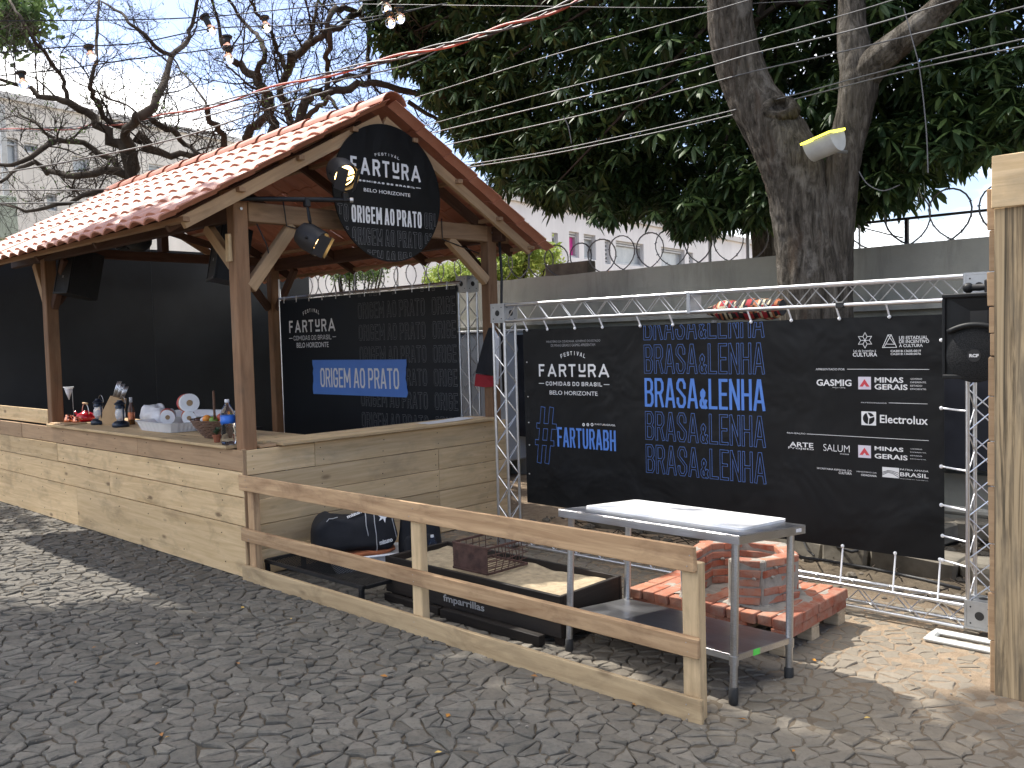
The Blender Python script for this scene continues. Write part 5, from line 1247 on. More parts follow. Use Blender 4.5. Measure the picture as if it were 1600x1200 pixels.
#PART4
# ================================================================== FENCE
fe = empty('board_fence', (1.9, 0, 0), 'low fence of three rough boards nailed across short posts in front of the grills', 'fence')
for x, m_ in ((.07, 'rail_wood'), (1.905, 'rail_pale'), (3.76, 'rail_pale')): plank('post', fe, (x, .032, -.02), (x, .032, .66 if x < 3 else .70), .085, .055, m_, upv=(1, 0, 0), c=.004, j=.003)
plank('rail', fe, (-.035, -.013, .713), (3.80, -.013, .722), .112, .026, 'rail_wood', c=.004, j=.003)
plank('rail', fe, (-.03, -.013, .333), (3.815, -.013, .330), .090, .026, 'rail_wood', c=.004, j=.003)
plank('rail', fe, (-.03, -.013, .052), (3.825, -.013, .048), .112, .026, 'rail_pale', c=.004, j=.003)
b = MB()
for x in (.07, 1.905, 3.76):
    for z in (.69, .74, .31, .35, .03, .07): b.ball((x+random.uniform(-.02, .02), -.0265, z), .003, 6, 4)
tag(b.build('nail_heads', 'steel_dull', fe), kind='stuff')

# ================================================================== STEEL TABLE
TL_, TW, TH, TI, THS = 1.147, .581, .783, .051, .229
MT = Matrix.Translation((3.869, .198, .006)) @ Matrix.Rotation(-.073, 4, 'Z') @ Matrix.Rotation(-.016, 4, 'Y') @ Matrix.Rotation(-.074, 4, 'X')
tb_ = empty('steel_table', None, 'stainless steel work table with a lower shelf and a green sticker behind the fence', 'table', mat=MT)
def tbld(b, name, mat, par=tb_, **k): return b.build(name, mat, par, M0=MT, **k)
b = MB(); b.T = MT; b.box(-TL_, 0, 0, TW, TH-.004, TH, .0015); b.box(-TL_, 0, 0, .004, TH-.042, TH-.0045, .001); b.box(-TL_, 0, TW-.004, TW, TH-.042, TH-.0045, .001); b.box(-TL_, -TL_+.004, .0045, TW-.0045, TH-.042, TH-.0045, .001); b.box(-.004, 0, .0045, TW-.0045, TH-.042, TH-.0045, .001); tbld(b, 'table_top', 'stainless')
b = MB(); b.T = MT; sx0, sx1, sy0, sy1 = -TL_+TI-.012, -TI+.012, TI-.012, TW-TI+.012
b.box(sx0, sx1, sy0, sy1, THS-.004, THS, .001); b.box(sx0, sx1, sy0, sy0+.003, THS-.03, THS-.0045); b.box(sx0, sx1, sy1-.003, sy1, THS-.03, THS-.0045); b.box(sx0, sx0+.003, sy0+.0035, sy1-.0035, THS-.03, THS-.0045); b.box(sx1-.003, sx1, sy0+.0035, sy1-.0035, THS-.03, THS-.0045); tbld(b, 'shelf', 'stainless')
for x in (-TI, -TL_+TI):
    for y in (TI, TW-TI):
        b = MB(); b.T = MT; b.tube([(x, y, .075), (x, y, TH-.005)], .0185, 14); lg = tbld(b, 'leg', 'stainless', smooth=True, edge=50)
        b = MB(); b.T = MT; b.lathe([(.017, 0), (.021, .004), (.023, .03), (.023, .074), (.019, .08)], (x, y, 0), 14); tbld(b, 'foot', 'rubber', lg, smooth=True, edge=50)
        b = MB(); b.T = MT; b.tube([(x, y, THS-.05), (x, y, THS-.008)], .023, 14); tbld(b, 'collar', 'stainless', lg, smooth=True, edge=50)
b = MB(); b.T = MT; b.box(sx1+.0005, sx1+.0015, .19, .245, THS-.030, THS-.001); tbld(b, 'sticker', 'sticker_green')
b = MB(); b.T = MT; b.box(.0005, .0015, .49, .54, TH-.030, TH-.012); tbld(b, 'sticker', 'print_white')
def ontab(px, py, z):
    inv = MT.inverted(); o_ = inv @ CAM; d = inv.to_3x3() @ ray(px, py); t = (z-o_.z)/d.z; return o_+d*t
zt_ = TH+.001; cs = [ontab(px, py, zt_+.012) for px, py in ((913, 790.5), (994, 780.5), (1230.5, 810.5), (1160, 825.5))]
def rounded(ps, r_, n=5):
    out = []
    for i, p in enumerate(ps):
        p = Vector((p.x, p.y)); a = Vector((ps[i-1].x, ps[i-1].y))-p; c_ = Vector((ps[(i+1) % len(ps)].x, ps[(i+1) % len(ps)].y))-p; a.normalize(); c_.normalize()
        for k_ in range(n+1): t = k_/n; out.append(tuple(p+a*r_*(1-t)**2+c_*r_*t**2))
    return out
b = MB(); b.T = MT; b.prism(rounded(cs, .035)[::-1], zt_, zt_+.013); cb = b.build('cutting_board', 'cutting_board', None, M0=MT); tag(cb, 'large white plastic cutting board lying on the steel table', 'cutting board')

# ================================================================== BRICK HEARTH ON PALLET
hr = empty('brick_hearth', (3.3, 1.25, 0), 'horseshoe of mortared red bricks on a brick topped pallet behind the steel table', 'hearth')
plt = (2.73, 3.735, .95, 1.72); ZP = .20
def brick_mesh(sx, sy, sz, sd_):
    random.seed(sd_); b = MB(); b.box(-sx/2, sx/2, -sy/2, sy/2, -sz/2, sz/2, .004, .003); me = bpy.data.meshes.new('brick'); me.from_pydata(b.v, [], b.f); me.materials.append(M['brick']); return me
BM = [brick_mesh(.185, .086, .056, i) for i in range(4)]; BS = [brick_mesh(.135, .082, .040, 20+i) for i in range(4)]; BH = [brick_mesh(.085, .082, .040, 40+i) for i in range(3)]
random.seed(11)
def brick(me, loc, rz, parent=hr, tilt=.012):
    o = bpy.data.objects.new('brick', me); return link(o, parent, Matrix.Translation(loc) @ Matrix.Rotation(rz, 4, 'Z') @ Matrix.Rotation(random.gauss(0, tilt), 4, 'X') @ Matrix.Rotation(random.gauss(0, tilt), 4, 'Y'))
pal = empty('pallet', (3.2, 1.3, 0), None, None); pal.parent = hr; pal.matrix_basis = W['brick_hearth'].inverted() @ W[pal.name]
for y in (1.0, 1.32, 1.66):
    plank('deck_board', pal, (plt[0], y, .078), (plt[1]-.01, y, .078), .016, .10, 'pallet_wood')
    for x in (2.78, 3.22, 3.68): plank('block', pal, (x-.045, y, .035), (x+.045, y, .035), .068, .09, 'pallet_wood')
for x in (2.78, 3.0, 3.22, 3.45, 3.68): plank('deck_board', pal, (x, plt[2]+.01, .094), (x, plt[3]-.02, .094), .014, .09, 'pallet_wood')
x = plt[0]+.045; col_ = 0                                     # upper layer, headers to the front
while x < plt[1]-.02:
    y = plt[2]+.092; r_ = 0
    while y < plt[3]: brick(random.choice(BM), (x, y+random.uniform(-.006, .006)+.012*(col_ % 2), ZP-.029+random.uniform(-.002, .003)), math.pi/2+random.gauss(0, .012)); y += .192; r_ += 1
    x += .0925; col_ += 1
for y in np.arange(plt[2]+.10, plt[3]-.02, .19):              # lower layer shows on the right side
    brick(random.choice(BM), (plt[1]-.047, float(y), ZP-.087), math.pi/2+random.gauss(0, .012))
for x in np.arange(plt[0]+.1, plt[1]-.16, .19): brick(random.choice(BM), (float(x), plt[2]+.045+.02, ZP-.087), random.gauss(0, .01))
path = [Vector(p) for p in ((3.10, 1.02), (3.055, 1.30), (3.18, 1.50), (3.42, 1.52), (3.57, 1.34), (3.505, 1.12), (3.385, 1.055))]
for cs_ in range(5):
    z = ZP+.028+cs_*.051
    for si in range(len(path)-1):
        a, c_ = path[si], path[si+1]; d = (c_-a); l = d.length; d.normalize(); n = max(1, int(round(l/.15))); off = .03 if cs_ % 2 else 0
        for k_ in range(n):
            t = (k_+.5)/n*l+(off if n > 1 else 0)-(.015 if n > 1 else 0); p = a+d*t; me = random.choice(BS if l/n > .11 else BH)
            brick(me, (p.x+random.uniform(-.006, .006), p.y+random.uniform(-.006, .006), z), math.atan2(d.y, d.x)+random.gauss(0, .04), tilt=.03)
b = MB(); b.T = Matrix.Identity(4); n = 0                     # mortar body just inside the brick faces
for si in range(len(path)-1):
    a, c_ = path[si], path[si+1]; d = (c_-a).normalized(); p0 = a-d*.03; p1 = c_+d*.03; F = Matrix.Translation((p0.x, p0.y, ZP)) @ Matrix.Rotation(math.atan2(d.y, d.x), 4, 'Z'); b.T = F
    b.box(0, (p1-p0).length, -.036-.001*si, .036+.001*si, 0, .252+.002*(si % 2), .008, .004)
b.T = Matrix.Identity(4)
for p in path: b.lathe([(.056, 0), (.045, .012), (.039, .03), (.037, .25)], (p[0], p[1], ZP), 9)
for _ in range(110):
    si = random.randrange(len(path)-1); p = path[si].lerp(path[si+1], random.random()); a = random.uniform(0, 6.28); rock(b, (p.x+.05*math.cos(a), p.y+.05*math.sin(a), ZP+.004+random.choice([0, 0, 1, 2, 3, 4])*.051), random.uniform(.007, .016))
tag(b.build('mortar', 'mortar', hr), kind='stuff')
b = MB(); V = []; nn = 22
for i in range(nn+1):
    for j in range(nn+1):
        x = plt[0]+.12+(plt[1]-plt[0]-.17)*i/nn; y = plt[2]+.07+(plt[3]-plt[2]-.14)*j/nn; dmin = min((Vector((x, y))-p.lerp(q, t)).length for p, q in zip(path[:-1], path[1:]) for t in (0, .5, 1))
        V.append((x, y, ZP-.0035+.016*max(0, 1-dmin/.13)+.0035*nz(x, y, 1, 9)))
b.add(V, [(i*(nn+1)+j, (i+1)*(nn+1)+j, (i+1)*(nn+1)+j+1, i*(nn+1)+j+1) for i in range(nn) for j in range(nn)]); tag(b.build('mortar_smear', 'mortar', hr, smooth=True), kind='stuff')

# ================================================================== SAND TROUGH, CRATE, RACK
t0, t1, ty0, ty1, tz = 1.19, 2.72, .335, .90, .282
tr = empty('sand_trough', (1.95, .6, 0), 'long black wooden trough filled with pale sand behind the fence', 'trough')
plank('front_board', tr, (t0, ty0+.014, .165), (t1, ty0+.014, .165), .235, .028, 'dark_board'); plank('rear_board', tr, (t0, ty1-.014, .165), (t1, ty1-.014, .165), .235, .028, 'dark_board')
plank('end_board', tr, (t0+.014, ty0+.03, .165), (t0+.014, ty1-.03, .165), .235, .028, 'dark_board'); plank('end_board', tr, (t1-.014, ty0+.03, .165), (t1-.014, ty1-.03, .165), .235, .028, 'dark_board')
MB().box(t0+.03, t1-.03, ty0+.03, ty1-.03, .05, .07).build('bottom', 'dark_board', tr)
plank('base_board', tr, (t0+.03, ty0-.022, .022), (1.75, ty0-.022, .022), .05, .04, 'dark_board'); plank('base_board', tr, (1.80, ty0-.045, .030), (t1-.10, ty0-.045, .030), .058, .05, 'dark_board')
for x in (t0+.05, t1-.045): 
    for y in (ty0+.07, ty1-.07): MB().box(x-.035, x+.035, y-.035, y+.035, -.01, .045, .004).build('foot', 'dark_board', tr)
b = MB(); V = []; nx_, ny_ = 70, 26
for i in range(nx_+1):
    for j in range(ny_+1):
        x = t0+.03+(t1-t0-.06)*i/nx_; y = ty0+.03+(ty1-ty0-.06)*j/ny_; V.append((x, y, .250+.022*nz(x, y, 2, 3)+.009*nz(x, y, 2, 12)))
b.add(V, [(i*(ny_+1)+j, (i+1)*(ny_+1)+j, (i+1)*(ny_+1)+j+1, i*(ny_+1)+j+1) for i in range(nx_) for j in range(ny_)]); tag(b.build('sand', 'sand', tr, smooth=True), kind='stuff')
FT_ = Matrix(((1, 0, 0, 0), (0, 0, -1, ty0), (0, 1, 0, 0), (0, 0, 0, 1))); a, c_ = PY(693, 940, ty0), PY(757, 955, ty0)
text('lettering', tr, FT_, 'fmparrillas', (a.x, .072, c_.x, .130), 'print_dim', .0012, bold=.02)
# rusty crate
ck = empty('grill_basket', (1.88, .63, .26), 'rusty metal basket with a plate front and wire sides sitting on the sand', 'basket')
cx0, cx1, cy0, cy1, cz0, cz1 = 1.735, 2.04, .45, .80, .272, .43
plain('rust', (.10, .055, .045), .75, .3, .4, 18, .3)
MB().box(cx0, cx1, cy0, cy0+.006, cz0+.004, cz1-.004).build('front_plate', 'rust', ck)
b = MB()
for z in (cz0, cz1):
    for p, q in (((cx0, cy0, z), (cx1, cy0, z)), ((cx1, cy0, z), (cx1+.01, cy1, z)), ((cx1+.01, cy1, z), (cx0, cy1, z)), ((cx0, cy1, z), (cx0, cy0, z))): b.bar(p, q, .012, .012)
b.build('rim', 'rust', ck)
def wob(p): return (p[0]+.008*nz(p[1]*9, p[2]*9, 1), p[1]+.006*nz(p[0]*9, p[2]*9, 2), p[2])
for k_ in range(1, 6):
    y = cy0+(cy1-cy0)*k_/6; MB().tube([wob((cx1+.008, y, cz0)), wob((cx1+.018, y+.01, (cz0+cz1)/2)), wob((cx1+.006, y, cz1))], .003, 5).build('wire', 'rust', ck); MB().tube([(cx0, y, cz0), (cx0, y, cz1)], .003, 5).build('wire', 'rust', ck)
    if k_ < 5: x = cx0+(cx1-cx0)*k_/5; MB().tube([(x, cy1, cz0), (x, cy1, cz1)], .003, 5).build('wire', 'rust', ck)
for k_ in (1, 2, 3):
    z = cz0+(cz1-cz0)*k_/4; MB().tube([wob((cx1+.012, cy0, z)), wob((cx1+.018, (cy0+cy1)/2, z-.006)), wob((cx1+.012, cy1, z))], .003, 5).build('wire', 'rust', ck); MB().tube([(cx0, cy0, z), (cx0, cy1, z)], .003, 5).build('wire', 'rust', ck)
    if k_ == 2: MB().tube([(cx0, cy1, z), (cx1, cy1, z)], .003, 5).build('wire', 'rust', ck)
for k_ in range(1, 8): x = cx0+(cx1-cx0)*k_/8; MB().tube([(x, cy0, cz0), (x, cy1, cz0)], .003, 5).build('wire', 'rust', ck)
# low mesh rack
rk = empty('mesh_rack', (.64, .28, 0), 'low black rack topped with expanded metal mesh behind the left end of the fence', 'rack')
x0, x1, y0, y1, z1 = .06, 1.24, .115, .43, .125
for p, q in (((x0, y0, z1), (x1, y0, z1)), ((x1, y0+.015, z1), (x1, y1-.015, z1)), ((x1, y1, z1), (x0, y1, z1)), ((x0, y1-.015, z1), (x0, y0+.015, z1))): MB().bar(p, q, .024, .024, .002).build('frame_bar', 'black_metal', rk)
for (x, y) in ((x0+.02, y0+.004), (x1-.03, y0+.004), (x0+.02, y1-.004), (x1-.03, y1-.004)): MB().box(x-.016, x+.016, y-.014, y+.014, 0, z1-.013, .002).build('leg', 'black_metal', rk)
b = MB(); n = 46
for i in range(-8, n):
    for s_ in (1, -1):
        xa = x0+(x1-x0)*i/n; pa, pb_ = (xa, y0), (xa+.20, y1)
        if s_ < 0: pa, pb_ = (xa+.20, y0), (xa, y1)
        def cl(p, q):
            p, q = Vector(p), Vector(q)
            for lim, sg_ in ((x0, 1), (x1, -1)):
                for a, c_ in ((p, q), (q, p)):
                    if sg_*(a.x-lim) < 0:
                        if sg_*(c_.x-lim) <= 0: return None
                        t = (lim-a.x)/(c_.x-a.x); a.y = a.y+(c_.y-a.y)*t; a.x = lim
            return p, q
        r_ = cl(pa, pb_)
        if r_: b.tube([(r_[0].x, r_[0].y, z1+.002*s_+.004), (r_[1].x, r_[1].y, z1+.002*s_+.004)], .0021, 4, cap=False)
tag(b.build('mesh', 'black_metal', rk), kind='stuff')

# ================================================================== BAGS
FBg = Matrix.Translation((.35, .70, .135)) @ Matrix.Rotation(R(63), 4, 'Z')
bg_ = empty('duffel_bag', None, 'black sports duffel bag with grey piping resting on a white crate', 'bag', mat=FBg)
def blob(F, sx, sy, sz, ex, warp, nu=40, nv=26):
    V = []
    sp = lambda c_, e: math.copysign(abs(c_)**e, c_)
    for i in range(nv+1):
        th = -math.pi/2+math.pi*i/nv
        for k_ in range(nu):
            ph = 2*math.pi*k_/nu; x = sx*sp(math.cos(th), ex)*sp(math.cos(ph), ex); y = sy*sp(math.cos(th), ex)*sp(math.sin(ph), ex); z = sz*sp(math.sin(th), ex)
            V.append(tuple(F @ Vector(warp(x, y, z))))
    return V, [(i*nu+k_, i*nu+(k_+1) % nu, (i+1)*nu+(k_+1) % nu, (i+1)*nu+k_) for i in range(nv) for k_ in range(nu)]
def wb(x, y, z):
    u = x/.315; top = 1-.20*math.exp(-((u+.18)/.20)**2)-.26*max(0, abs(u)-.70)/.30+.05*math.exp(-((u-.3)/.25)**2); zz = z*top*(1 if z > 0 else 1)+.150
    dn = .026*noise.noise(Vector((x*7, y*7, z*9)))+.014*noise.noise(Vector((x*19, y*15, z*21)))
    if z > 0: zz -= .02*math.exp(-(u/.3)**2)
    return (x*(1+.10*(-z/.14)*.5)+dn*.5, y*(1-.12*(z/.14))+dn, zz+dn)
b = MB(); V, F_ = blob(FBg, .315, .155, .155, .42, wb); b.add(V, F_); b.build('body', 'cloth_black', bg_, M0=FBg, smooth=True)
def surf(u, a):                                               # a point on the bag front: u along, a 0 bottom .. 1 top
    th = -math.pi/2+math.pi*a; sp = lambda c_, e: math.copysign(abs(c_)**e, c_)
    cth = math.cos(th); kx = sp(cth, .42); x = u*.315; c_ = min(.999, abs(x/(.315*max(kx, .01)))); sp_ = (1-c_**(1/.55*1.0)) if False else (1-(c_**(2/.42)))**.5 if c_ < 1 else 0
    y = -.155*kx*(max(0, sp_)**.42); z = .155*sp(math.sin(th), .42); p = Vector(wb(x, y, z)); return FBg @ (p+Vector((0, -.004, .003)))
for u in (.22, .42): b = MB(); b.tube([surf(u+.03*math.sin(a*3.1), a) for a in np.linspace(.12, .93, 16)], .0035, 6); b.build('piping', 'piping', bg_, smooth=True)
b = MB(); b.tube([surf(u, .12+.0*u) for u in np.linspace(.23, .42, 5)], .0035, 6); b.build('piping', 'piping', bg_)
b = MB(); b.tube([surf(-.72+.3*t, .62+.25*t) for t in np.linspace(0, 1, 6)], .003, 6); b.build('piping', 'piping', bg_)
b = MB(); b.tube([surf(.93-.02*t, .2+.6*t) for t in np.linspace(0, 1, 9)], .003, 6); b.build('piping', 'piping', bg_)
def decal(u0, u1, a0, a1, out=.004):
    p00, p10, p01 = surf(u0, a0), surf(u1, a0), surf(u0, a1); X_ = (p10-p00); lx = X_.length; X_.normalize(); Y_ = (p01-p00); Y_ = (Y_-X_*Y_.dot(X_)); ly = Y_.length; Y_.normalize(); Z_ = X_.cross(Y_); o_ = p00+Z_*out
    return Matrix(((X_.x, Y_.x, Z_.x, o_.x), (X_.y, Y_.y, Z_.y, o_.y), (X_.z, Y_.z, Z_.z, o_.z), (0, 0, 0, 1))), lx, ly
F, lx, ly = decal(.50, .80, .40, .50, .014); text('lettering', bg_, F, 'mizuno', (0, 0, .105, .034), 'print_white', .0, bold=.04)
F, lx, ly = decal(.50, .80, .56, .75, .016); b = MB(); b.T = F @ Matrix.Scale(1.35, 4); b.prism([(0, .045), (.02, .03), (.012, .008), (.034, .024), (.046, .0), (.05, .028), (.085, .055), (.045, .044), (.022, .05)], 0, .001); b.build('emblem', 'print_white', bg_, M0=F)
F, lx, ly = decal(-.18, .26, .78, .86, .018); text('lettering', bg_, F, 'mizuno', (0, 0, lx, .040), 'print_white', .0, bold=.04)
# orange cloth and white crate below
b = MB(); V, F_ = blob(FBg @ Matrix.Translation((-.02, -.01, -.008)), .33, .165, .024, .6, lambda x, y, z: (x+.012*noise.noise(Vector((x*9, y*9, 2))), y+.02*noise.noise(Vector((x*11, 3, z*9))), z+.012*noise.noise(Vector((x*13, y*10, 4)))+.006)); b.add(V, F_); o = b.build('folded_cloth', 'cloth_orange', None, M0=FBg, smooth=True); tag(o, 'crumpled rust orange cloth squeezed under the black duffel bag', 'cloth')
Fc_ = Matrix.Translation((.40, .80, 0)) @ Matrix.Rotation(R(63), 4, 'Z'); wc = empty('plastic_crate', None, 'white plastic crate with a rolled rim under the duffel bag', 'crate', mat=Fc_)
b = MB(); b.T = Fc_; z0, z1 = .0, .108; V = []
for (sx, sy, z) in ((.27, .14, z0), (.30, .165, z1), (.285, .150, z1), (.26, .13, z0+.01)): V += [(-sx, -sy, z), (sx, -sy, z), (sx, sy, z), (-sx, sy, z)]
b.add(V, [(4*r_+k_, 4*r_+(k_+1) % 4, 4*r_+4+(k_+1) % 4, 4*r_+4+k_) for r_ in range(3) for k_ in range(4)]+[(3, 2, 1, 0), (12, 13, 14, 15)]); b.build('body', 'white_plastic', wc, M0=Fc_)
b = MB(); b.T = Fc_; b.tube([(-.31, -.175, z1), (.31, -.175, z1)], .011, 8); b.tube([(-.31, .175, z1), (.31, .175, z1)], .011, 8); b.tube([(-.31, -.175, z1), (-.31, .175, z1)], .010, 8); b.tube([(.31, -.175, z1), (.31, .175, z1)], .010, 8); b.build('rim', 'white_plastic', wc, M0=Fc_, smooth=True)
# backpack
Fp = Matrix.Translation((.63, 1.12, 0)) @ Matrix.Rotation(R(50), 4, 'Z'); bp = empty('backpack', None, 'black backpack with a bottle in its side pocket leaning beside the duffel bag', 'backpack', mat=Fp)
b = MB(); V, F_ = blob(Fp, .165, .11, .215, .6, lambda x, y, z: (x*(1-.12*z/.2)+.012*noise.noise(Vector((x*9, y*9, z*9))), y+.012*noise.noise(Vector((x*9, y*7, z*9+5))), z+.215)); b.add(V, F_); b.build('body', 'cloth_black', bp, M0=Fp, smooth=True)
b = MB(); V, F_ = blob(Fp @ Matrix.Translation((0, -.085, 0)), .125, .05, .11, .55, lambda x, y, z: (x, y+.006*noise.noise(Vector((x*14, 1, z*14))), z+.135)); b.add(V, F_); b.build('pocket', 'cloth_black', bp, M0=Fp, smooth=True)
b = MB(); b.T = Fp; b.tube([(-.05, -.12, .40), (-.07, -.135, .28), (-.06, -.145, .17)], .007, 6); b.build('strap', 'black_plastic', bp, M0=Fp)
b = MB(); b.T = Fp; b.tube([(.02+.02*math.cos(a), -.142, .13+.02*math.sin(a)) for a in np.linspace(0, 6.28, 13)], .003, 5); b.build('ring', 'alu', bp, M0=Fp)
bo = empty('small_bottle', Fp @ Vector((.09, -.145, .09)), 'small bottle with a blue label stuck in the backpack pocket', 'bottle')
p = Fp @ Vector((.09, -.155, .09)); b = MB(); b.lathe([(.018, 0), (.026, .005), (.026, .10), (.012, .125), (.012, .135)], p, 12); b.build('body', 'bottle_glass', bo, smooth=True)
b = MB(); b.lathe([(.0268, .03), (.0268, .065)], p, 12); b.build('label', 'label_blue', bo, smooth=True); b = MB(); b.lathe([(.013, .133), (.013, .15)], p, 10); b.build('cap', 'white_plastic', bo)
# white wire tray standing between the backpack and the fence post
wt = empty('wire_tray', (.90, 1.15, .15), 'small white slotted tray standing behind the middle fence post', 'tray')
for k_ in range(6): p = PX(653, 812+k_*9.5, .45); MB().box(.45, .47, p.y-.05, p.y+.07, p.z-.006, p.z+.006, .001).build('slat', 'white_plastic', wt)
for s_ in (-.05, .0, .055): a, c_ = PX(653, 808, .45), PX(653, 866, .45); MB().box(.452, .468, a.y+s_-.004, a.y+s_+.004, max(.0, c_.z), a.z, .001).build('upright', 'white_plastic', wt)

# ================================================================== TALL WOODEN PANEL, RIGHT
pn = empty('wooden_panel', (5.3, 1.12, 0), 'tall weathered wooden screen at the right edge with streaked boards', 'screen')
XP = PY(1553, 600, 1.11).x; zt_p = 2.46; zb_ = PY(1553, 325, 1.085).z
for i in range(3):
    x0 = XP+i*.45; plank('face_board', pn, (x0+.2245, 1.118, 0), (x0+.2245, 1.118, zb_-.0), .446, .018, 'stained_board', upv=(1, 0, 0), c=.002, j=.001)
plank('top_board', pn, (XP-.004, 1.096, (zb_+zt_p)/2), (XP+1.35, 1.096, (zb_+zt_p)/2), zt_p-zb_-.002, .022, 'pine_side')
zs_ = [0.]+[PY(1550, py, 1.14).z for py in (1000, 925, 850, 760, 690, 619, 557, 521, 479, 424, 360, 295)]+[2.33]
for i in range(len(zs_)-1): 
    if zs_[i+1]-zs_[i] > .02: plank('cross_board', pn, (XP-.028+random.uniform(-.008, .006), 1.142, (zs_[i]+zs_[i+1])/2), (XP+1.35, 1.142, (zs_[i]+zs_[i+1])/2), zs_[i+1]-zs_[i]-.005, .022, 'pine_edge')

# ================================================================== LOUDSPEAKERS
def speaker(label, F, w_, h, d, rcf=False):
    root = empty('loudspeaker', None, label, 'loudspeaker', mat=F); b = MB(); b.T = F
    b.prism([(-w_/2, 0), (w_/2, 0), (w_/2, d*.55), (w_*.28, d), (-w_*.28, d), (-w_/2, d*.55)], -h/2, h/2); b.build('cabinet', 'black_plastic', root, M0=F)
    b = MB(); b.T = F
    t = .016
    b.box(-w_/2, w_/2, -.022, -.0005, h/2-t, h/2+.006, .005); b.box(-w_/2, w_/2, -.022, -.0005, -h/2-.006, -h/2+t, .005); b.box(-w_/2, -w_/2+t, -.018, -.0005, -h/2+t, h/2-t, .003); b.box(w_/2-t, w_/2, -.018, -.0005, -h/2+t, h/2-t, .003); b.build('bezel', 'black_plastic', root, M0=F)
    if rcf:
        b = MB(); b.T = F; V = [(-w_*.36, -.016, h*.44), (w_*.46, -.016, h*.44), (w_*.46, -.016, .02), (-w_*.36, -.016, .02), (-.02, -.001+.0, h*.30), (.06, -.001, h*.30), (.06, -.001, h*.14), (-.02, -.001, h*.14)]
        b.add(V, [(0, 4, 5, 1), (1, 5, 6, 2), (2, 6, 7, 3), (3, 7, 4, 0)]); b.build('horn', 'black_plastic', root, M0=F)
        b = MB(); b.T = F; b.box(-.02, .06, -.0015, -.0008, h*.14, h*.30); b.build('horn_throat', 'rubber', root, M0=F)
        b = MB(); b.T = F; n = 40; V = []
        for k_ in range(n+1): a = math.pi*k_/n; V.append((w_*.03+w_*.42*math.cos(a), -.03-.0*k_, .008+.02*math.sin(a)))
        b.tube([(w_*.02+x_*.42*w_, -.018-.014*math.cos(x_*1.5), .022+.035*(1-x_*x_)) for x_ in np.linspace(-1, 1, 15)], .014, 8); b.build('horn_lip', 'black_plastic', root, M0=F, smooth=True)
        F2 = F @ Matrix.Translation((w_*.02, -.004, -h*.235)) @ Matrix.Rotation(math.pi/2, 4, 'X'); b = MB(); b.T = F2; b.lathe([(w_*.46, 0), (w_*.46, .012), (w_*.40, .020), (w_*.15, .028), (.02, .030)], seg=36); b.build('grille', 'grille', root, M0=F2, smooth=True, edge=40)
        F3 = F @ Matrix.Translation((w_*.02, -.0355, -h*.235)) @ Matrix.Rotation(math.pi/2, 4, 'X'); b = MB(); b.T = F3; b.lathe([(.032, -.004), (.032, .001)], seg=20); o = b.build('badge', 'rubber', root, M0=F3)
        text('lettering', o, F3, 'RCF', (-.022, -.0085, .022, .0085), 'print_white', .002, bold=.06)
    else:
        b = MB(); b.T = F; b.box(-w_/2+t, w_/2-t, -.012, -.001, -h/2+t, h/2-t, .004); b.build('grille', 'grille', root, M0=F)
        b = MB(); b.T = F; b.box(-.012, .012, -.0145, -.0125, -h*.14-.012, -h*.14+.012); b.build('badge', 'print_grey', root, M0=F)
        b = MB(); b.T = F; b.tube([(w_*.0, d*.6, h/2), (0, d*.6, h/2+.12)], .012, 8); b.build('bracket', 'black_metal', root, M0=F)
    return root
F = Matrix.Translation((PY(1474, 520, 1.60).x+.150, 1.60, 1.655)) @ Matrix.Rotation(R(3), 4, 'Z')
speaker('black loudspeaker with a horn clamped to the top right corner of the banner truss', F, .30, .425, .26, True)
p = PY(1513, 450, 1.70); cl_ = empty('truss_clamp', (p.x, 1.72, p.z), 'black clamp and bar fixed above the loudspeaker at the truss corner', 'clamp')
MB().tube([(p.x, 1.70, p.z), (p.x+.33, 1.70, p.z+.005)], .018, 10).build('bar', 'black_metal', cl_, smooth=True); MB().ball((p.x, 1.70, p.z), .028, 12, 8).build('knob', 'black_plastic', cl_, smooth=True)
MB().box(p.x+.08, p.x+.12, 1.68, 1.86, p.z-.03, p.z+.04, .006).build('jaw', 'black_metal', cl_); MB().tube([(p.x+.10, 1.72, p.z-.02), (p.x+.10, 1.72, 1.86)], .012, 8).build('stem', 'black_metal', cl_)
F = Matrix.Translation((-3.42, .10, 2.50)) @ Matrix.Rotation(R(-12), 4, 'X') @ Matrix.Rotation(R(8), 4, 'Z'); speaker('black loudspeaker hanging beside the left stall post', F, .27, .46, .33)
p = PY(338, 394, .2); F = Matrix.Translation((p.x, .2, p.z)) @ Matrix.Rotation(R(-12), 4, 'X') @ Matrix.Rotation(R(-14), 4, 'Z'); speaker('black loudspeaker half hidden behind the front corner post', F, .24, .44, .24)
# small moving head under the eave
p = PY(205, 378, .35); mh = empty('stage_light', p, 'round dark stage light hanging under the eave between the loudspeakers', 'light')
MB().box(p.x-.09, p.x+.09, .27, .43, p.z-.08, p.z-.02, .01).build('base', 'black_plastic', mh); MB().ball((p.x+.10, .37, p.z), (.14, .12, .10), 16, 10).build('head', 'black_plastic', mh, smooth=True); MB().tube([(p.x, .35, p.z), (p.x, .2, 2.64)], .015, 8).build('hanger', 'black_metal', mh)
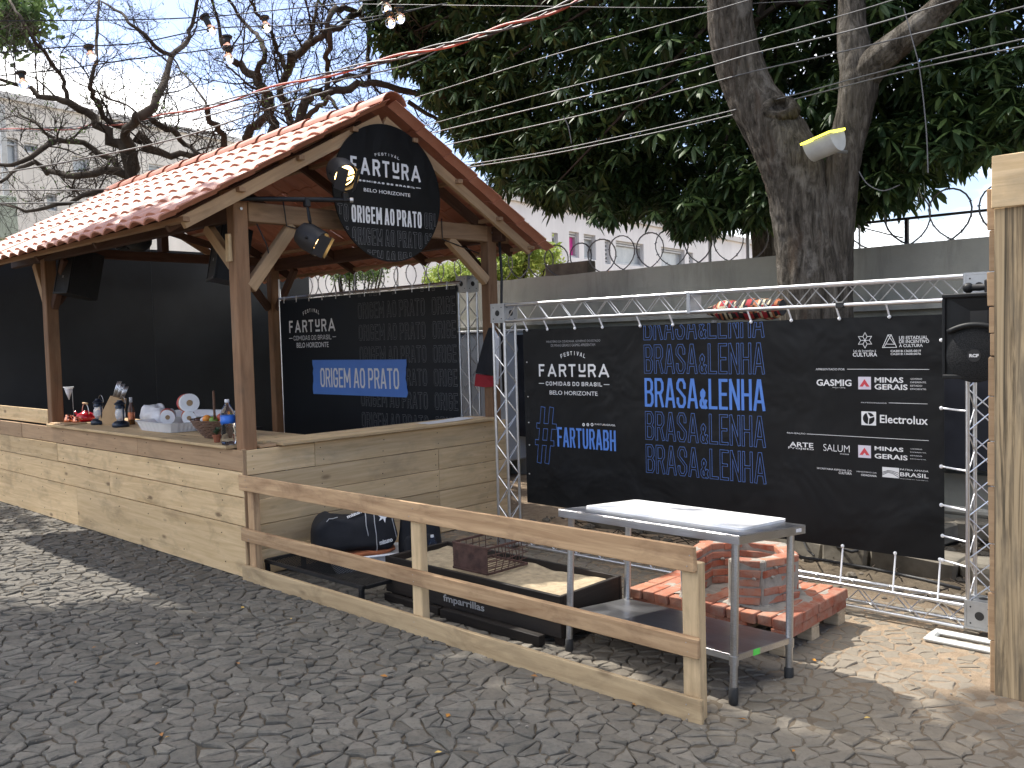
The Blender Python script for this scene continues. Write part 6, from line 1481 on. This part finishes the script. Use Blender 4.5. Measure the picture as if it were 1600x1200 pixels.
# light bar and two lamps
lb = empty('light_bar', (-.02, .10, 2.76), 'black steel tube reaching from the corner post across the round sign', 'pipe'); e0, e1 = Vector((.0, .03, 2.765)), Vector((.44, .735, 2.765))
MB().tube([e0, e1], .018, 12).build('tube', 'black_metal', lb, smooth=True, edge=50); MB().tube([e0+(e1-e0)*.975, e1+(e1-e0)*.004], .0195, 12).build('end_ring', 'alu', lb)
def lamp(label, hang, c, axis, r_):
    axis = Vector(axis).normalized(); F = Matrix.Translation(c) @ axis.to_track_quat('Z', 'Y').to_matrix().to_4x4(); root = empty('stage_lamp', c, label, 'lamp')
    b = MB(); b.T = F; b.lathe([(.03, -.14), (r_*.8, -.11), (r_, -.05), (r_, .07), (r_*.93, .075), (r_*.9, .03)], seg=28); b.build('housing', 'lamp_housing', root, M0=F, smooth=True, edge=35)
    b = MB(); b.T = F; b.lathe([(r_*.88, .028), (r_*.5, .034), (.01, .036)], seg=28); b.build('lens', 'amber_glow', root, M0=F, smooth=True)
    for k_ in range(3):
        Fk = F @ Matrix.Rotation(k_*math.pi/3+.4, 4, 'Z'); b = MB(); b.T = Fk; b.box(-r_*.9, r_*.9, -.004, .004, .050, .066); b.build('louvre', 'lamp_housing', root, M0=Fk) if k_ == 0 else None
    for a in (-1, 1):
        Fk = F @ Matrix.Translation((a*r_*.85, 0, .076)) @ Matrix.Rotation(-a*.75, 4, 'Y'); b = MB(); b.T = Fk; b.box(-.002, .002, -r_*.8, r_*.8, 0, .085, .001); b.build('barn_door', 'lamp_housing', root, M0=Fk)
    b = MB(); b.tube([F @ Vector((r_+.008, 0, 0)), (Vector(c)+Vector(hang))/2+Vector((.02, -.02, 0)), hang], .009, 6); b.tube([F @ Vector((-r_-.008, 0, 0)), (Vector(c)+Vector(hang))/2+Vector((-.02, .02, 0)), hang], .009, 6); b.build('yoke', 'black_metal', root)
    b = MB(); h_v = Vector(hang); b.box(h_v.x-.022, h_v.x+.022, h_v.y-.022, h_v.y+.022, h_v.z-.035, h_v.z+.035, .006); b.build('clamp', 'black_metal', root)
    MB().ball(F @ Vector((r_+.015, 0, 0)), .014, 8, 6).build('knob', 'alu', root)
L2 = e0+(e1-e0)*.60; c2 = Vector((L2.x+.03, L2.y+.02, 2.47)); lamp('hanging stage lamp with a narrow amber slit below the black tube', L2+Vector((0, 0, -.02)), c2, (.72, .42, -.52), .100)
L1 = e0+(e1-e0)*.93; c1 = Vector((L1.x+.0, L1.y-.01, 2.955)); lamp('upright stage lamp glowing amber in front of the round sign', L1+Vector((0, 0, .02)), c1, (.80, -.12, -.50), .105)
# wires on the tie beam
for i, pts in enumerate((((.002, .42, 2.79), (.004, .43, 2.70), (.004, .44, 2.60), (-.02, .60, 2.58)), ((-.015, .20, 2.60), (-.02, .28, 2.45), (-.05, .33, 2.30), (-.10, .30, 2.2)), ((-.01, .98, 2.78), (.0, .98, 2.6)), ((-.01, 2.03, 2.78), (-.01, 2.03, 2.6), (-.03, 2.5, 2.5)), ((.0, 2.74, 2.70), (.01, 2.75, 2.3), (.0, 2.74, 1.9), (.0, 2.745, 1.2)))):
    o = MB().tube(pts, .005 if i < 4 else .013, 6).build('lamp_cable', 'cable_black', None, origin=pts[0], smooth=True)
    tag(o, ['thin black cable looped over the tie beam near the corner post', 'black cable dangling under the tie beam behind the front brace', 'black strap round the tie beam left of the round sign', 'black strap round the tie beam right of the round sign', 'bundle of black cables taped down the right stall post'][i], 'cable')

# floodlight wedged in the fork
p = PY(1286, 216, 3.02); FF_ = Matrix.Translation(p) @ Matrix.Rotation(R(-14), 4, 'Z') @ Matrix.Rotation(R(-9), 4, 'Y') @ Matrix.Rotation(R(13), 4, 'X')
fl = empty('floodlight', None, 'old floodlight with a glowing yellow rim wedged in the tree fork', 'floodlight', mat=FF_); w2, dd = .112, .09
b = MB(); b.T = FF_; prof = [(dd*math.cos(a), -.135*math.sin(a)) for a in np.linspace(0, math.pi, 12)]
def ext(b, pr, x0, x1, t=.006):
    n = len(pr); V = [(x, y, z) for x in (x0, x1) for y, z in pr]+[(x, y*(1-t/dd), z*(1-t/.135)) for x in (x0, x1) for y, z in pr]
    b.add(V, [(i, i+1, n+i+1, n+i) for i in range(n-1)]+[(2*n+i, 3*n+i, 3*n+i+1, 2*n+i+1) for i in range(n-1)]+[(0, n, 3*n, 2*n), (n-1, 3*n-1, 4*n-1, 2*n-1)]+[(i, 2*n+i, 2*n+i+1, i+1) for i in range(n-1)]+[(n+i, n+i+1, 3*n+i+1, 3*n+i) for i in range(n-1)])
ext(b, prof, -w2, w2); b.build('reflector', 'flood_white', fl, M0=FF_, smooth=True, edge=40)
for s_ in (-1, 1):
    b = MB(); b.T = FF_ @ Matrix.Rotation(math.pi/2, 4, 'Y'); xs_ = s_*(w2+.004); pr = [(-z, y) for y, z in prof]
    b.prism([(a, c_) for a, c_ in pr], min(xs_-.003, xs_+.003), max(xs_-.003, xs_+.003)); b.build('end_cap', 'flood_white', fl, M0=FF_)
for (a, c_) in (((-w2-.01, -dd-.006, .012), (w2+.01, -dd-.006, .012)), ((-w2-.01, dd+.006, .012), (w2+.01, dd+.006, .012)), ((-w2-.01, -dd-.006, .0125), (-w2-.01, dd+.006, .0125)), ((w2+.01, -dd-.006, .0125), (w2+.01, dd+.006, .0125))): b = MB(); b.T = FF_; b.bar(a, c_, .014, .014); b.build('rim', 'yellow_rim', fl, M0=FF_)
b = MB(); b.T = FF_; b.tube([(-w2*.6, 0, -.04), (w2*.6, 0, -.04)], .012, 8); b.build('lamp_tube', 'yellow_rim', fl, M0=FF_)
MB().tube([FF_ @ Vector((0, .02, -.09)), Vector((p.x+.03, TY-.05, p.z-.06))], .014, 8).build('bracket', 'galv', fl)

# ================================================================== THINGS ON THE COUNTER
ZC = .9765
def at_counter(px, py): p = GZ(px, py, ZC); return Vector((p.x, p.y, ZC))
# water bottles
WPROF = [(.026, 0), (.034, .004), (.0345, .03), (.032, .04), (.0345, .05), (.032, .062), (.0345, .074), (.030, .105), (.0345, .13), (.035, .19), (.030, .215), (.018, .245), (.0125, .255), (.0125, .268)]
def water(p, label, s_=1.0):
    root = empty('water_bottle', p, label, 'water bottle', 'water bottles by the corner post'); pr = [(r_*s_*(1.28 if z < .24 else 1.1), z*s_) for r_, z in WPROF]; i_ = [(max(.001, r_*s_-.0012), z*s_+.001) for r_, z in WPROF]
    b = MB(); b.lathe(pr, p, 20); b.build('body', 'bottle_glass', root, smooth=True); b = MB(); b.lathe([(r_*s_*1.285, z*s_) for r_, z in ((.0348, .135), (.0355, .15), (.0355, .185))], p, 20); b.build('label', 'label_blue', root, smooth=True)
    b = MB(); b.lathe([(.0135*s_, .266*s_), (.0145*s_, .268*s_), (.0145*s_, .284*s_), (.0125*s_, .286*s_)], p, 14); b.build('cap', 'white_plastic', root)
    b = MB(); x = .036*s_
    for (a0, z) in ((-1.9, .165), (-1.5, .165)): pass
    return root
p = Vector((-.215, .012, ZC)); water(p, 'clear water bottle with a blue label standing at the corner of the counter', 1.18); water(p+Vector((.02, .10, 0)), 'second water bottle half hidden behind the one at the counter corner', 1.12)
# plant pot
p = Vector((-.45, .045, ZC)); pp = empty('potted_plant', p, 'tiny green plant in a small clay pot in front of the fruit basket', 'plant')
b = MB(); b.lathe([(.022, 0), (.03, .045), (.033, .047), (.033, .058), (.026, .055)], p, 14); b.build('pot', 'clay', pp, smooth=True, edge=40)
for k_ in range(16):
    a = k_*.9; l = random.uniform(.03, .06); q = p+Vector((0, 0, .055)); t = q+Vector((math.cos(a)*l, math.sin(a)*l, random.uniform(.0, .07))); s_ = Vector((-math.sin(a), math.cos(a), 0))*.013; m_ = (q+t)/2+Vector((0, 0, .02)); b = MB(); b.add([tuple(q), tuple(m_+s_), tuple(t), tuple(m_-s_)], [(0, 1, 2, 3)]); b.build('leaf', 'plant_green', pp)
# fruit basket
p = Vector((-.80, .22, ZC)); fb_ = empty('fruit_basket', p, 'brown wicker basket with a tall handle holding fruit', 'basket')
b = MB()
for k_ in range(11):
    z = .008+k_*.0135; r_ = .085+.115*(k_/10)**.8; b.tube([p+Vector((r_*1.35*math.cos(a), r_*math.sin(a)*.8, z+.002*math.sin(a*16+k_*3.14))) for a in np.linspace(0, 2*math.pi, 49)], .0065, 5, cap=False)
b.build('weave', 'wicker', fb_); b = MB(); b.lathe([(.1, 0), (.105, .006)], p, 18, F=Matrix.Diagonal((1.1, .75, 1, 1))); b.build('bottom', 'wicker', fb_)
b = MB(); b.tube([p+Vector((.15*math.cos(t), -.08*math.cos(t), .13+.24*math.sin(t)**.55)) for t in np.linspace(0.02, math.pi-.02, 21)], .010, 6); b.build('handle', 'wicker', fb_, smooth=True)
for i, (dx, dy, dz, m_, r_, lab) in enumerate(((-.075, -.02, .135, 'fruit_orange', .036, 'orange fruit at the left of the wicker basket'), (.04, -.035, .13, 'fruit_green', .036, 'green fruit in the middle of the wicker basket'), (.06, .02, .15, 'fruit_red', .038, 'reddish fruit lying highest in the wicker basket'), (-.06, .03, .12, 'fruit_green', .033, 'green fruit tucked behind the orange in the basket'), (.13, -.01, .12, 'fruit_orange', .033, 'small orange fruit at the right rim of the basket'), (-.155, .0, .12, 'cloth_white', .028, 'pale onion at the left rim of the basket'))):
    q = p+Vector((dx*1.2, dy, dz+.012)); o = MB().ball(q, (r_, r_, r_*.92), 14, 10).build('fruit', m_, None, origin=q, smooth=True); tag(o, lab, 'fruit', 'fruit in the basket')
# clear box with paper rolls
p = at_counter(275, 664); p.y = .50; p.x = -1.75; cbx = empty('plastic_tray', p, 'ribbed clear plastic tray under the paper towel rolls', 'tray')
p = Vector((-1.82, .34, ZC)); W[cbx.name] = Matrix.Translation(p); cbx.matrix_basis = W[cbx.name]
V = []; n = 60
for (sc_, z) in ((.86, 0), (1, .06), (1.04, .062), (1.04, .066), (.985, .064), (.85, .004)):
    for k_ in range(n):
        a = 2*math.pi*k_/n; c_, s_ = math.cos(a), math.sin(a); rr = 1/max(abs(c_)**6+abs(s_)**6, 1e-6)**(1/6); rib = 1+(.015 if k_ % 2 and z < .061 else 0); V.append((p.x+.36*c_*rr*sc_*rib, p.y+.19*s_*rr*sc_*rib, p.z+z*1.3))
b = MB(); b.add(V, [(i*n+k_, i*n+(k_+1) % n, (i+1)*n+(k_+1) % n, (i+1)*n+k_) for i in range(5) for k_ in range(n)]+[tuple(range(n))[::-1], tuple(range(5*n, 6*n))]); b.build('body', 'clear_plastic', cbx)
def roll(c, axis, r_, l, label):
    axis = Vector(axis).normalized(); F = Matrix.Translation(c) @ axis.to_track_quat('Z', 'Y').to_matrix().to_4x4(); root = empty('paper_roll', c, label, 'paper towel roll', 'paper towel rolls')
    b = MB(); b.T = F; b.lathe([(r_*.34, l/2-.03), (r_*.34, l/2), (r_, l/2), (r_, -l/2), (.01, -l/2)], seg=24); V = None
    b.f = b.f[:-2]; b.mi = b.mi[:-2]; b.build('paper', 'white_paper', root, M0=F, smooth=True, edge=40)
    b = MB(); b.T = F; b.lathe([(r_*.33, l/2-.028), (.005, l/2-.027)], seg=14); b.build('core', 'knife_wood', root, M0=F)
    b = MB(); b.T = F; b.lathe([(r_+.0015, -l*.48), (r_+.0015, l*.12)], seg=24); b.f = b.f[:-2]; b.mi = b.mi[:-2]; o = b.build('wrapper', 'print_red', root, M0=F, smooth=True)
    b = MB(); b.T = F; b.lathe([(r_+.0025, -l*.02), (r_+.0025, l*.05)], seg=24); b.f = b.f[:-2]; b.mi = b.mi[:-2]; b.build('band', 'yellow_sticker', root, M0=F, smooth=True)
roll((-1.92, .36, ZC+.115), (.9, -.42, 0), .062, .30, 'paper towel roll lying in front, left of the two in the tray'); roll((-1.64, .42, ZC+.115), (.9, -.42, 0), .058, .28, 'paper towel roll lying in the tray beside the fruit basket'); roll((-1.72, .46, ZC+.235), (.93, -.36, .05), .082, .32, 'big paper towel roll in red wrapping lying on top of the others')
# plastic carrier bag
b = MB(); V, F_ = blob(Matrix.Translation((-2.32, .46, ZC+.085)), .22, .12, .085, .8, lambda x, y, z: (x+.03*noise.noise(Vector((x*14, y*14, z*14))), y+.03*noise.noise(Vector((x*16, y*14, z*14+3))), z+.035*noise.noise(Vector((x*15, y*15, z*12+7)))+(.05*math.exp(-((x+.1)/.04)**2) if z > .03 else 0))); b.add(V, F_)
tag(b.build('carrier_bag', 'cloth_white', None, origin=(-2.32, .46, ZC), smooth=True), 'crumpled white plastic bag between the bottle and the paper rolls', 'plastic bag')
# white basin behind
b = MB(); p = Vector((-2.6, .95, .93)); b.lathe([(.30, 0), (.42, .11), (.45, .115), (.45, .125), (.40, .12), (.29, .015)], p, 36, F=Matrix.Diagonal((1.25, .8, 1, 1))); o = b.build('basin', 'white_plastic', None, origin=p, smooth=True, edge=40); tag(o, 'wide white plastic basin behind the lanterns and bottle', 'basin')
bt_ = empty('rear_bench', (-2.6, 1.0, 0), 'dark low bench inside the stall carrying the white basin', 'bench'); plank('top', bt_, (-3.4, 1.0, .91), (-1.8, 1.0, .91), .03, .5, 'dark_board')
for x in (-3.3, -1.9): MB().box(x-.03, x+.03, .97, 1.03, 0, .894, .003).build('leg', 'dark_board', bt_)
# lanterns
def lantern(p, label):
    p = Vector(p); root = empty('oil_lantern', p, label, 'lantern', 'dark blue oil lanterns', mat=Matrix.Translation(p) @ Matrix.Diagonal((1.3, 1.3, 1.12, 1)))
    W[root.name] = Matrix.Translation(p)
    b = MB(); b.lathe([(.056, 0), (.060, .006), (.058, .03), (.040, .048), (.026, .054)], p, 20); b.build('tank', 'lantern_blue', root, smooth=True, edge=40)
    b = MB(); b.lathe([(.022, .054), (.034, .085), (.036, .12), (.026, .155)], p, 16); b.build('chimney', 'clear_plastic', root, smooth=True)
    b = MB(); b.lathe([(.03, .155), (.036, .16), (.030, .185), (.040, .19), (.040, .197), (.020, .215), (.018, .225)], p, 18); b.build('cap', 'lantern_blue', root, smooth=True, edge=40)
    for s_ in (-1, 1): b = MB(); b.tube([p+Vector((s_*.048, 0, .035)), p+Vector((s_*.056, 0, .09)), p+Vector((s_*.05, 0, .16)), p+Vector((s_*.03, 0, .185))], .006, 8); b.build('side_tube', 'lantern_blue', root, smooth=True)
    b = MB(); b.tube([p+Vector((.05*math.cos(t), .02, .19+.065*math.sin(t))) for t in np.linspace(.1, math.pi-.1, 11)], .0018, 5); b.build('bail', 'steel_dull', root)
    MB().ball(p+Vector((0, 0, .075)), .010, 8, 6).build('burner', 'copper', root)
lantern(at_counter(155, 663), 'dark blue oil lantern in front of the knife block'); lantern(at_counter(189, 667), 'dark blue oil lantern beside the brown bottle')
# knife block
p = at_counter(160, 664)+Vector((-.02, .10, 0)); kb_ = empty('knife_block', p, 'wooden knife block bristling with steel handles', 'knife block'); Fk = Matrix.Translation(p) @ Matrix.Rotation(R(42), 4, 'Z') @ Matrix.Scale(1.22, 4)
b = MB(); b.T = Fk @ Matrix.Rotation(math.pi/2, 4, 'X'); b.prism([(-.11, 0), (.075, 0), (.11, .20), (.02, .23)], -.045, .045); b.build('block', 'knife_wood', kb_, M0=Fk)
for i in range(3):
    for j in range(3):
        b = MB(); b.T = Fk; q = Vector((.035+.027*i, -.028+.028*j, .222-.01*i)); b.tube([q, q+Vector((.045, 0, .095+.012*(2-i)))], .0058, 6); b.build('handle', 'alu', kb_, M0=Fk, smooth=True)
# bottle
p = at_counter(198, 664)+Vector((.0, .05, 0)); ob_ = empty('oil_bottle', p, 'slim brown glass bottle with a pale neck behind the second lantern', 'bottle'); b = MB(); b.lathe([(.030, 0), (.032, .005), (.032, .15), (.014, .20), (.013, .24)], p, 18); b.build('body', 'amber_bottle', ob_, smooth=True, edge=50); b = MB(); b.lathe([(.0145, .215), (.0145, .265)], p, 14); b.build('neck_foil', 'piping', ob_, smooth=True); b = MB(); b.lathe([(.0325, .05), (.0325, .12)], p, 18); b.build('label', 'copper', ob_)
# kettle
p = Vector((-3.62, .30, ZC)); kt = empty('kettle', p, 'round red enamel kettle with a wooden handle bar', 'kettle'); b = MB(); b.lathe([(.055, 0), (.085, .012), (.095, .045), (.078, .08), (.04, .098), (.036, .10), (.034, .107), (.01, .112)], p, 26); b.build('body', 'red_enamel', kt, smooth=True)
MB().ball(p+Vector((0, 0, .12)), .012, 10, 7).build('lid_knob', 'black_plastic', kt, smooth=True); b = MB(); b.tube([p+Vector((-.07, -.03, .05)), p+Vector((-.12, -.05, .08)), p+Vector((-.135, -.055, .105))], [.018, .012, .009], 8); b.build('spout', 'red_enamel', kt, smooth=True)
b = MB(); b.tube([p+Vector((.085*math.cos(t), 0, .07+.115*math.sin(t)**.7)) for t in np.linspace(.02, math.pi-.02, 15)], .004, 6); b.build('handle_wire', 'alu', kt, smooth=True); b = MB(); b.tube([p+Vector((-.055, 0, .186)), p+Vector((.055, 0, .186))], .010, 8); b.build('handle_bar', 'knife_wood', kt, smooth=True)
# copper jugs
for i, (dx, dy, s_, lab) in enumerate(((-3.60, .08, 1., 'small shiny copper jug left of the red kettle'), (-3.45, .10, .8, 'smaller copper pot in front of the red kettle'))):
    p = Vector((dx, dy+.04, ZC)); cp = empty('copper_jug', p, lab, 'jug', 'copper jugs'); b = MB(); b.lathe([(.03*s_, 0), (.045*s_, .02*s_), (.035*s_, .055*s_), (.024*s_, .07*s_), (.03*s_, .085*s_)], p, 18); b.build('body', 'copper', cp, smooth=True); b = MB(); b.tube([p+Vector((.03*s_, 0, .07*s_)), p+Vector((.075*s_, .02, .075*s_)), p+Vector((.11*s_, .03, .05*s_))], .006*s_, 6); b.build('handle', 'copper', cp, smooth=True)
# coffee filter stand
p = Vector((-3.80, .36, ZC)); q = PY(107, 605, .36); cf = empty('coffee_stand', (q.x, .36, ZC), 'white cloth coffee filter cone hung in a wire stand', 'coffee filter')
b = MB(); b.lathe([(.004, -.135), (.045, -.01)], (q.x, .36, q.z), 18); b.build('filter', 'cloth_white', cf, smooth=True); b = MB(); b.tube([(q.x+.05*math.cos(a), .36+.05*math.sin(a), q.z) for a in np.linspace(0, 6.28, 19)], .005, 6); b.build('ring', 'white_plastic', cf); b = MB(); b.tube([(q.x+.05, .36, q.z), (q.x+.10, .36, q.z), (q.x+.105, .36, ZC), (q.x-.03, .36, ZC+.002)], .003, 6); b.build('stand', 'steel_dull', cf)
# wooden board under the kettle and papers on the side counter
MB().box(-3.70, -3.30, -.03, .19, ZC, ZC+.012, .004).build('bread_board', 'knife_wood', None, origin=(-3.5, .08, ZC)); tag(bpy.data.objects['bread_board'], 'thin wooden board under the copper pots at the left of the counter', 'board')
b = MB(); V = []; z0 = .981; A_ = PX(688, 661, -.1); 
for i in range(9):
    for j in range(5): V.append((-.20+.19*j/4, 1.80+.55*i/8, z0+.006*abs(nz(i*.4, j*.5, 2))+.010*(i/8)**3))
b.add(V+[(x, y, z-.001) for x, y, z in V], [(i*5+j, i*5+j+1, (i+1)*5+j+1, (i+1)*5+j) for i in range(8) for j in range(4)]+[(45+i*5+j, 45+(i+1)*5+j, 45+(i+1)*5+j+1, 45+i*5+j+1) for i in range(8) for j in range(4)])
tag(b.build('paper_sheets', 'white_paper', None, origin=(-.1, 2.05, z0)), 'white paper sheets lying on the side counter near the right post', 'paper')

# ================================================================== OVERHEAD CABLES AND BULBS
def sagline(pts, fn, n=26):
    P_ = [fn(px, py) for px, py in pts]; out = []
    for i in range(len(P_)-1):
        p0, p1, p2, p3 = P_[max(0, i-1)], P_[i], P_[i+1], P_[min(len(P_)-1, i+2)]
        for s_ in range(8): t = s_/8; out.append(.5*((2*p1)+(p2-p0)*t+(2*p0-5*p1+4*p2-p3)*t*t+(3*p1-p0-3*p2+p3)*t**3))
    return out+[P_[-1]]
YC = 2.85
lines = [([(620, 162), (860, 87), (1067, 30), (1210, -12)], .0065, 'thin grey cable crossing the dark crown from the roof peak', 1.),
 ([(680, 192), (853, 145), (1067, 92), (1180, 62), (1330, 20), (1420, -8)], .0065, 'grey cable crossing just above the middle of the crown', 1.),
 ([(665, 210), (853, 165), (1067, 115), (1180, 83), (1340, 45), (1500, -2)], .0085, 'thicker twin cable passing behind the left trunk limb', 1.),
 ([(700, 226), (900, 182), (1067, 141), (1180, 111), (1350, 73), (1640, 0)], .0085, 'cable pair running to the top right corner', 1.),
 ([(725, 258), (860, 236), (1067, 191), (1230, 151), (1400, 106), (1640, 52)], .0075, 'upper strand of the lowest cable bundle', 1.),
 ([(728, 262), (860, 241), (1067, 198), (1230, 158), (1420, 110), (1640, 64)], .0085, 'lower strand of the lowest cable bundle', 1.),
 ([(853, 10), (1067, 12), (1200, 4), (1400, -6)], .005, 'short thin cable at the very top of the crown', 1.)]
for i, (pts, r_, lab, _) in enumerate(lines):
    P_ = sagline(pts, lambda px, py: PY(px, py, YC+.06*i if i != 2 else 2.75)); P_ = [P_[0]+(P_[0]-P_[1]).normalized()*6]+P_+[P_[-1]+(P_[-1]-P_[-2]).normalized()*7]; o = MB().tube(P_, r_*.62, 5).build('overhead_cable', 'cable_grey', None, origin=P_[0], smooth=True); tag(o, lab, 'cable', 'grey cables in front of the big tree')
# red and grey twisted line
c0 = [(-20, 204), (95, 201), (150, 197), (230, 186), (330, 165), (460, 129), (600, 95), (720, 64), (830, 29), (930, -12)]
base_ = sagline(c0, lambda px, py: PY(px, py, 2.3))
for m_, ph, lab in (('cable_red', 0, 'red strand of the twisted line above the roof'), ('cable_grey', 2.1, 'grey strand twisted round the red line above the roof'), ('cable_black', 4.2, 'dark strand twisted with the red line above the roof')):
    out = []
    for i in range(len(base_)-1):
        for s_ in range(6): t = (i+s_/6); q = base_[i].lerp(base_[i+1], s_/6); out.append(q+Vector((0, math.cos(t*.55+ph), math.sin(t*.55+ph)))*.022)
    o = MB().tube(out, .012 if m_ == 'cable_red' else .009, 5).build('twisted_cable', m_, None, origin=out[0], smooth=True); tag(o, lab, 'cable', 'twisted line above the roof')
more = [([(300, 188), (500, 132), (640, 100), (740, 50), (900, -5)], 'thin dark cable just below the twisted line'), ([(-10, 272), (120, 250), (280, 215), (420, 170), (520, 140)], 'thin cable slanting across the pale building'), ([(-10, 297), (150, 296), (260, 288)], 'lowest level cable above the left part of the roof'), ([(-10, 318), (160, 315), (230, 310)], 'thin cable just over the tiles at the left')]
for pts, lab in more: P_ = sagline(pts, lambda px, py: PD(px, py, 10.5)); o = MB().tube(P_, .009, 4).build('thin_cable', 'cable_grey', None, origin=P_[0], smooth=True); tag(o, lab, 'cable')
# wires hanging from the bundle
for pts, y, lab, r_ in (([(1412, 12), (1425, 60), (1437, 110), (1447, 200), (1450, 270)], 3.0, 'long thin wire hanging straight down right of the trunk', .004), ([(1342, 268), (1356, 288), (1380, 298), (1406, 289)], 3.1, 'short loose wire curling right of the trunk', .004), ([(880, 181), (888, 198), (893, 224)], 2.9, 'short pale wire linking two cables over the crown', .004)):
    P_ = sagline(pts, lambda px, py: PY(px, py, y)); o = MB().tube(P_, r_, 5).build('hanging_wire', 'cable_grey', None, origin=P_[0]); tag(o, lab, 'wire')
# festoon
D1 = 6.2
fest = [([(-15, 33), (200, 31), (330, 26), (430, 16), (533, 6), (640, -8)], 'top festoon cable carrying a bulb near the top left'), ([(-15, 84), (110, 73), (210, 68), (330, 45), (450, 40), (560, 30), (700, 5)], 'middle festoon cable crossing the bare trees'), ([(-15, 120), (100, 108), (210, 92), (330, 77), (460, 55), (600, 28), (660, 12)], 'lowest festoon cable crossing the bare trees')]
for pts, lab in fest: P_ = sagline(pts, lambda px, py: PD(px, py, D1)); o = MB().tube(P_, .0045, 5).build('festoon_cable', 'cable_black', None, origin=P_[0], smooth=True); tag(o, lab, 'cable', 'festoon cables')
def bulb(x0, y0, x1, y1, lab, r_=.036, d=D1):
    a, c_ = PD(x0, y0, d), PD(x1, y1, d); ax = (c_-a).normalized(); F = Matrix.Translation(a) @ ax.to_track_quat('Z', 'Y').to_matrix().to_4x4(); L_ = (c_-a).length; root = empty('festoon_bulb', a, lab, 'light bulb', 'festoon bulbs')
    b = MB(); b.T = F; b.lathe([(.035, -.012), (.035, .0), (.022, .004), (.021, L_-.045), (.018, L_-.04)], seg=14); b.build('socket', 'rubber', root, M0=F)
    b = MB(); b.T = F; b.lathe([(.014, L_-.042)]+[(r_*math.sin(t), L_-r_*math.cos(t)*1.0) for t in np.linspace(.5, math.pi-.08, 9)], seg=16); b.build('glass', 'bulb_glass', root, M0=F, smooth=True)
    b = MB(); b.T = F; b.tube([(.008*math.cos(t), .008*math.sin(t), L_-.012+.02*t/12) for t in np.linspace(0, 12, 20)], .0028, 5); b.build('filament', 'filament', root, M0=F)
for a in ((33, 115, 37, 132, 'lit festoon bulb at the far left edge'), (139, 74, 143, 89, 'lit festoon bulb above the forked grey tree'), (320, 27, 331, 48, 'festoon bulb left of the pair near the roof tree'), (355, 59, 356, 76, 'upper festoon bulb of the close pair'), (357, 76, 357, 92, 'lower festoon bulb of the close pair'), (413, 29, 416, 43, 'small festoon bulb right of the close pair'), (603, 0, 604, 14, 'topmost bulb of the cluster beside the dark crown'), (608, 22, 610, 36, 'lower left bulb of the cluster beside the dark crown'), (624, 14, 625, 29, 'right bulb of the cluster beside the dark crown')): bulb(*a)
